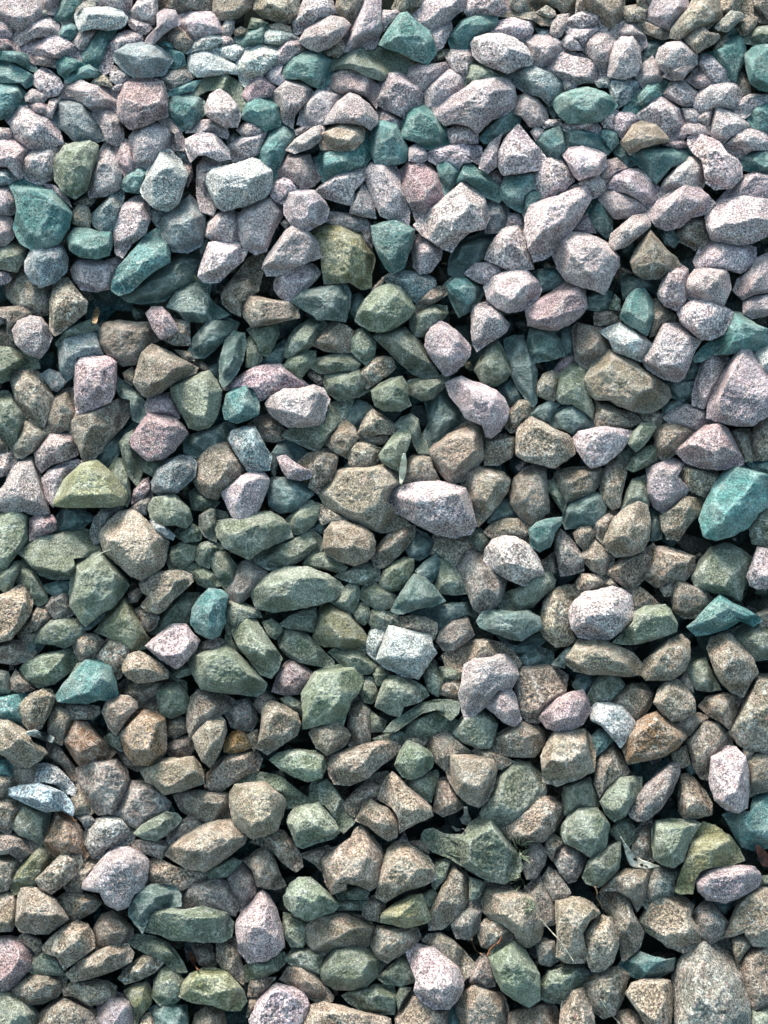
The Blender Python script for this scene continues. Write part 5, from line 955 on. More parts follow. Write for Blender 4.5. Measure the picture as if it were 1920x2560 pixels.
L6+|286.9,433.7 289.1,423.7 290.2,415.9 296.9,411.4 305.8,409.2 314.8,409.2 321.5,414.8 323.7,422.6 319.2,430.4 311.4,431.5 305.8,439.3 298,446 291.4,450.4 289.1,443.8|293.6,415.9 312.5,412.5 296.9,432.6 314.8,421.5|lilac hooded stone with a long lower beak, in the lower centre
L7r+|302.5,441.5 308.1,436 313.7,430.4 319.2,430.4 322.6,436 323.7,442.6 325.9,449.3 321.5,453.8 314.8,451.6 309.2,446|314.8,433.7 319.2,446|
B5|321.5,421.5 327,417 337.1,415.9 346,417 353.8,422.6 352.7,432.6 346,441.5 337.1,450.4 330.4,450.4 324.8,443.8 322.6,436 322.6,428.1|330.4,421.5 343.8,421.5 332.6,437.1|tan brown lumpy stone between the lilac hooded stone and pale pink ones
G5r|283.5,458.3 288,449.3 293.6,444.9 300.3,443.8 307,447.1 310.3,452.7 309.2,459.4 305.8,467.2 299.2,467.2 290.2,463.8|292.5,448.2 303.6,450.4 294.7,459.4|rounded mossy green stone beside small pale pink heart stone
B5|305.8,464.9 310.3,459.4 318.1,454.9 325.9,450.4 332.6,451.6 339.3,457.1 339.3,464.9 333.7,472.7 323.7,472.7 314.8,471.6|314.8,461.6 328.2,454.9|grey brown long stone below small pale pink heart stone
B4|273.5,429.3 279.1,425.9 285.8,423.7 288,430.4 288,438.2 281.3,436 275.7,433.7||
G4|264.6,421.5 267.9,414.8 272.4,417 276.9,423.7 278,429.3 273.5,434.8 267.9,431.5|269,419.2|
G4|274.6,417 280.2,417 289.1,421.5 285.8,424.8 278,425.9||
G4+|234.5,441.5 236.7,433.7 240.1,425.9 243.4,422.6 250.1,422.6 259,425.9 265.7,430.4 267.9,434.8 261.2,439.3 252.3,441.5 250.1,448.2 243.4,446|243.4,427 261.2,431.5 245.6,432.6|dark green block with a notch, below the rugged white speckled block
G3|224.4,431.5 227.8,423.7 232.2,423.7 234.5,428.1 236.7,433.7 232.2,439.3 227.8,438.2||
G4|233.4,421.5 235.6,415.9 240.1,418.1 243.4,422.6 238.9,428.1 235.6,428.1||
G6+|188.8,433.7 192.1,425.9 196.6,420.3 203.3,417 212.2,415.9 221.1,417 225.6,420.3 226.7,427 223.3,433.7 218.9,438.2 216.6,446 214.4,452.7 205.5,451.6 196.6,453.8 189.9,454.9 189.9,443.8|198.8,421.5 218.9,420.3 209.9,441.5 196.6,432.6|large pale mint green slab standing tall in the lower centre
P4|170.9,431.5 174.3,420.3 178.7,414.8 183.2,412.5 189.9,417 195.5,421.5 192.1,425.9 188.8,432.6 178.7,433.7|179.8,415.9 189.9,421.5 178.7,428.1|
B5|216.6,462.7 217.8,450.4 218.9,439.3 222.2,434.8 226.7,438.2 231.1,443.8 231.1,453.8 231.1,462.7 225.6,467.2 218.9,466.1|222.2,439.3 226.7,450.4|narrow lilac brown stone against the large pale mint green slab
B6+|193.2,458.3 196.6,452.7 203.3,450.4 211.1,451.6 216.6,456 218.9,459.4 215.5,466.1 209.9,469.4 204.4,471.6 197.7,467.2|198.8,456 212.2,456 205.5,466.1|small tan pink stone with a flat top, below the large pale mint slab
G4+|240.1,457.1 245.6,450.4 254.6,444.9 263.5,439.3 272.4,437.1 281.3,437.1 288,439.3 285.8,446 281.3,450.4 272.4,443.8 263.5,446 255.7,451.6 247.9,457.1|259,444.9 276.9,440.4|
G4|254.6,459.4 256.8,450.4 262.4,446 270.2,444.9 275.7,442.6 281.3,448.2 285.8,451.6 281.3,457.1 272.4,457.1 267.9,461.6 260.1,460.5|263.5,449.3 275.7,447.1 265.7,454.9|
G4|233.4,461.6 241.2,458.3 250.1,457.1 254.6,460.5 250.1,464.9 238.9,464.9||
B4|249,466.1 254.6,460.5 263.5,460.5 266.8,462.7 263.5,467.2 255.7,466.1||
B5|266.8,464.9 270.2,452.7 276.9,454.9 283.5,460.5 289.1,466.1 294.7,470.5 288,470.5 282.4,472.7 278,480.6 272.4,476.1|273.5,457.1 283.5,466.1|lilac brown pointed slab beside rounded mossy green stone
G5+|246.7,478.3 250.1,469.4 254.6,462.7 261.2,464.9 267.9,469.4 271.3,473.9 270.2,479.4 263.5,485 256.8,487.2 251.2,485|255.7,466.1 265.7,471.6 256.8,477.2|small mint green pointed stone at the tip of a long brown boat-shaped one
B5+|204.4,479.4 206.6,472.7 216.6,468.3 227.8,464.9 241.2,462.7 247.9,463.8 250.1,469.4 244.5,473.9 236.7,479.4 230,486.1 218.9,490.6 208.8,489.5|214.4,472.7 243.4,467.2 221.1,481.7|long brown boat-shaped stone below a small tan pink one
G5+|168.7,475 174.3,470.5 185.4,468.3 196.6,469.4 202.1,472.7 203.3,479.4 201,486.1 192.1,488.4 183.2,485 175.4,480.6|176.5,472.7 198.8,473.9 183.2,479.4|mint green long stone with a shaded foot, beside a long brown boat-shaped stone
B5|295.8,469.4 301.4,467.2 309.2,469.4 317,473.9 320.3,476.1 312.5,480.6 303.6,477.2||
G2|231.1,443.8 236.7,448.2 241.2,450.4 238.9,457.1 232.2,457.1||
D2-|257.9,381.3 270.2,379.1 279.1,376.8 292.5,376.8 296.9,385.8 290.2,383.5 281.3,388 273.5,394.7 270.2,388||
B3|158.7,440.4 162,431.5 167.6,434.8 169.8,438.2 165.3,439.3 163.1,446||
G2|175.4,437.1 181,434.8 188.8,439.3 188.8,448.2 185.4,444.9 178.7,440.4||
B4|154.2,459.4 160.9,456 162,464.9 158.7,469.4||
D2-|196.6,330 199.9,323.3 205.5,326.7 202.1,333.4||
D2-|259,331.1 265.7,334.5 271.3,340 267.9,345.6 262.4,349 256.8,347.9 254.6,343.4||
G3-|292.5,333.4 300.3,331.1 305.8,335.6 304.7,343.4 299.2,343.4||
B5-|323.7,335.6 329.3,333.4 332.6,335.6 332.6,340 325.9,338.9||
G5|147.5,484 154.2,482.9 165.3,482.9 176.5,485.1 182.1,490.7 189.9,496.3 194.3,499.6 192.1,503 178.7,504.1 176.5,497.4 167.6,489.6 156.4,489.6 149.7,489.6|156.4,485.1 174.3,487.3 181,497.4|thin pale green ribbed slab above a big warty tan boulder
G6|194.3,500.7 194.3,491.8 197.7,487.3 204.4,487.3 208.8,491.8 213.3,498.5 217.8,506.3 221.1,513 214.4,519.7 209.9,515.2 207.7,508.5 203.3,503|199.9,490.7 208.8,499.6 214.4,513|blue grey bent slab behind a wrinkled mint grey stone, lower centre
G7+|181,509.6 184.3,505.2 192.1,503 198.8,501.8 204.4,506.3 208.8,513 212.2,519.7 207.7,524.1 198.8,526.4 189.9,529.7 185.4,528.6 182.1,519.7 179.8,514.1|194.3,507.4 205.5,517.4 185.4,515.2 196.6,524.1|wrinkled mint grey stone in front of the blue grey bent slab, lower centre
B6|215.5,501.8 221.1,495.1 227.8,489.6 234.5,484 241.2,482.9 241.2,488.5 236.7,495.1 236.7,500.7 230,499.6 225.6,504.1 222.2,509.6 217.8,506.3|232.2,488.5 221.1,499.6|
B6+|236.7,499.6 238.9,490.7 241.2,486.2 245.6,482.9 250.1,486.2 254.6,491.8 262.4,497.4 269,504.1 270.2,509.6 263.5,513 255.7,516.3 250.1,519.7 249,510.8 245.6,505.2|243.4,488.5 250.1,499.6 263.5,504.1 254.6,510.8|pinkish brown stone with jagged flank, centre of the lower heap
B6+|222.2,513 225.6,506.3 227.8,500.7 232.2,499.6 236.7,503 243.4,505.2 249,509.6 249,516.3 247.9,523 242.3,525.3 236.7,521.9 230,516.3|230,504.1 243.4,513 227.8,510.8|grey brown pitted stone leaning in front of the pinkish brown jagged-flank stone
G5|252.3,488.5 261.2,485.1 272.4,481.8 273.5,485.1 271.3,492.9 269,500.7 264.6,498.5 257.9,494|263.5,488.5 270.2,486.2|
B4|271.3,506.3 272.4,497.4 273.5,488.5 279.1,486.2 282.4,492.9 285.8,499.6 289.1,504.1 283.5,507.4 276.9,509.6|276.9,490.7 280.2,501.8|
B6+|278,475.1 281.3,471.7 290.2,471.7 299.2,472.8 308.1,475.1 310.3,481.8 308.1,491.8 304.7,499.6 299.2,504.1 292.5,501.8 285.8,496.3 280.2,486.2|288,475.1 303.6,479.5 290.2,490.7 301.4,495.1|cream brown pyramid-like stone pointing down, in the lower right half
G4r|301.4,507.4 305.8,497.4 309.2,488.5 314.8,481.8 321.5,476.2 330.4,477.3 339.3,486.2 340.4,495.1 337.1,504.1 328.2,510.8 317,515.2 310.3,518.6 304.7,513|317,488.5 330.4,484 317,504.1|green rough boulder behind the duck-shaped green stone
G4+|264.6,526.4 266.8,519.7 272.4,518.6 279.1,521.9 289.1,521.9 293.6,515.2 300.3,510.8 305.8,510.8 311.4,518.6 318.1,526.4 323.7,534.2 325.9,542 321.5,548.7 314.8,552 307,550.9 299.2,547.6 290.2,542 281.3,536.4 272.4,533.1|272.4,523 292.5,528.6 305.8,517.4 314.8,530.8 296.9,535.3|duck-shaped green stone with a long beak, lower right centre
B5|156.4,526.4 163.1,523 172,518.6 177.6,519.7 183.2,526.4 187.6,534.2 188.8,540.9 184.3,544.2 176.5,538.6 170.9,531.9 164.2,528.6|174.3,521.9 183.2,535.3|grey tan hooked stone below the big warty tan boulder
B6+|201,537.5 206.6,530.8 214.4,527.5 218.9,524.1 221.1,518.6 225.6,516.3 231.1,521.9 236.7,528.6 238.9,535.3 237.8,544.2 235.6,553.1 230,556.5 223.3,553.1 216.6,552 216.6,555.4 207.7,558.7 203.3,550.9|223.3,521.9 214.4,535.3 232.2,537.5 207.7,548.7 225.6,548.7|two-lobed knuckle-like stone with a cleft, lower centre
B5|187.6,534.2 196.6,530.8 204.4,528.6 206.6,530.8 201,537.5 201,544.2 196.6,539.7||
B6+|242.3,530.8 245.6,527.5 252.3,525.3 260.1,530.8 266.8,535.3 271.3,542 272.4,548.7 265.7,553.1 256.8,555.4 249,558.7 241.2,563.2 234.5,559.8 236.7,553.1 237.8,544.2 240.1,537.5|252.3,528.6 267.9,542 243.4,546.4 254.6,550.9|large brown speckled wedge above a flat olive yellow stone
G7r+|177.6,560.9 181,553.1 186.5,548.7 194.3,548.7 201,554.2 207.7,560.9 211.1,565.4 207.7,569.9 199.9,572.1 192.1,575.4 184.3,572.1 178.7,566.5|187.6,553.1 203.3,562.1 185.4,566.5|pale greenish white round stone beside the tall lilac arrowhead
O6+|238.9,571 245.6,565.4 255.7,559.8 263.5,558.7 265.7,565.4 269,573.2 266.8,576.5 259,578.8 253.4,579.9 245.6,577.7 237.8,576.5|256.8,562.1 262.4,568.7 247.9,573.2|flat olive yellow stone, yellowest of the lower heap
B5|189.9,581 196.6,574.3 203.3,571 214.4,569.9 223.3,572.1 230,575.4 233.4,579.9 232.2,586.6 227.8,591 216.6,591 207.7,592.2 203.3,596.6 196.6,593.3 192.1,587.7|201,575.4 221.1,574.3 207.7,586.6 227.8,582.1|brown humped stone above a rounded dark-sided one, near the bottom
B5|232.2,582.1 236.7,578.8 245.6,579.9 253.4,581 260.1,579.9 262.4,586.6 255.7,592.2 250.1,596.6 242.3,601.1 235.6,597.7 232.2,591|238.9,582.1 256.8,584.4 241.2,593.3|tan block beneath the flat olive yellow stone
B5|226.7,571 230,562.1 234.5,559.8 241.2,563.2 240.1,568.7 236.7,575.4 230,574.3||
B5|267.9,571 273.5,560.9 278,550.9 281.3,539.7 285.8,540.9 290.2,546.4 294.7,550.9 293.6,559.8 290.2,566.5 283.5,574.3 276.9,579.9 269,579.9|282.4,544.2 285.8,557.6 274.6,571|tall tan grey slab standing right of a flat olive yellow stone
N3|288,571 291.4,563.2 296.9,563.2 300.3,569.9 299.2,579.9 293.6,586.6 285.8,585.5 282.4,577.7|292.5,571 290.2,579.9|
B6|300.3,562.1 302.5,554.2 307,549.8 314.8,552 323.7,556.5 330.4,558.7 337.1,562.1 339.3,575.4 337.1,586.6 330.4,591 323.7,588.8 321.5,582.1 314.8,577.7 307,573.2 300.3,567.6|307,553.1 330.4,562.1 308.1,566.5 325.9,579.9|big purplish brown block with flat top, lower right part
B5|264.6,588.8 267.9,584.4 275.7,583.2 283.5,587.7 290.2,594.4 295.8,601.1 293.6,607.8 289.1,612.2 283.5,605.5 276.9,596.6 270.2,591|276.9,586.6 290.2,600|brown curved stone behind a spotted lilac pear-shaped stone
L7+|253.4,593.3 256.8,589.9 263.5,591 271.3,592.2 279.1,597.7 285.8,604.4 289.1,611.1 289.1,617.8 285.8,624.5 280.2,630.1 271.3,630.1 263.5,625.6 259,618.9 260.1,612.2 256.8,603.3|261.2,595.5 279.1,604.4 265.7,615.6 283.5,617.8 272.4,624.5|spotted lilac pear-shaped stone near the bottom centre
G6+|305.8,598.9 308.1,592.2 314.8,588.8 321.5,588.8 328.2,594.4 332.6,601.1 337.1,608.9 337.1,624.5 330.4,629 321.5,624.5 313.7,618.9 309.2,610|314.8,593.3 323.7,602.2 314.8,611.1|bright mint green stone with a pale face, bottom right part
M4|292.5,608.9 296.9,602.2 301.4,596.6 305.8,597.7 307,607.8 309.2,615.6 301.4,617.8 294.7,614.5|300.3,602.2 298,611.1|
B6|284.7,624.5 290.2,615.6 296.9,613.3 305.8,616.7 313.7,622.3 317,630.1 315.9,651.4 290.2,651.4|296.9,618.9 310.3,624.5 294.7,631.2|tan grey stone at the bottom edge beside spotted lilac pear-shaped one
B6|247.9,635.7 251.2,627.8 256.8,618.9 263.5,626.7 272.4,632.3 279.1,632.3 281.3,651.4 247.9,651.4|259,626.7 272.4,635.7|cream brown stone at the bottom edge, under spotted lilac pear-shaped one
G5r|199.9,606.7 203.3,600 208.8,592.2 218.9,591 228.9,591 235.6,597.7 240.1,602.2 235.6,608.9 228.9,615.6 220,617.8 209.9,617.8 203.3,613.3|212.2,595.5 230,597.7 209.9,608.9 225.6,611.1|rounded grey stone with a dark grooved side, near the bottom
G5|177.6,571 186.5,573.2 192.1,577.7 191,586.6 188.8,591 182.1,591 177.6,584.4||
G4|178.7,600 183.2,593.3 192.1,593.3 201,594.4 201,600 198.8,607.8 192.1,605.5 183.2,603.3||
B6r|175.4,612.2 181,604.4 189.9,603.3 197.7,607.8 203.3,616.7 207.7,622.3 206.6,625.6 196.6,625.6 189.9,621.2|185.4,607.8 198.8,618.9|brown oval stone near the bottom edge left of centre
L6+|156.4,636.8 160.9,626.7 167.6,617.8 173.1,614.5 183.2,617.8 189.9,621.2 193.2,627.8 191,634.5 183.2,651.2 174.3,653.6 156.4,653.6|172,618.9 185.4,624.5 167.6,633.4|pale speckled broad stone at the bottom edge, in front of a brown oval one
B6+|184.3,651.2 192.1,629 203.3,626.7 214.4,629 225.6,632.3 236.7,634.5 243.4,636.8 245.6,653.6 183.2,653.6|196.6,630.1 225.6,634.5|long tan stone lying along the bottom edge
G3|214.4,622.3 221.1,618.9 234.5,615.6 245.6,616.7 247.9,624.5 245.6,633.4 236.7,633.4 225.6,631.2 218.9,626.7|227.8,621.2 241.2,622.3|dark green grey stone under the rounded dark-grooved one near the bottom edge
G4|247.9,622.3 250.1,616.7 256.8,617.8 252.3,624.5 249,631.2||
G2|236.7,611.1 245.6,602.2 252.3,596.6 256.8,604.4 259,613.3 250.1,615.6 241.2,614.5||
G3|207.7,563.2 218.9,563.2 228.9,563.2 225.6,568.7 218.9,568.7 209.9,568.7||
G3|209.9,558.7 216.6,555.4 223.3,554.2 230,557.6 228.9,562.1 218.9,562.1 212.2,562.1||
G4|272.4,539.7 278,537.5 281.3,538.6 278,548.7 272.4,555.4 270.2,553.1||
G4|265.7,571 262.4,560.9 270.2,555.4 273.5,559.8 267.9,569.9||
B4|156.4,611.1 163.1,611.1 172,611.1 167.6,616.7 160.9,622.3 155.3,622.3||
T3|279.1,633.4 282.4,627.8 285.8,633.4 289.1,653.6 281.3,653.6||
G3|293.6,548.7 301.4,550.9 302.5,554.2 299.2,560.9 293.6,562.1||
B6|253.4,526.4 262.4,525.3 266.8,527.5 267.9,533.1 261.2,530.8||
B4|317.3,-11.2 327.3,-11.2 330.7,6.7 322.9,6.7 318.4,3.3||
B2-|327.3,-11.2 361.9,-11.2 360.8,7.8 353,8.9 347.4,3.3 341.8,5.6 335.1,7.8 330.7,5.6||
B4|335.1,7.8 341.8,3.3 346.3,6.7 347.4,10 343,11.2||
B5|312.8,12.3 316.2,7.8 326.2,6.7 336.3,7.8 344.1,11.2 344.1,15.6 337.4,15.6 332.9,12.3 321.8,11.2|317.3,8.9 337.4,10|
L5|344.1,20.1 345.2,13.4 348.5,10 355.2,8.9 355.2,12.3 353,17.8 350.8,22.3 347.4,23.4|349.6,12.3 348.5,19|
K3-|335.1,17.8 343,19 344.1,23.4 337.4,23.4||
L6|353,17.8 356.3,11.2 364.1,6.7 371.9,5.6 375.3,10 378.6,15.6 378.6,19 370.8,17.8 361.9,16.7 356.3,20.1|358.6,11.2 371.9,10|
B4|360.8,8.9 363,-11.2 388.7,-11.2 389.8,8.9 388.7,14.5 383.1,17.8 378.6,16.7 375.3,8.9 368.6,5.6|365.3,3.3 386.4,4.5 377.5,10|
B3|389.8,4.5 397.6,3.3 405.4,5.6 406.5,13.4 402.1,13.4 393.1,13.4 389.8,10||
B3|396.5,-11.2 407.6,-11.2 405.4,4.5 398.7,3.3||
L5r|405.4,5.6 411,-10.1 419.9,-11.2 425.5,-9 431,5.6 427.7,8.9 423.2,14.5 418.8,17.8 412.1,16.7 405.4,12.3|411,3.3 424.4,4.5 416.5,12.3|
B4+|418.8,23.4 419.9,17.8 424.4,11.2 429.9,5.6 436.6,-9 444.4,-10.1 451.1,5.6 451.1,11.2 446.7,14.5 441.1,19 437.7,16.7 429.9,22.3 424.4,24.5|431,7.8 444.4,4.5 435.5,15.6|big brown leaning slab at the top edge, beside a pink grey rounded stone
B4|429.9,-10.1 451.1,-11.2 465.6,-11.2 470.1,3.3 470.1,8.9 464.5,10 457.8,6.7 451.1,7.8 444.4,-9|451.1,2.2 465.6,3.3|
N6+|446.7,16.7 451.1,12.3 456.7,6.7 463.4,7.8 465.6,10 461.2,14.5 454.5,20.1 448.9,19|456.7,8.9 461.2,11.2 453.3,16.7|
B4|461.2,17.8 463.4,13.4 469,10 473.4,11.2 472.3,15.6 467.8,21.2 463.4,22.3||
B3-|471.2,-11.2 491.4,-11.2 491.4,13.4 475.7,12.3 471.2,5.6||
G4|464.5,24.5 469,19 476.8,16.7 491.4,16.7 491.4,26.8 471.2,27.9 466.7,26.8|470.1,21.2 479,20.1|
B6+|426.6,22.3 431,17.8 437.7,14.5 443.3,20.1 448.9,21.2 450,23.4 446.7,26.8 441.1,30.1 435.5,33.5 429.9,27.9|436.6,16.7 443.3,22.3 435.5,29|
B4|396.5,13.4 403.2,13.4 409.9,16.7 418.8,19 419.9,23.4 413.2,24.5 404.3,21.2||
B5|445.5,32.3 448.9,25.6 453.3,22.3 455.6,24.5 453.3,31.2||
T4|452.2,30.1 453.3,23.4 457.8,19 462.3,20.1 464.5,24.5 465.6,30.1 465.6,36.8 461.2,44.6 460,50.2 453.3,49.1 448.9,41.3 442.2,36.8 437.7,33.5 445.5,32.3|458.9,22.3 454.5,32.3 461.2,33.5|teal peaked stone below brown ones near the top corner
T4+|465.6,34.6 470.1,30.1 476.8,27.9 491.4,29 491.4,59.1 474.5,55.8 469,51.3 466.7,42.4|471.2,32.3 477.9,32.3 472.3,46.8|
B3-|460,44.6 464.5,45.7 467.8,51.3 469,58 462.3,59.1 460,52.4||
L6|327.3,29 329.6,24.5 335.1,22.3 341.8,22.3 347.4,24.5 354.1,30.1 348.5,34.6 343,39 338.5,41.3 334,40.1 330.7,33.5|331.8,25.6 344.1,26.8 341.8,34.6|
L7|350.8,26.8 354.1,22.3 358.6,21.2 363,26.8 364.1,31.2 356.3,31.2 353,29||
L6|350.8,22.3 357.4,17.8 364.1,16.7 374.2,17.8 367.5,23.4 364.1,29 361.9,24.5 356.3,22.3|357.4,19 368.6,19|
L6r|364.1,31.2 368.6,22.3 375.3,19 382,21.2 385.3,26.8 383.1,33.5 380.9,39 379.7,46.8 376.4,49.1 374.2,42.4 370.8,36.8|369.7,26.8 378.6,23.4 377.5,36.8|
L6|382,20.1 386.4,15.6 392,12.3 397.6,15.6 403.2,22.3 404.3,27.9 399.8,31.2 396.5,24.5 388.7,23.4 384.2,24.5|388.7,16.7 396.5,19|
L6r+|379.7,48 380.9,37.9 384.2,26.8 388.7,23.4 395.4,23.4 399.8,30.1 400.9,40.1 397.6,46.8 390.9,49.1|387.6,26.8 395.4,27.9 390.9,40.1|round-topped upright lilac pillar-like stone in the upper heap
D3-|399.8,32.3 404.3,26.8 411,24.5 416.5,26.8 412.1,33.5 408.7,36.8 405.4,36.8||
D2-|400.9,34.6 405.4,36.8 404.3,41.3 400.9,42.4||
L6r+|409.9,36.8 412.1,30.1 417.7,26.8 425.5,25.6 429.9,29 435.5,34.6 435.5,40.1 429.9,42.4 424.4,44.6 416.5,46.8 412.1,41.3|415.4,31.2 426.6,29 431,36.8|pinkish boulder with deep folds below a tan pointed stone
P5+|414.3,48 418.8,42.4 425.5,37.9 433.3,36.8 434.4,41.3 428.8,46.8 426.6,50.2 419.9,50.2|421,44.6 432.2,39|
L7|396.5,46.8 402.1,40.1 407.6,35.7 411,40.1 414.3,44.6 413.2,50.2 407.6,51.3 402.1,54.6|404.3,42.4 409.9,45.7|
L6|433.3,44.6 434.4,39 438.9,34.6 445.5,34.6 451.1,39 455.6,44.6 455.6,50.2 450,53.5 444.4,50.2 440,46.8|438.9,37.9 448.9,41.3|
P6|428.8,50.2 433.3,45.7 440,44.6 445.5,48 445.5,53.5 440,55.8 435.5,54.6||
L5|338.5,42.4 344.1,37.9 349.6,32.3 356.3,32.3 364.1,34.6 370.8,37.9 374.2,43.5 376.4,49.1 373.1,51.3 364.1,51.3 358.6,53.5 351.9,49.1 345.2,46.8|353,34.6 364.1,39 359.7,46.8|lilac stone with rosy patch, lying over a pale blue grey mound
K5|317.3,46.8 322.9,42.4 331.8,40.1 341.8,42.4 348.5,46.8 351.9,52.4 353,59.1 347.4,62.4 343,65.8 337.4,60.2 328.5,58 322.9,53.5|325.1,44.6 339.6,44.6 341.8,55.8|grey blue mound beside the very large speckled lilac boulder
L7|351.9,51.3 355.2,49.1 360.8,54.6 356.3,56.9 353,55.8||
K5|371.9,51.3 376.4,49.1 382,49.1 380.9,54.6 374.2,54.6||
K5r|380.9,54.6 382,49.1 388.7,48 396.5,50.2 400.9,52.4 398.7,58 392,63.6 386.4,66.9 383.1,62.4|383.1,51.3 396.5,53.5|
T4|389.8,69.1 394.2,61.3 400.9,56.9 405.4,51.3 413.2,50.2 417.7,52.4 416.5,58 409.9,61.3 404.3,66.9 397.6,71.4 390.9,71.4|404.3,54.6 413.2,53.5 399.8,63.6|
L6|415.4,59.1 418.8,52.4 424.4,48 428.8,52.4 435.5,58 433.3,65.8 426.6,65.8 419.9,62.4|421,51.3 428.8,56.9 424.4,60.2|
L7r|434.4,61.3 437.7,56.9 444.4,52.4 452.2,51.3 458.9,52.4 463.4,58 462.3,63.6 458.9,69.1 453.3,66.9 446.7,66.9 440,70.3 434.4,66.9|444.4,54.6 457.8,55.8 450,62.4|whitish lilac boulder with flat crown near the picture edge
L6|460,69.1 462.3,62.4 469,59.1 491.4,59.1 491.4,63.6 473.4,66.9 469,71.4 465.6,73.6|464.5,63.6 476.8,61.3|
T5|467.8,73.6 472.3,66.9 491.4,62.4 491.4,80.3 474.5,81.4 469,76.9|473.4,69.1|
T3r+|345.2,64.7 350.8,59.1 359.7,55.8 367.5,54.6 375.3,56.9 382,60.2 385.3,65.8 380.9,71.4 374.2,75.8 366.4,76.9 356.3,76.9 349.6,72.5|353,60.2 366.4,58 379.7,63.6 361.9,69.1|long dark teal boulder with a pale top, in the upper heap
L5r|320.6,70.3 322.9,61.3 328.5,59.1 335.1,61.3 340.7,69.1 341.8,73.6 336.3,79.2 330.7,78.1 326.2,72.5|324,63.6 332.9,63.6 331.8,73.6|
D2-|340.7,66.9 346.3,66.9 349.6,72.5 345.2,73.6||
L6|374.2,73.6 377.5,68 385.3,69.1 387.6,71.4 383.1,74.7 383.1,80.3 377.5,79.2||
L7|383.1,73.6 386.4,70.3 394.2,70.3 398.7,74.7 393.1,80.3 388.7,85.9 384.2,81.4|387.6,72.5 393.1,75.8|
L5|397.6,72.5 404.3,64.7 411,59.1 418.8,63.6 425.5,69.1 429.9,74.7 426.6,79.2 419.9,82.5 414.3,83.6 407.6,76.9 400.9,75.8|405.4,66.9 415.4,64.7 419.9,74.7|broad speckled lilac slab behind a buff banded stone
L7|426.6,68 433.3,68 438.9,71.4 435.5,75.8 429.9,76.9||
B7+|387.6,89.2 392,83.6 395.4,78.1 400.9,75.8 409.9,78.1 415.4,83.6 418.8,88.1 409.9,90.3 400.9,92.6 394.2,97|397.6,79.2 409.9,80.3 395.4,89.2 411,87|
P6|350.8,79.2 357.4,74.7 365.3,73.6 371.9,75.8 375.3,80.3 371.9,83.6 364.1,80.3 355.2,82.5|358.6,76.9 368.6,76.9|
T3|353,87 355.2,81.4 364.1,80.3 371.9,82.5 378.6,84.7 384.2,88.1 380.9,92.6 378.6,95.9 370.8,93.7 363,90.3 356.3,93.7|360.8,82.5 373.1,85.9|
T4|373.1,82.5 380.9,80.3 385.3,83.6 386.4,89.2 382,93.7 378.6,89.2||
L6|331.8,82.5 335.1,79.2 339.6,81.4 338.5,85.9 335.1,88.1||
L6|337.4,76.9 341.8,74.7 349.6,74.7 350.8,78.1 344.1,79.2 340.7,80.3||
T3|334,91.4 338.5,83.6 344.1,79.2 350.8,76.9 353,81.4 354.1,91.4 354.1,97 348.5,100.4 341.8,98.1 337.4,95.9|344.1,81.4 350.8,83.6 347.4,92.6|
T2-|383.1,93.7 388.7,89.2 392,95.9 396.5,102.6 392,103.7 385.3,98.1||
T3|394.2,98.1 399.8,92.6 408.7,91.4 419.9,92.6 429.9,92.6 434.4,98.1 426.6,101.5 418.8,104.8 413.2,111.5 409.9,114.9 403.2,107.1|399.8,94.8 419.9,94.8 411,104.8|dark teal slab running under the buff banded stone
P5|414.3,90.3 419.9,88.1 428.8,88.1 433.3,91.4 423.2,92.6||
L7|417.7,83.6 425.5,79.2 435.5,74.7 442.2,78.1 443.3,83.6 436.6,84.7 429.9,83.6 426.6,88.1 419.9,88.1|425.5,81.4 437.7,78.1|
L7+|429.9,85.9 435.5,83.6 443.3,85.9 450,89.2 454.5,95.9 460,99.2 463.4,103.7 463.4,110.4 456.7,117.1 446.7,118.2 441.1,113.7 440,105.9 438.9,100.4 433.3,95.9 429.9,90.3|436.6,85.9 451.1,100.4 445.5,91.4 460,104.8|mint and cream lumpy stone with a sharp ridge, near the picture edge
L6|443.3,75.8 446.7,65.8 452.2,66.9 460,71.4 466.7,76.9 471.2,81.4 462.3,82.5 455.6,85.9 451.1,91.4 444.4,87|448.9,68 461.2,75.8 451.1,80.3|pale pink tall stone beside white flat piece near the picture edge
L6|435.5,74.7 441.1,69.1 445.5,65.8 444.4,73.6 442.2,78.1||
L6|452.2,91.4 456.7,84.7 464.5,80.3 473.4,81.4 491.4,84.7 491.4,92.6 470.1,93.7 462.3,98.1 456.7,98.1|458.9,85.9 473.4,83.6 462.3,91.4|
L6+|299.5,104.8 301.7,95.9 306.2,89.2 314,83.6 310.6,94.8 310.6,103.7 305,108.2||
L6+|310.6,95.9 317.3,84.7 324,78.1 330.7,85.9 337.4,93.7 341.8,99.2 336.3,105.9 324,108.2 315.1,109.3 311.7,104.8|322.9,81.4 320.6,97|upright pinkish triangle with flat base, in the middle of the upper heap
L7+|351.9,97 356.3,92.6 364.1,91.4 373.1,93.7 378.6,97 378.6,103.7 374.2,109.3 367.5,110.4 361.9,112.6 358.6,109.3 355.2,102.6|357.4,94.8 374.2,98.1 361.9,107.1 374.2,103.7|pale lilac stone with a notched white edge below a dark teal one
L6r|332.9,109.3 338.5,102.6 344.1,97 350.8,99.2 356.3,104.8 358.6,112.6 353,118.2 346.3,122.7 340.7,123.8 335.1,117.1|341.8,101.5 351.9,105.9 346.3,114.9|lilac boulder beside the upright pinkish triangle
P5|375.3,107.1 379.7,100.4 385.3,99.2 392,104.8 385.3,107.1 379.7,113.7 377.5,111.5||
P5-|303.9,110.4 310.6,107.1 315.1,110.4 312.8,116 308.4,114.9||
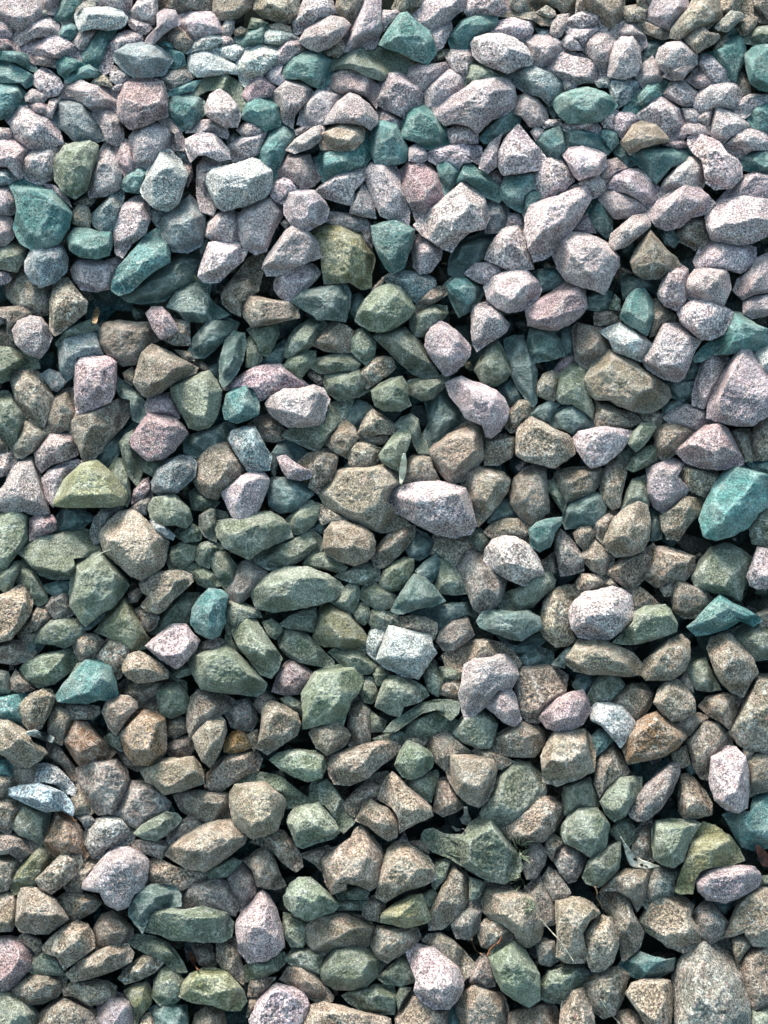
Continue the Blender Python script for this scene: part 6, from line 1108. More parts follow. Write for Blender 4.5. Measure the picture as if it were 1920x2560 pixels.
T4|312.8,118.2 316.2,110.4 325.1,108.2 334,107.1 332.9,112.6 337.4,118.2 331.8,118.2 327.3,121.5 326.2,131.6 318.4,128.2 314,122.7|317.3,112.6 329.6,110.4|
T4|326.2,131.6 327.3,120.4 330.7,117.1 336.3,119.3 340.7,123.8 334,130.5 328.5,137.2|330.7,119.3|
L6|361.9,114.9 367.5,109.3 373.1,108.2 377.5,112.6 378.6,118.2 373.1,122.7 369.7,123.8 366.4,117.1|368.6,111.5 374.2,114.9|
L6r|379.7,117.1 383.1,109.3 389.8,105.9 398.7,105.9 406.5,110.4 412.1,118.2 412.1,123.8 405.4,130.5 399.8,124.9 390.9,120.4 384.2,119.3|387.6,109.3 398.7,109.3 404.3,120.4|pink domed stone with white sheen above a pale shelf-like block
L6|412.1,124.9 415.4,112.6 421,105.9 427.7,98.1 434.4,99.2 441.1,99.2 441.1,108.2 438.9,117.1 432.2,116 424.4,119.3 417.7,122.7|421,109.3 435.5,101.5 427.7,111.5|grey lilac leaning slab next to the mint and cream lumpy stone
T3|462.3,100.4 469,95.9 491.4,91.4 491.4,109.3 471.2,107.1 464.5,105.9|469,98.1|
L6|448.9,126 456.7,117.1 464.5,110.4 473.4,107.1 491.4,110.4 491.4,124.9 471.2,126 462.3,122.7 454.5,124.9|461.2,116 473.4,110.4 471.2,120.4|
L6|375.3,124.9 377.5,119.3 383.1,118.2 390.9,121.5 398.7,124.9 403.2,129.4 404.3,133.8 397.6,133.8 390.9,136 384.2,136 379.7,130.5|379.7,120.4 397.6,127.1 386.4,130.5|
L6+|404.3,133.8 411,126 418.8,120.4 426.6,116 434.4,116 441.1,121.5 446.7,127.1 441.1,133.8 432.2,136 425.5,141.6 417.7,143.9 411,141.6|413.2,127.1 429.9,118.2 431,128.2|wide lilac stone with a purple sloping face, beside a big flat-topped white block
L7+|441.1,136 444.4,129.4 452.2,124.9 463.4,122.7 472.3,123.8 491.2,127.1 491.4,133.8 491.4,141.6 473.4,150.5 464.5,152.8 453.3,151.7 445.5,149.4 442.2,142.7|446.7,134.9 462.3,137.2 476.8,136|big flat-topped white and rose block at the picture edge
L6+|328.5,134.9 331.8,128.2 339.6,124.9 348.5,122.7 354.1,119.3 358.6,116 366.4,116 369.7,120.4 368.6,126 363,136 357.4,143.9 350.8,150.5 345.2,158.3 339.6,161.7 334,162.8 330.7,153.9 328.5,145|361.9,118.2 341.8,128.2 339.6,151.7 353,136|longest club-shaped pale lilac stone in the upper half
T2-|367.5,133.8 371.9,126 376.4,122.7 379.7,130.5 382,137.2 382,145 378.6,147.2 373.1,142.7|374.2,127.1 377.5,138.3|
L5-|358.6,142.7 364.1,136 367.5,134.9 371.9,145 364.1,145||
L5-|317.3,140.5 318.4,133.8 324,133.8 328.5,138.3 327.3,142.7||
L6+|380.9,151.7 382,146.1 388.7,140.5 395.4,134.9 403.2,133.8 406.5,136 406.5,141.6 399.8,147.2 392,153.9 384.2,156.1|387.6,143.9 402.1,136 394.2,149.4|
B3+|394.2,163.9 396.5,157.2 400.9,150.5 406.5,143.9 411,149.4 416.5,156.1 422.1,160.6 425.5,166.2 418.8,169.5 412.1,174 402.1,174 396.5,170.6|406.5,148.3 399.8,161.7 415.4,163.9|brown speckled pyramid among lilac stones in a dark hollow
B5-|423.2,149.4 425.5,141.6 432.2,136 440,134.9 442.2,142.7 444.4,150.5 438.9,158.3 431,152.8|429.9,140.5 438.9,142.7|
L6r+|344.1,156.1 349.6,150.5 356.3,145 365.3,146.1 373.1,148.3 380.9,153.9 386.4,160.6 386.4,166.2 382,174 377.5,184 370.8,180.7 361.9,178.4 354.1,175.1 348.5,167.3|350.8,153.9 364.1,149.4 379.7,158.3 368.6,168.4|large lilac boulder with a dark hollow on its brow, above a whitish egg stone
L6r|303.9,161.7 307.3,152.8 314,143.9 321.8,140.5 328.5,141.6 329.6,150.5 331.8,160.6 332.9,167.3 325.1,168.4 316.2,167.3 308.4,163.9|315.1,147.2 325.1,145 321.8,158.3|pale lilac rounded stone beside the longest club-shaped stone
L7|434.4,162.8 438.9,153.9 444.4,149.4 454.5,152.8 464.5,152.8 471.2,155 471.2,161.7 467.8,167.3 462.3,170.6 455.6,168.4 447.8,167.3 436.6,168.4|442.2,156.1 466.7,158.3 451.1,163.9|pinkish white slab lying under the big flat-topped white block
D1-|412.1,143.9 419.9,142.7 424.4,149.4 421,153.9 415.4,151.7||
L7r+|302.8,179.6 306.2,174.1 314,170.7 321.8,167.4 328.5,168.5 335.1,175.2 338.5,180.7 336.3,186.3 330.7,190.8 325.1,194.1 318.4,195.2 311.7,193 305,187.4|310.6,178.5 328.5,176.3 319.5,188.5|bluish white rounded egg stone over a dark gap, upper middle
T2-|331.8,171.8 339.6,168.5 350.8,167.4 354.1,175.2 346.3,179.6 337.4,181.9 335.1,175.2||
P6+|328.5,193 336.3,187.4 344.1,183 351.9,177.4 359.7,174.1 365.3,179.6 366.4,191.9 363,197.5 355.2,203 347.4,206.4 338.5,205.3 330.7,203|337.4,194.1 357.4,178.5 341.8,201.9 364.1,188.5|large pinkish brown wedge beside the bluish white egg stone
D2|366.4,186.3 375.3,179.6 382,183 382,191.9 373.1,194.1 367.5,193||
G4|380.9,193 384.2,184.1 387.6,187.4 387.6,194.1||
B4|371.9,195.2 379.7,194.1 387.6,194.1 387.6,201.9 379.7,203 371.9,203||
T5+|388.7,193 392,186.3 397.6,180.7 403.2,180.7 407.6,187.4 408.7,195.2 406.5,205.3 404.3,209.7 397.6,205.3 390.9,201.9 387.6,198.6|399.8,181.9 393.1,194.1 403.2,200.8|upright light teal almond stone standing alone
B4|406.5,188.5 411,187.4 416.5,193 422.1,197.5 421,200.8 415.4,203 411,208.6 406.5,209.7 407.6,200.8||
L5+|411,183 414.3,174.1 418.8,167.4 424.4,165.1 429.9,168.5 431,174.1 428.8,178.5 428.8,187.4 423.2,194.1 415.4,190.8 412.1,187.4|417.7,171.8 425.5,171.8 415.4,184.1|lilac stone pressed against a rounder pale one, beneath the pinkish white slab
L6r+|427.7,183 429.9,174.1 434.4,168.5 444.4,167.4 453.3,168.5 455.6,172.9 456.7,180.7 452.2,190.8 444.4,189.7 437.7,187.4 431,187.4|435.5,171.8 451.1,171.8 440,183|round pale lilac stone below the pinkish white slab, between two lilac ones
L7+|423.2,194.1 428.8,189.7 435.5,186.3 444.4,187.4 452.2,191.9 457.8,195.2 455.6,203 452.2,208.6 444.4,212 437.7,212 431,206.4 425.5,200.8|429.9,194.1 445.5,191.9 435.5,205.3|white glossy lens-shaped stone with a bluish sheen, beside a large flat teal stone
T4|435.5,222 441.1,215.3 448.9,210.9 454.5,208.6 456.7,201.9 458.9,195.2 464.5,196.4 472.3,203 491.2,209.7 491.2,215.3 471.2,218.7 462.3,219.8 455.6,220.9 446.7,220.9 440,225.3 435.5,225.3|460,199.7 473.4,209.7 448.9,216.4|large flat teal stone running under the white glossy lens-shaped stone
L6|460,180.7 462.3,174.1 469,169.6 473.4,161.8 491.4,155.1 491.4,180.7 472.3,183 465.6,186.3|470.1,171.8 464.5,180.7|
L6|465.6,188.5 471.2,185.2 491.4,181.9 491.4,194.1 471.2,198.6 465.6,195.2|473.4,186.3|
L6+|402.1,225.3 406.5,218.7 411,209.7 414.3,201.9 419.9,200.8 426.6,203 431,209.7 437.7,213.1 434.4,218.7 431,227.6 427.7,235.4 423.2,238.7 415.4,236.5 408.7,233.2 404.3,229.8|416.5,203 425.5,207.5 407.6,226.5 415.4,225.3 424.4,229.8|four-sided purple lilac block with a carved front, beside a mint-tipped pale stone
W7+|375.3,207.5 380.9,204.2 387.6,201.9 395.4,205.3 403.2,210.9 408.7,216.4 407.6,222 403.2,226.5 398.7,225.3 390.9,222 384.2,219.8 380.9,213.1|384.2,206.4 399.8,212 388.7,215.3|mint-tipped pale fish-shaped stone in front of a dusty tan stone
B5|357.4,205.3 360.8,201.9 370.8,204.2 380.9,204.2 375.3,207.5 379.7,213.1 380.9,218.7 376.4,220.9 371.9,225.3 368.6,229.8 363,227.6 359.7,224.2 358.6,215.3|361.9,205.3 375.3,207.5 367.5,218.7|tan stone in shade behind the mint-tipped pale fish-shaped stone
B6r+|365.3,237.6 368.6,230.9 373.1,225.3 376.4,220.9 382,218.7 387.6,222 395.4,225.3 402.1,230.9 409.9,236.5 416.5,241 418.8,247.7 414.3,253.2 405.4,257.7 395.4,256.6 386.4,253.2 380.9,249.9 373.1,249.9 367.5,244.3|377.5,225.3 390.9,229.8 375.3,238.7 395.4,243.2 411,244.3|large yellowish tan boulder with long dark creases
G6r|347.4,243.2 349.6,234.3 355.2,228.7 363,227.6 367.5,230.9 365.3,237.6 367.5,245.4 370.8,254.3 369.7,261 364.1,256.6 357.4,252.1 351.9,252.1 347.4,248.8|353,234.3 361.9,232 355.2,245.4|mottled pale green stone touching the yellowish tan creased boulder
B5|336.3,239.8 339.6,234.3 345.2,232 349.6,235.4 347.4,243.2 346.3,249.9 340.7,248.8 336.3,246.5||
P4-|347.4,229.8 351.9,223.1 358.6,222 359.7,226.5 354.1,228.7 349.6,235.4||
D3|315.1,213.1 321.8,210.9 327.3,210.9 328.5,216.4 331.8,224.2 335.1,230.9 335.1,241 335.1,249.9 332.9,253.2 328.5,248.8 322.9,241 319.5,233.2 317.3,224.2|326.2,213.1 329.6,227.6 324,227.6|long curved dark slate beside a blue slate box-shaped one
D4|329.6,216.4 331.8,206.4 338.5,205.3 345.2,207.5 349.6,213.1 351.9,222 345.2,224.2 338.5,225.3 334,226.5 331.8,222|335.1,208.6 344.1,209.7 337.4,218.7 346.3,216.4|
D2-|345.2,207.5 357.4,205.3 358.6,215.3 359.7,222 351.9,222 349.6,213.1||
D3-|415.4,239.8 424.4,237.6 435.5,237.6 434.4,245.4 426.6,249.9 419.9,247.7|421,239.8 433.3,241|
L6|433.3,252.1 433.3,245.4 435.5,236.5 438.9,226.5 441.1,222 447.8,220.9 454.5,222 455.6,226.5 451.1,236.5 445.5,245.4 443.3,252.1 440,254.3|441.1,224.2 451.1,225.3 438.9,245.4|grey lilac leaning slab next to the tall rose-speckled triangle stone
L6+|442.2,261 443.3,252.1 447.8,241 453.3,232 458.9,223.1 463.4,218.7 469,218.7 473.4,227.6 491.2,238.7 491.2,252.1 475.7,262.1 470.1,265.5 460,265.5 451.1,263.3|464.5,220.9 455.6,238.7 471.2,245.4 453.3,256.6|tall rose-speckled triangle stone near the picture edge
W7|471.2,218.7 475.7,216.4 491.4,215.3 491.4,238.7 476.8,234.3 473.4,226.5||
L5|415.4,261 421,256.6 428.8,253.2 434.4,254.3 442.2,255.5 442.2,262.1 450,264.4 444.4,266.6 435.5,268.8 428.8,266.6 419.9,265.5|422.1,258.8 435.5,258.8|
B5r|409.9,270 415.4,265.5 423.2,264.4 429.9,266.6 434.4,270 427.7,277.8 422.1,283.3 415.4,287.8 409.9,283.3|415.4,268.8 426.6,268.8 415.4,278.9|brown boulder behind a pinkish triangular tent-shaped stone
P7+|422.1,282.2 425.5,276.6 432.2,272.2 440,266.6 448.9,264.4 454.5,267.7 458.9,275.5 462.3,283.3 464.5,290 457.8,292.3 448.9,293.4 437.7,292.3 428.8,288.9|433.3,273.3 448.9,266.6 440,283.3 457.8,283.3|pinkish tent-shaped stone with a dark rim, below tall rose-speckled triangle
B4|370.8,251 380.9,253.2 387.6,256.6 395.4,258.8 399.8,263.3 393.1,266.6 382,266.6 374.2,268.8 370.8,261|375.3,255.5 388.7,259.9|
B4-|397.6,257.7 406.5,255.5 414.3,258.8 416.5,261 412.1,266.6 408.7,272.2 404.3,264.4 398.7,263.3||
D2-|414.3,252.1 426.6,249.9 431,249.9 427.7,253.2 419.9,256.6 415.4,258.8||
G6+|392,276.6 395.4,270 400.9,264.4 407.6,264.4 409.9,266.6 406.5,273.3 402.1,278.9 397.6,282.2|398.7,267.7 405.4,267.7|
L7+|358.6,273.3 361.9,270 370.8,267.7 378.6,266.6 386.4,267.7 395.4,270 393.1,274.4 389.8,278.9 387.6,282.2 382,286.7 377.5,290 369.7,292.3 365.3,287.8 360.8,281.1|366.4,271.1 384.2,270 373.1,281.1|lavender white boat-shaped stone below the yellowish tan creased boulder
B5+|322.9,274.4 324,266.6 327.3,261 332.9,261 339.6,264.4 347.4,268.8 355.2,272.2 358.6,275.5 358.6,283.3 353,287.8 346.3,292.3 337.4,290 328.5,287.8 322.9,284.5|329.6,263.3 355.2,275.5 328.5,276.6 346.3,278.9|tan brown slab with a pale top touching the lavender white boat-shaped stone
D3|331.8,259.9 336.3,254.3 343,251 349.6,253.2 345.2,257.7 343,262.1 344.1,266.6 337.4,263.3||
D4|344.1,262.1 348.5,256.6 356.3,253.2 363,254.3 368.6,261 370.8,266.6 365.3,268.8 358.6,271.1 351.9,267.7 346.3,266.6|355.2,254.3 358.6,263.3|
B3|315.1,264.4 318.4,256.6 324,251 329.6,249.9 334,254.3 331.8,259.9 326.2,262.1 322.9,268.8 319.5,270|321.8,255.5 328.5,253.2|
D2-|311.7,241 319.5,237.6 326.2,244.3 330.7,249.9 324,249.9 317.3,253.2||
B4|319.5,307.9 321.8,298.9 328.5,293.4 336.3,290 340.7,294.5 341.8,304.5 343,317.9 337.4,324.6 331.8,326.8 325.1,322.4 319.5,314.6|335.1,292.3 325.1,307.9 337.4,310.1|dark tan pyramid-shaped stone below the tan brown slab
B5|346.3,300.1 348.5,294.5 358.6,292.3 369.7,292.3 376.4,293.4 376.4,298.9 370.8,306.8 361.9,311.2 354.1,313.4 349.6,306.8|350.8,295.6 373.1,296.7 359.7,305.6|brown stone with a flat top beneath the lavender white boat-shaped stone
G3|343,301.2 346.3,300.1 349.6,306.8 354.1,313.4 351.9,320.1 346.3,312.3 343,306.8||
B4|376.4,297.8 379.7,290 383.1,283.3 386.4,284.5 392,290 390.9,297.8 388.7,306.8 387.6,315.7 383.1,317.9 377.5,312.3 375.3,305.6|384.2,285.6 380.9,298.9 387.6,298.9|narrow dark upright stone under the lavender white boat-shaped stone
G5|392,292.3 396.5,284.5 403.2,280 409.9,277.8 409.9,287.8 404.3,291.1 396.5,294.5||
G2-|387.6,282.2 393.1,277.8 397.6,282.2 395.4,287.8 392,290||
G3|388.7,317.9 392,306.8 395.4,300.1 403.2,297.8 404.3,307.9 405.4,315.7 398.7,314.6 393.1,317.9||
L6|404.3,292.3 411,287.8 419.9,286.7 427.7,290 423.2,297.8 429.9,305.6 423.2,315.7 414.3,320.1 408.7,315.7 405.4,309|406.5,292.3 419.9,290 408.7,305.6 415.4,310.1|lilac block with a red side face beside brown ones
B4|423.2,297.8 425.5,291.1 432.2,291.1 441.1,293.4 451.1,296.7 447.8,304.5 444.4,311.2 437.7,309 429.9,305.6|428.8,294.5 444.4,296.7|
B4|413.2,322.4 421,315.7 427.7,310.1 434.4,309 441.1,312.3 440,317.9 434.4,323.5 428.8,330.2 424.4,336.9 417.7,335.7 414.3,330.2|423.2,316.8 435.5,312.3|brown slanted stone beside the large bright teal boulder
T6r+|437.7,324.6 441.1,314.6 445.5,304.5 451.1,296.7 457.8,291.1 464.5,291.1 471.2,294.5 491.2,300.1 491.2,310.1 474.5,320.1 467.8,329.1 457.8,334.6 447.8,336.9 440,334.6|464.5,293.4 448.9,310.1 471.2,301.2 451.1,325.7|large bright teal smooth boulder near the picture edge
B4|457.8,270 462.3,268.8 469,268.8 470.1,280 470.1,287.8 464.5,287.8 461.2,278.9||
B4|470.1,272.2 474.5,262.1 491.4,258.8 491.4,285.6 472.3,286.7|473.4,270|
T3|467.8,290 473.4,287.8 491.4,287.8 491.4,298.9 473.4,294.5||
D3|351.9,323.5 354.1,315.7 361.9,311.2 370.8,307.9 376.4,309 378.6,316.8 376.4,325.7 370.8,327.9 361.9,329.1 354.1,330.2|356.3,316.8 373.1,313.4|dark blue slate under a brown flat-topped stone and a narrow upright one
D2-|406.5,319 413.2,322.4 413.2,335.7 406.5,336.9||
D1-|388.7,169.6 397.6,174.1 412.1,176.3 409.9,185.2 404.3,180.7 397.6,179.6 390.9,186.3||
D2-|428.8,225.3 434.4,220.9 436.6,227.6 435.5,235.4 426.6,236.5||
D2-|306.2,314.6 319.5,312.3 324,322.4 317.3,324.6 306.2,325.7||
G4r|310.6,376.8 317.3,370.2 328.5,365.7 334,360.1 337.4,355.7 343,357.9 346.3,363.5 345.2,367.9 339.6,372.4 332.9,379.1 326.2,381.3 315.1,381.3|337.4,359 341.8,364.6|grey green stone peeping out beneath the pink rounded box-shaped one
B4r|303.9,332.2 307.3,327.8 315.1,324.4 322.9,324.4 330.7,327.8 330.7,333.4 322.9,336.7 315.1,334.5 308.4,336.7|310.6,328.9 324,327.8|
T3+|330.7,331.1 335.1,326.7 341.8,324.4 350.8,323.3 350.8,327.8 347.4,332.2 344.1,341.2 337.4,344.5 331.8,341.2|335.1,331.1 344.1,327.8 341.8,334.5|
N3|347.4,344.5 347.4,336.7 350.8,332.2 355.2,335.6 359.7,341.2 364.1,347.9 364.1,355.7 358.6,357.9 350.8,359|350.8,338.9 353,352.3|
B4|358.6,333.4 364.1,327.8 369.7,326.7 371.9,333.4 369.7,338.9 365.3,343.4 360.8,338.9||
B4r|363,347.9 367.5,341.2 371.9,336.7 377.5,342.3 383.1,347.9 383.1,352.3 376.4,359 369.7,355.7|373.1,341.2 370.8,350.1|
B4|370.8,327.8 376.4,322.2 382,318.9 386.4,321.1 383.1,327.8 378.6,333.4 377.5,340 373.1,335.6||
B5r+|377.5,338.9 379.7,331.1 384.2,323.3 392,316.6 398.7,313.3 404.3,316.6 406.5,325.6 405.4,336.7 402.1,343.4 395.4,346.7 385.3,347.9 379.7,343.4|398.7,316.6 384.2,334.5 397.6,336.7|brown teardrop-shaped stone resting on a tan slab, in the right half
B4|378.6,357.9 384.2,352.3 390.9,347.9 399.8,345.6 407.6,340 409.9,344.5 408.7,351.2 404.3,359 397.6,366.8 393.1,369 388.7,364.6|384.2,356.8 404.3,345.6 395.4,361.2|tan slab under the brown teardrop-shaped stone
B4|403.2,361.2 405.4,352.3 409.9,342.3 417.7,342.3 426.6,345.6 433.3,347.9 433.3,355.7 427.7,362.4 418.8,363.5 411,366.8|413.2,345.6 428.8,350.1 415.4,359|brown pinkish lump beside tan slab under the brown teardrop-shaped stone
G4r|433.3,360.1 437.7,351.2 444.4,343.4 453.3,340 462.3,343.4 469,349 469,357.9 464.5,364.6 462.3,374.6 454.5,371.3 444.4,369 435.5,366.8|446.7,346.7 462.3,350.1 448.9,363.5|large olive teal boulder with cracked top, beneath the large bright teal one
L6+|466.7,360.1 470.1,351.2 473.4,342.3 491.4,344.5 491.4,366.8 473.4,367.9 469,365.7|474.5,345.6 471.2,359|
G4|469,330 473.4,320 491.4,309.9 491.4,343.4 471.2,338.9|475.7,323.3|
B3|417.7,363.5 424.4,361.2 419.9,372.4 415.4,372.4 412.1,366.8||
B5|417.7,362.4 419.9,360.1 426.6,363.5 433.3,366.8 438.9,367.9 444.4,373.5 440,379.1 434.4,385.8 427.7,385.8 421,381.3 419.9,371.3|421,363.5 431,370.2 426.6,381.3|brown three-cornered stone beside the teal stone with a sharp crest
T5+|429.9,391.3 435.5,386.9 441.1,380.2 450,371.3 457.8,376.8 465.6,380.2 473.4,384.7 475.7,388 470.1,391.3 462.3,388 454.5,392.5 444.4,395.8 435.5,396.9|450,374.6 437.7,390.2 464.5,384.7|teal stone with a sharp crest and shaded flank, below the large olive teal boulder
B4|473.4,383.5 491.4,375.7 491.4,391.3 475.7,391.3||
B5r|337.4,392.5 339.6,376.8 344.1,370.2 351.9,366.8 359.7,366.8 364.1,369 359.7,376.8 355.2,382.4 356.3,392.5 359.7,399.2 354.1,402.5 347.4,403.6 340.7,398|348.5,371.3 346.3,392.5|brown rounded stone partly behind a lilac drum-shaped stone
L6r+|355.2,381.3 359.7,375.7 365.3,370.2 374.2,369 382,366.8 388.7,367.9 394.2,372.4 395.4,381.3 395.4,386.9 388.7,393.6 380.9,399.2 370.8,399.2 361.9,398 357.4,392.5|364.1,379.1 382,376.8 368.6,388 386.4,385.8|lilac drum-shaped stone, biggest pale one right of centre
G6r+|383.1,401.4 388.7,395.8 395.4,389.1 396.5,382.4 403.2,379.1 415.4,378 418.8,381.3 423.2,390.2 422.1,394.7 414.3,398 406.5,400.3 397.6,402.5 388.7,402.5|400.9,383.5 417.7,385.8 404.3,396.9|pale green flat-faced stone touching the lilac drum-shaped one
B4|393.1,370.2 398.7,366.8 404.3,370.2 412.1,378 403.2,379.1 396.5,381.3||
B3|360.8,363.5 364.1,359 375.3,359 382,361.2 377.5,366.8 368.6,370.2 361.9,367.9||
B4|376.4,366.8 382,361.2 386.4,366.8||
B5+|354.1,411.4 358.6,404.7 363,399.2 375.3,399.2 384.2,402.5 395.4,408.1 400.9,414.8 399.8,421.5 390.9,422.6 379.7,421.5 368.6,421.5 359.7,419.2 355.2,415.9|366.4,403.6 393.1,410.3 361.9,414.8|long brown grey loaf stone under the lilac drum-shaped one
B5r+|400.9,421.5 403.2,412.5 409.9,407 417.7,400.3 425.5,396.9 431,401.4 431,411.4 427.7,419.2 419.9,424.8 411,424.8 404.3,424.8|423.2,400.3 411,412.5 422.1,417|brown round-backed stone beside a long brown grey loaf stone
G3|428.8,417 435.5,413.6 441.1,411.4 445.5,422.6 450,430.4 443.3,431.5 435.5,430.4 431,423.7|437.7,414.8 440,425.9|
B5r+|442.2,405.8 444.4,399.2 451.1,395.8 456.7,396.9 464.5,404.7 470.1,411.4 473.4,420.3 469,425.9 464.5,434.8 457.8,432.6 451.1,427 446.7,419.2|451.1,399.2 462.3,410.3 453.3,419.2|tall brown oval stone tilted sideways, below the sharp-crested teal one
G3|454.5,395.8 464.5,391.3 475.7,391.3 491.4,396.9 491.4,409.2 471.2,412.5 464.5,404.7|466.7,396.9|
D3|345.2,414.8 353,405.8 360.8,400.3 363,401.4 355.2,410.3 353,417||
G3|367.5,434.8 371.9,427 376.4,421.5 382,420.3 386.4,423.7 389.8,428.1 384.2,436 378.6,440.4 369.7,439.3|377.5,422.6 384.2,428.1 375.3,432.6|
B4|382,439.3 387.6,431.5 395.4,427 402.1,428.1 407.6,433.7 406.5,440.4 402.1,447.1 397.6,452.7 392,444.9 386.4,441.5|393.1,432.6 402.1,434.8|brown sloping stone behind the glossy mint white stone
B5r+|408.7,439.3 411,431.5 416.5,425.9 423.2,424.8 429.9,430.4 434.4,438.2 434.4,444.9 426.6,449.3 419.9,450.4 413.2,444.9|419.9,428.1 415.4,439.3 426.6,441.5|brown round bun-like stone beneath the brown round-backed one
P6+|337.4,448.2 341.8,441.5 349.6,436 357.4,432.6 364.1,431.5 367.5,437.1 368.6,444.9 364.1,452.7 357.4,456 348.5,457.1 341.8,454.9|345.2,443.8 361.9,436 348.5,450.4|glossy lilac stone striped with mauve, beside the glossy mint white one
W7+|368.6,443.8 373.1,439.3 380.9,439.3 388.7,441.5 393.1,446 397.6,452.7 394.2,459.4 387.6,467.2 383.1,461.6 376.4,453.8 369.7,450.4|375.3,442.6 388.7,446 382,454.9|glossy mint white stone with mauve stripes, beside glossy lilac striped one
T4|369.7,460.5 374.2,456 378.6,457.1 383.1,462.7 377.5,468.3 371.9,472.7||
R5+|388.7,466.1 393.1,458.3 398.7,450.4 404.3,447.1 411,444.9 417.7,449.3 424.4,454.9 428.8,460.5 423.2,467.2 415.4,472.7 404.3,475 393.1,477.2|408.7,449.3 395.4,466.1 419.9,461.6 406.5,468.3|large rusty brown stone with a shaded underside, right half
B5|437.7,441.5 442.2,436 451.1,433.7 458.9,434.8 461.2,440.4 458.9,448.2 456.7,456 450,450.4 442.2,446|444.4,438.2 456.7,438.2 451.1,446|
B5|421,450.4 426.6,446 436.6,446 443.3,448.2 436.6,452.7 431,459.4 426.6,457.1||
B5|429.9,463.8 433.3,456 440,450.4 448.9,452.7 455.6,460.5 457.8,467.2 448.9,470.5 444.4,477.2 443.3,486.1 437.7,485 433.3,477.2|440,454.9 448.9,461.6 437.7,470.5|forked brown grey stone beside a squarish white and lilac block
B5|462.3,436 466.7,427 473.4,422.6 491.4,423.7 498.1,428.1 498.1,466.1 491.2,469.4 469,468.3 462.3,463.8 456.7,457.1 460,448.2|473.4,428.1 466.7,443.8 477.9,450.4|large brown slab at the picture edge above squarish white lilac block
B5+|338.5,472.7 341.8,464.9 346.3,457.1 354.1,456 365.3,456 369.7,461.6 371.9,470.5 370.8,481.7 359.7,487.2 348.5,490.6 339.6,488.4|348.5,460.5 366.4,466.1 344.1,479.4 361.9,475|big brown cube-like stone with a pink stain on top
D2-|321.8,410.3 332.9,403.6 344.1,408.1 344.1,414.8 332.9,415.9 326.2,421.5||
D2-|311.7,398 321.8,403.6 337.4,395.8 338.5,401.4 330.7,408.1 319.5,408.1||
B3-|337.4,352.3 346.3,345.6 347.4,356.8 344.1,359||
D2-|373.1,421.5 361.9,422.6 358.6,428.1 364.1,434.8 370.8,428.1||
D2-|426.6,475 431,472.7 435.5,481.7 431,483.9||
B4|424.4,425.9 428.8,420.3 433.3,428.1 433.3,432.6 428.8,430.4||
L7+|444.4,472.8 448.9,467.3 460,467.3 465.6,472.8 467.8,481.8 467.8,495.1 466.7,504.1 461.2,507.4 453.3,505.2 446.7,499.6 443.3,488.5|446.7,475.1 462.3,470.6 451.1,499.6 464.5,501.8|squarish white and lilac block standing near the picture edge, lower half
B4|466.7,475.1 473.4,471.7 491.4,470.6 491.4,491.8 473.4,495.1 469,497.4 467.8,484|473.4,477.3|
B5|373.1,477.3 378.6,466.2 383.1,466.2 388.7,474 393.1,482.9 386.4,486.2 378.6,491.8 375.3,497.4 371.9,488.5|382,470.6 379.7,484|
G4+|375.3,500.7 380.9,491.8 387.6,486.2 395.4,485.1 400.9,486.2 400.9,492.9 395.4,501.8 390.9,509.6 384.2,513 378.6,508.5|384.2,492.9 395.4,490.7 382,504.1|dark grey green stone wedged between brown blurred stone and a leaf-like grooved one
M4+|393.1,507.4 397.6,499.6 403.2,490.7 411,482.9 418.8,477.3 424.4,477.3 424.4,484 419.9,495.1 413.2,505.2 405.4,511.9 398.7,513 394.2,510.8|417.7,479.5 404.3,497.4 415.4,495.1|grooved leaf-like brown stone tilted over a black gap
B5|424.4,506.3 424.4,496.3 425.5,485.1 428.8,484 434.4,487.3 440,494 444.4,501.8 444.4,508.5 435.5,510.8 427.7,510.8|427.7,486.2 435.5,495.1 428.8,506.3|brown stone left of squarish white and lilac block, over a black gap
T5|453.3,509.6 460,507.4 469,507.4 471.2,497.4 476.8,492.9 491.4,492.9 491.4,527.5 471.2,530.8 464.5,528.6 458.9,519.7|462.3,510.8 477.9,504.1 469,519.7|grey teal stone at the picture edge under squarish white and lilac block
G5+|407.6,518.6 409.9,513 419.9,511.9 433.3,513 437.7,515.2 433.3,521.9 429.9,528.6 427.7,537.5 421,542 413.2,539.7 408.7,536.4 407.6,527.5|411,517.4 431,517.4 419.9,533.1|green cracked squarish block touching a leaf of white fluff
O6r+|422.1,556.5 425.5,544.2 429.9,530.8 433.3,521.9 438.9,514.1 446.7,516.3 454.5,521.9 461.2,529.7 464.5,537.5 455.6,540.9 444.4,542 437.7,544.2 434.4,549.8 433.3,557.6 427.7,557.6|440,517.4 435.5,535.3 453.3,530.8|yellow olive angular stone behind an oval pinkish boulder, lower right part
L6r+|434.4,547.6 438.9,543.1 448.9,542 462.3,540.9 471.2,542 475.7,548.7 473.4,554.2 464.5,559.8 453.3,564.3 442.2,562.1 436.6,556.5|440,546.4 466.7,544.2 442.2,557.6 464.5,555.4|oval pinkish boulder near the picture edge, lower part
G5+|350.8,521.9 351.9,515.2 356.3,508.5 361.9,505.2 373.1,505.2 377.5,509.6 380.9,515.2 379.7,523 378.6,528.6 373.1,533.1 368.6,535.3 359.7,529.7 353,526.4|359.7,508.5 375.3,510.8 357.4,521.9 373.1,524.1|mint green roundish stone between green and brown ones, lower right half
G5|351.9,497.4 353,491.8 359.7,488.5 368.6,486.2 371.9,492.9 374.2,501.8 373.1,505.2 364.1,505.2 356.3,509.6 353,508.5|355.2,492.9 368.6,490.7 361.9,501.8|small green stone just above the mint green roundish one
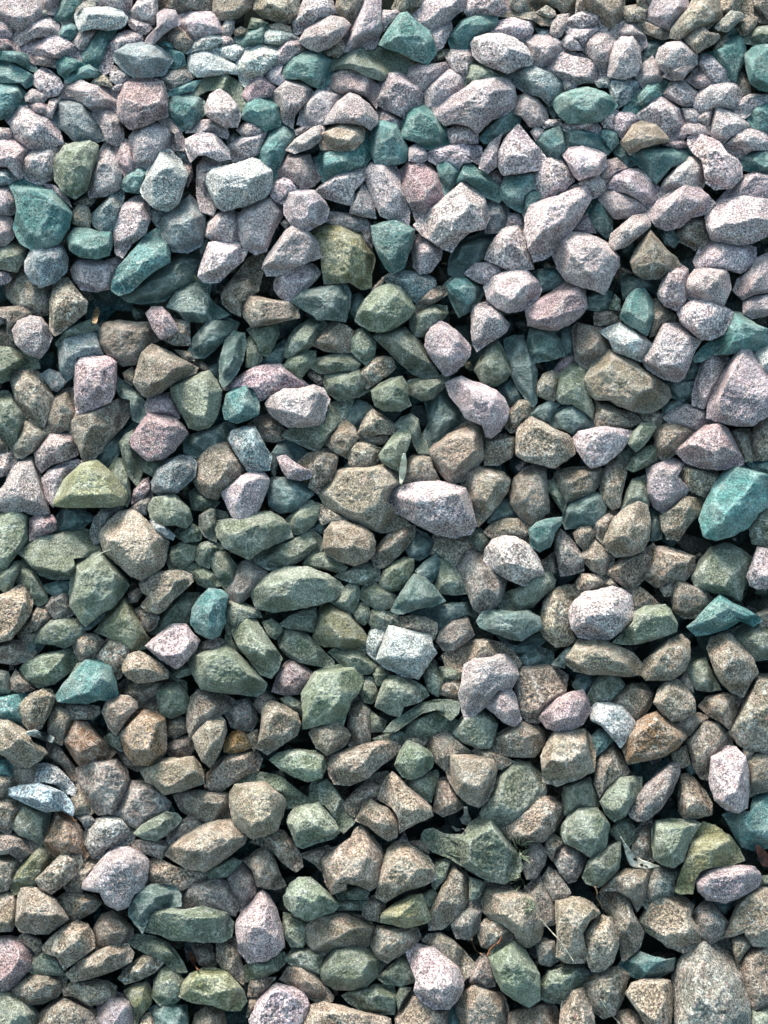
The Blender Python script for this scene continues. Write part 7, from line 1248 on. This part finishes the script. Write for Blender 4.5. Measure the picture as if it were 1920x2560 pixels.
B5|314,517.4 321.8,508.5 330.7,500.7 339.6,497.4 346.3,499.6 351.9,504.1 350.8,510.8 346.3,518.6 339.6,525.3 328.5,526.4 319.5,524.1|324,515.2 341.8,501.8 330.7,521.9 346.3,510.8|tan brown stone under the green rough boulder, lower right half
M4r|346.3,537.5 347.4,531.9 354.1,528.6 361.9,531.9 366.4,536.4 364.1,542 359.7,549.8 355.2,550.9 350.8,545.3|353,530.8 357.4,539.7|
G3+|364.1,547.6 367.5,538.6 374.2,531.9 382,527.5 387.6,526.4 387.6,535.3 386.4,543.1 382,548.7 374.2,554.2 366.4,552|384.2,528.6 370.8,539.7 379.7,544.2|dark green triangular stone beside dry twig tips and white fluff
M4|328.5,533.1 332.9,526.4 337.4,527.5 341.8,534.2 339.6,540.9 335.1,547.6 329.6,548.7 327.3,542|332.9,530.8 335.1,539.7|
B4|341.8,525.3 346.3,521.9 353,525.3 353,528.6 347.4,530.8 345.2,537.5 340.7,530.8||
G4|380.9,519.7 386.4,511.9 392,511.9 396.5,517.4 395.4,525.3 392,529.7 385.3,524.1|386.4,515.2|
B3|395.4,530.8 397.6,519.7 402.1,514.1 407.6,514.1 407.6,527.5 408.7,537.5 402.1,537.5 397.6,534.2|402.1,519.7|
B5|375.3,557.6 380.9,548.7 390.9,543.1 400.9,542 406.5,543.1 404.3,555.4 400.9,564.3 397.6,568.7 394.2,560.9 386.4,556.5 379.7,556.5|384.2,548.7 402.1,544.2 399.8,559.8|tan brown stone lying beneath the fluff of white leaf, lower right
N3|402.1,564.3 404.3,553.1 406.5,543.1 413.2,542 422.1,543.1 425.5,545.3 423.2,553.1 419.9,559.8 412.1,563.2 405.4,568.7|411,546.4 415.4,555.4|dark grey stone under the green cracked squarish block
M5|339.6,548.7 343,543.1 348.5,545.3 353,552 356.3,557.6 350.8,564.3 345.2,562.1 341.8,556.5|345.2,548.7 348.5,557.6|
M5|328.5,556.5 334,549.8 337.4,547.6 339.6,553.1 344.1,562.1 347.4,568.7 346.3,576.5 339.6,577.7 335.1,571 331.8,564.3|337.4,550.9 339.6,566.5|
B6+|347.4,597.7 348.5,586.6 347.4,573.2 347.4,563.2 353,560.9 361.9,560.9 369.7,564.3 375.3,571 368.6,575.4 364.1,583.2 366.4,593.3 365.3,601.1 355.2,601.1|350.8,563.2 368.6,566.5 353,582.1 361.9,579.9|tall blocky tan pink stone in the lower right part
B6r+|365.3,584.4 369.7,577.7 376.4,572.1 382,574.3 386.4,583.2 386.4,591 383.1,601.1 377.5,606.7 369.7,606.7 366.4,598.9|377.5,575.4 370.8,588.8 382,593.3|tan egg-like stone against tall blocky tan pink stone
B5r|376.4,567.6 376.4,559.8 380.9,556.5 388.7,556.5 394.2,562.1 395.4,569.9 398.7,576.5 402.1,582.1 399.8,591 393.1,596.6 388.7,600 387.6,591 386.4,582.1 382,573.2|382,559.8 390.9,571 395.4,586.6|long bent grey tan stone between an egg-like stone and a broad tan boulder
B6r|399.8,576.5 405.4,566.5 408.7,560.9 417.7,558.7 426.6,560.9 433.3,566.5 431,573.2 435.5,579.9 440,587.7 435.5,593.3 426.6,594.4 417.7,591 408.7,584.4 403.2,581|413.2,562.1 426.6,568.7 411,575.4 428.8,584.4|broad tan boulder with soft faces, above a huge rounded grey one
M4r|431,573.2 436.6,566.5 442.2,562.1 448.9,568.7 455.6,577.7 452.2,585.5 444.4,588.8 437.7,584.4|442.2,566.5 446.7,577.7|purplish grey stone beneath the oval pinkish boulder
B6r|453.3,585.5 457.8,573.2 462.3,563.2 469,555.4 476.8,552 491.4,552 491.4,591 471.2,589.9 465.6,582.1 460,584.4|464.5,564.3 477.9,559.8 469,573.2|large tan boulder cut by the picture edge, lower right part
B6|461.2,604.4 464.5,595.5 471.2,591 491.4,591 491.4,622.3 473.4,632.3 467.8,626.7 465.6,616.7|469,597.7 475.7,611.1|tan stone at the picture edge beside a huge rounded grey one
N4r+|419.9,617.8 422.1,606.7 427.7,596.6 435.5,589.9 444.4,586.6 453.3,587.7 460,591 462.3,600 464.5,608.9 467.8,622.3 469,651.2 464.5,662.5 455.6,671.4 442.2,671.4 431,662.5 424.4,651.2 421,627.8|433.3,597.7 453.3,593.3 428.8,615.6 451.1,622.3|huge rounded grey stone at the bottom, largest in its corner
T3|387.6,603.3 390.9,597.7 398.7,594.4 406.5,597.7 415.4,600 421,598.9 419.9,606.7 411,611.1 400.9,612.2 390.9,608.9|395.4,597.7 411,601.1|dark blue teal stone beside huge rounded grey one at the bottom
G5|336.3,622.3 338.5,613.3 343,606.7 353,602.2 361.9,602.2 368.6,608.9 368.6,614.5 361.9,617.8 355.2,621.2 350.8,626.7 343,625.6|344.1,608.9 359.7,606.7 346.3,620|grey wrinkled stone near the bottom beside bright mint green one
B5|368.6,608.9 377.5,606.7 386.4,604.4 393.1,608.9 390.9,616.7 388.7,624.5 384.2,633.4 377.5,635.7 370.8,631.2 366.4,622.3 364.1,616.7|373.1,613.3 388.7,611.1 377.5,624.5|brown grey stone with a thin root across it, near the bottom
B6+|350.8,631.2 351.9,622.3 357.4,618.9 364.1,617.8 367.5,624.5 370.8,633.4 373.1,652.5 348.5,652.5|359.7,622.3 361.9,633.4|tall tan stone at the bottom edge, beside a brown grey one
B6r+|390.9,621.2 395.4,614.5 403.2,612.2 413.2,612.2 418.8,613.3 419.9,622.3 419.9,633.4 417.7,651.4 408.7,651.4 399.8,633.4|397.6,617.8 415.4,615.6 404.3,629|tan round-cornered stone at the bottom left of the huge rounded grey one
B5|317.3,651.4 319.5,633.4 328.5,631.2 339.6,627.8 346.3,630.1 348.5,635.7 348.5,653.6 317.3,653.6|332.9,631.2|
B4|299.5,584.4 300.6,577.7 306.2,573.2 315.1,575.4 321.8,581 321.8,586.6 315.1,589.9 308.4,593.3 301.7,591||
N3|335.1,589.9 339.6,586.6 346.3,588.8 348.5,600 344.1,603.3 337.4,602.2||
B4|386.4,633.4 393.1,631.2 399.8,635.7 404.3,651.4 386.4,651.4||
G3|464.5,627.8 473.4,633.4 491.4,624.5 491.4,651.4 464.5,651.4||
B5|457.8,586.6 465.6,584.4 469,591 464.5,596.6 461.2,602.2 458.9,595.5||
G4|473.4,547.6 491.4,546.4 491.4,550.9 474.5,553.1||
D2-|444.4,563.2 460,562.1 453.3,571 448.9,567.6||
B4|419.9,470.6 428.8,466.2 431,477.3 426.6,479.5 421,477.3||
B3|464.5,468.4 471.2,469.5 469,475.1 465.6,474||'''

loose = []           # geometry of the small stones, joined into one object
groups = 'crushed stones lying loose in the heap'


def parse(s):
    return np.array([[float(v) * 4 for v in q.split(',')] for q in s.split()]) if s else np.zeros((0, 2))


for idx, line in enumerate(DATA.strip().split('\n')):
    code, ps, rs, lab = line.split('|')
    r = np.random.default_rng(1000 + idx)
    lay = code.count('+') - code.count('-')
    poly = parse(ps)
    co, faces, halo, org = stone_geometry(poly, parse(rs), lay, r, bool(lab), code[0], 'r' in code)
    tone = np.append(tone_of(code[0], int(code[1]), r), r.uniform(0.7, 1.25))
    if lab:
        me = make_mesh('stone', co - org, faces, [MATS[MAT[code[0]]]])
        set_attrs(me, halo, np.tile(tone, (len(co), 1)), fabric(co - org, r))
        link('stone', me, lab, 'stone', group=groups, loc=Vector(org))
    else:
        loose.append((co, faces, halo, tone, MAT[code[0]]))


# ------------------------------------------------------------------ filler below and around
def rough_stone(centre, size, r, npts):
    """A small angular fragment: the hull of a few scattered points, flat broken faces."""
    d = r.normal(size=(npts, 3))
    d /= np.linalg.norm(d, axis=1)[:, None]
    d *= r.uniform(0.75, 1.1, npts)[:, None]
    d *= np.array((1.0, r.uniform(0.65, 0.95), r.uniform(0.5, 0.8))) * size
    q = Matrix.Rotation(r.uniform(0, 6.28), 3, 'Z') @ Matrix.Rotation(r.uniform(-.6, .6), 3, 'X') @ Matrix.Rotation(r.uniform(-.6, .6), 3, 'Y')
    d = d @ np.array(q).T
    bm = bmesh.new()
    for p in d:
        bm.verts.new(p)
    res = bmesh.ops.convex_hull(bm, input=bm.verts)
    junk = [v for v in bm.verts if not v.link_faces]
    bmesh.ops.delete(bm, geom=junk, context='VERTS')
    if npts > 12:
        bmesh.ops.bevel(bm, geom=list(bm.edges), offset=size * 0.05, segments=1, affect='EDGES', clamp_overlap=True)
    bm.verts.index_update()
    v = np.array([x.co[:] for x in bm.verts])
    f = [tuple(x.index for x in q_.verts) for q_ in bm.faces]
    bm.free()
    return v + centre, f, np.full(len(v), 0.15)


fr = np.random.default_rng(55)
N_TRACED = len(loose)
kinds = 'BGGDDDTDT'  # mostly dark teal: shade of the gaps put into the bed's colour
for gy in np.arange(-200, 2780, 62):                 # a bed of stones one layer down, seen only through gaps
    for gx in np.arange(-200, 2140, 66):
        px, py = gx + fr.uniform(-26, 26), gy + fr.uniform(-24, 24)
        dep = heap_depth(px, py) + fr.uniform(0.046, 0.062)
        ctr = A['eye'] + rays(px, py) * dep
        co, f, halo = rough_stone(ctr, fr.uniform(0.020, 0.030), fr, 15)
        k = kinds[int(fr.integers(len(kinds)))]
        loose.append((co, f, halo, np.append(tone_of(k, 2, fr), 0.9), MAT[k]))
for _ in range(1500):                                # chips and grit caught in the gaps
    px, py = fr.uniform(-60, 1980), fr.uniform(-60, 2620)
    sz = 0.004 + 0.009 * fr.random() ** 2
    dep = heap_depth(px, py) + fr.uniform(0.018, 0.040)
    ctr = A['eye'] + rays(px, py) * dep
    co, f, halo = rough_stone(ctr, sz, fr, 11)
    k = 'BBGGDLNTBO'[int(fr.integers(10))]
    loose.append((co, f, halo, np.append(tone_of(k, 5, fr), 0.8), MAT[k]))
kinds2 = 'LLLTPWKBGB'
for gy in np.arange(-700, 3300, 74):                # the heap goes on outside the frame
    for gx in np.arange(-900, 2850, 80):
        px, py = gx + fr.uniform(-30, 30), gy + fr.uniform(-30, 30)
        if -62 < px < 1982 and -62 < py < 2622:
            continue
        dep = heap_depth(px, py)
        ctr = A['eye'] + rays(px, py) * dep
        if ctr[1] > 0.95:
            continue
        ctr = ctr - PN * fr.uniform(0.004, 0.022)
        co, f, halo = rough_stone(ctr, fr.uniform(0.024, 0.040), fr, 16)
        k = kinds2[int(fr.integers(len(kinds2)))] if py < 900 else 'BBGGDNLO'[int(fr.integers(8))]
        loose.append((co, f, halo, np.append(tone_of(k, 5, fr), 1.0), MAT[k]))

V, F, Hl, Tn, Mi, Sm, off = [], [], [], [], [], [], 0
for li, (co, f, halo, tone, mi) in enumerate(loose):
    Sm += [li < N_TRACED] * len(f)
    V.append(co)
    F += [tuple(i + off for i in q) for q in f]
    Hl.append(halo)
    Tn.append(np.tile(tone, (len(co), 1)))
    Mi += [mi] * len(f)
    off += len(co)
me = make_mesh('gravel', np.concatenate(V), F, MATS, Mi)
me.polygons.foreach_set('use_smooth', np.asarray(Sm, bool))
set_attrs(me, np.concatenate(Hl), np.concatenate(Tn), np.concatenate([fabric(v - v.mean(0), fr) for v in V]))
link('gravel', me, 'smaller crushed stones filling the gaps between the larger ones', 'gravel', kind='stuff')

# ------------------------------------------------------------------ plant litter lying on the stones
bpy.context.view_layer.update()
DG = bpy.context.evaluated_depsgraph_get()
U = 740 / 165.9


def rest_depth(px, py):
    """Depth of the stones' surface there."""
    d = Vector(rays(px, py))
    ok, loc, *_ = scene.ray_cast(DG, EYE, d.normalized())
    return (loc - EYE).dot(FWD) if ok else float(heap_depth(px, py))


def on_stones(ox, oy, pts, lift=0.002, level=True):
    q = np.asarray(pts, float)
    u = np.linspace(0, len(q) - 1, 15)
    px = ox + np.interp(u, range(len(q)), q[:, 0]) * U
    py = oy + np.interp(u, range(len(q)), q[:, 1]) * U
    dep = np.min([[rest_depth(a + dx, b + dy) for a, b in zip(px, py)] for dx, dy in ((0, 0), (7, 0), (-7, 0), (0, 7), (0, -7))], axis=0)
    fit = np.polyval(np.polyfit(u, dep, 1), u)
    dep = np.minimum(dep, fit)                       # it bridges the gaps and lies on the high stones
    pad = np.concatenate([[dep[0]], dep, [dep[-1]]])
    dep = np.minimum(dep, (pad[:-2] + pad[1:-1] + pad[2:]) / 3)
    return A['eye'] + rays(px, py) * (dep - lift)[:, None]


def litter_material(name, rgb, rgb2, scale=180, rough=0.8):
    m = bpy.data.materials.new(name)
    m.use_nodes = True
    t = m.node_tree
    b = t.nodes['Principled BSDF']
    g = nn(t, 'ShaderNodeNewGeometry')
    n = nn(t, 'ShaderNodeTexNoise')
    n.inputs['Scale'].default_value = scale
    n.inputs['Detail'].default_value = 3
    t.links.new(g.outputs['Position'], n.inputs['Vector'])
    c = nn(t, 'ShaderNodeValToRGB')
    c.color_ramp.elements[0].position = 0.35
    c.color_ramp.elements[1].position = 0.6
    c.color_ramp.elements[0].color = (*s2l(rgb2), 1)
    c.color_ramp.elements[1].color = (*s2l(rgb), 1)
    t.links.new(n.outputs['Fac'], c.inputs['Fac'])
    t.links.new(c.outputs[0], b.inputs['Base Color'])
    b.inputs['Roughness'].default_value = rough
    return m


def tube(pts, radii, sides=6):
    """A tapered tube along pts: vertices and faces."""
    pts = np.asarray(pts)
    v, f = [], []
    n = len(pts)
    for i in range(n):
        d = pts[min(i + 1, n - 1)] - pts[max(i - 1, 0)]
        d /= np.linalg.norm(d)
        a = np.cross(d, A['fwd'])
        a /= np.linalg.norm(a)
        b = np.cross(d, a)
        for s in range(sides):
            th = 2 * math.pi * s / sides
            v.append(pts[i] + radii[i] * (math.cos(th) * a + math.sin(th) * b))
    for i in range(n - 1):
        for s in range(sides):
            q = (s + 1) % sides
            f.append((i * sides + s, i * sides + q, (i + 1) * sides + q, (i + 1) * sides + s))
    f.append(tuple(range(sides))[::-1])
    f.append(tuple((n - 1) * sides + s for s in range(sides)))
    return np.array(v), f


def smooth_path(p, n=16):
    p = np.asarray(p)
    t = np.linspace(0, len(p) - 1, n)
    q = np.stack([np.interp(t, range(len(p)), p[:, k]) for k in range(3)], 1)
    for _ in range(2):
        q[1:-1] = (q[:-2] + 2 * q[1:-1] + q[2:]) / 4
    return q


def merge(parts):
    V, F, o = [], [], 0
    for v, f in parts:
        V.append(v)
        F += [tuple(i + o for i in q) for q in f]
        o += len(v)
    return np.concatenate(V), F


def blade(spine, widths, thick, curl=0.3, n=18):
    """A leaf or chip along a spine: a curved cross-section with real thickness."""
    s = smooth_path(spine, n)
    w = np.interp(np.linspace(0, len(widths) - 1, n), range(len(widths)), widths)
    cols = np.linspace(-1, 1, 7)
    v, f = [], []
    for i in range(n):
        d = s[min(i + 1, n - 1)] - s[max(i - 1, 0)]
        d /= np.linalg.norm(d)
        a = np.cross(d, A['fwd'])
        a /= np.linalg.norm(a)
        b = -A['fwd']
        for c in cols:
            v.append(s[i] + a * c * w[i] + b * (curl * w[i] * (c * c - 0.4) + thick * (1 - c * c)))
        for c in cols[::-1]:
            v.append(s[i] + a * c * w[i] + b * (curl * w[i] * (c * c - 0.4) - thick * 0.6))
    k = 14
    for i in range(n - 1):
        for c in range(k):
            q = (c + 1) % k
            f.append((i * k + c, i * k + q, (i + 1) * k + q, (i + 1) * k + c))
    f.append(tuple(range(k))[::-1])
    f.append(tuple((n - 1) * k + c for c in range(k)))
    return np.array(v), f


def lay(name, vf, mat, label=None, cat=None, parent=None, group=None):
    v, f = vf
    org = v.mean(0) if parent is None else np.array(parent.location)
    me = make_mesh(name, v - org, f, [mat])
    return link(name, me, label, cat, group=group, loc=Vector(org) if parent is None else None, parent=parent)


STRAW = litter_material('straw', (205, 198, 178), (150, 142, 122))
TAN = litter_material('dead_leaf', (196, 160, 124), (120, 92, 68))
ORANGE = litter_material('orange_leaf', (150, 92, 64), (104, 66, 46))
CHIP = litter_material('weathered_wood', (190, 188, 182), (104, 104, 100), 420)
WHITE = litter_material('bleached_leaf', (222, 214, 200), (150, 140, 126), 150)
SPOT = litter_material('leaf_spot', (48, 34, 28), (30, 22, 18))
DRYGRASS = litter_material('dry_grass', (140, 142, 118), (96, 100, 80))
ROOT = litter_material('root', (170, 168, 156), (110, 106, 96))
RED = litter_material('red_brown_leaf', (112, 62, 50), (52, 32, 28))

U_M = U * M_PER_PX
lay('straw', blade(on_stones(590, 607, [(94.3, 118), (94, 123), (93.3, 129), (92.4, 135.5)], 0.009), np.array([.7, 1.8, 2.0, .6]) * U_M, 0.0006, 0.2), STRAW,
    'pale dry straw blade standing between the spur-shaped stone and biggest buff boulder', 'straw')
lay('dead_leaf', blade(on_stones(0, 607, [(54.5, 36), (54, 40), (53, 45.5)], 0.010), np.array([.8, 2.6, 1.2]) * U_M, 0.0005, 0.7), TAN,
    'curled brown dead leaf in the dark gap beside the sunlit tan peak-shaped stone', 'leaf')
lay('leaf_splinter', blade(on_stones(0, 1820, [(106.5, 126), (108.5, 130.5), (111, 135.5)], 0.009), np.array([.9, 1.5, .8]) * U_M, 0.0006, 0.4), ORANGE,
    'bright orange leaf splinter standing above the large olive faceted stone', 'leaf')
sp = on_stones(0, 1213, [(15.5, 138.6), (20, 139), (25, 140.5), (30, 143)], 0.008)
chip = lay('wood_chip', blade(sp, np.array([1.0, 2.4, 2.9, 1.6]) * U_M, 0.0022, 0.1), CHIP,
           'grey white ribbed wood chip like a shell, lying on a brown lumpy stone', 'wood chip')
for k_ in (-0.66, -0.22, 0.22, 0.66):
    s_ = smooth_path(sp, 12)
    d_ = s_[-1] - s_[0]
    a_ = np.cross(d_ / np.linalg.norm(d_), A['fwd'])
    w_ = np.interp(np.linspace(0, 3, 12), range(4), [1.0, 2.4, 2.9, 1.6]) * U_M
    lay('rib', tube(s_ + a_ * (k_ * w_)[:, None] - A['fwd'] * 0.0022, np.full(12, 0.0011)), CHIP, parent=chip)
bpts = on_stones(1180, 1820, [(85.5, 65), (88, 70.5), (91, 74.5), (96, 76.6), (105, 77.4)], 0.011)
leaf = lay('withered_leaf', blade(bpts, np.array([.6, 2.0, 3.3, 2.2, .5]) * U_M, 0.0006, 0.35, 24), WHITE,
           'bleached white withered leaf with dark spots beside the green cracked squarish block', 'leaf')
lay('stem', tube(smooth_path(on_stones(1180, 1820, [(83.3, 61), (84.6, 63), (86, 66)], 0.012)), np.full(16, 0.0006)), ROOT, parent=leaf)
for q_, w_ in (((91.5, 73.6), 1.0), ((95.2, 76.8), .9), ((97.6, 77.6), .6)):
    b_ = np.array([(q_[0] - 1.2, q_[1] - .3), q_, (q_[0] + 1.2, q_[1] + .5)])
    i_ = int(np.argmin([abs(q_[0] - x) for x in np.interp(np.linspace(0, 4, 15), range(5), (85.5, 88, 91, 96, 105))]))
    dep_ = (bpts[i_] - A['eye']) @ A['fwd'] - 0.0016
    p_ = A['eye'] + rays(1180 + b_[:, 0] * U, 1820 + b_[:, 1] * U) * dep_
    lay('spot', blade(p_, np.array([.3, w_, .3]) * U_M, 0.0004, 0.1, 8), SPOT, parent=leaf)
lay('leaf_fragment', blade(on_stones(590, 1820, [(128.6, 44), (129, 48), (128.6, 51), (128, 54)], 0.012), np.array([.9, 1.2, 3.4, 1.4]) * U_M, 0.0005, 0.2), WHITE,
    'small cross-shaped scrap of pale leaf above the duck-shaped stone', 'leaf')
lay('leaf_fragment', blade(on_stones(590, 1820, [(121, 55), (123.5, 57.2), (127.5, 56.5)], 0.010), np.array([.4, .9, .5]) * U_M, 0.0005, 0.3), WHITE,
    'tiny white leaf sliver on the neck of the duck-shaped stone', 'leaf')
lay('dead_leaf', blade(on_stones(1180, 1820, [(159.5, 66), (162, 70), (164.5, 75), (166.5, 77)], 0.008), np.array([.8, 2.6, 3.0, 1.0]) * U_M, 0.0006, 0.6), RED,
    'dark red brown dead leaf under the grey teal stone at the picture edge', 'leaf')


def thread(name, ox, oy, pts, r0, label, cat, mat=None, lift=0.002):
    p = smooth_path(on_stones(ox, oy, pts, lift), 24)
    return lay(name, tube(p, np.linspace(r0, r0 * 0.6, 24), 5), mat or ROOT, label, cat)


thread('root', 1180, 1820, [(38, 107), (44, 113.5), (49, 119), (53, 124.5), (57, 131)], 0.0006, 'thin straight root stretched over the tall blocky tan pink stone', 'root')
thread('root', 1180, 1820, [(72, 152), (75, 157), (78.5, 161), (83, 166)], 0.0006, 'thin pale root crossing the brown grey stone at the bottom edge', 'root')
thread('twig', 590, 1820, [(132, 118), (132.8, 121.5), (134.6, 125), (138, 127)], 0.0009, 'short bent twig above the small pinkish triangular stone', 'twig', TAN)
thread('twig', 590, 1820, [(141, 127.5), (142.5, 124), (145, 121.5)], 0.0010, 'orange brown twig leaning on the bright mint green stone', 'twig', ORANGE)
thread('twig', 590, 1820, [(146.5, 121), (148, 119), (148.8, 116.5)], 0.0008, 'short reddish twig tip behind the bright mint green stone', 'twig', ORANGE)
thread('twig', 1180, 1820, [(69, 89), (70.2, 92), (70, 95), (73, 100)], 0.0009, 'crooked tan twig beneath the dark green triangular stone', 'twig', TAN)
thread('grass_stalk', 0, 1213, [(53.5, 40.5), (57, 38), (62, 36)], 0.0005, 'fine dry stalk on the yellow green lobed stone', 'grass stalk', STRAW)
tuft = []
tr = np.random.default_rng(3)
root_pts = [(26.5, 84), (28, 72), (27.5, 67), (34, 100)]
for q_ in root_pts:
    for _ in range(16):
        an = tr.uniform(0.2, 1.4) * math.pi if q_[1] > 80 else tr.uniform(-0.9, 0.2) * math.pi
        ln = tr.uniform(2.5, 7)
        x0, y0 = q_[0] + tr.uniform(-1.2, 1.2), q_[1] + tr.uniform(-2, 2)
        pts_ = [(x0, y0), (x0 + .5 * ln * math.cos(an), y0 + .5 * ln * math.sin(an)), (x0 + ln * math.cos(an + .4), y0 + ln * math.sin(an + .4))]
        tuft.append(tube(smooth_path(on_stones(1180, 1820, pts_, tr.uniform(0.001, 0.006)), 7), np.linspace(0.0007, 0.0003, 7), 4))
lay('dry_plant', merge(tuft), DRYGRASS, 'wispy dry plant fibres clinging to the tail of the duck-shaped stone', 'dry plant')

print('triangles', sum(len(o.data.loop_triangles) or sum(len(p.vertices) - 2 for p in o.data.polygons) for o in scene.objects if o.type == 'MESH'))
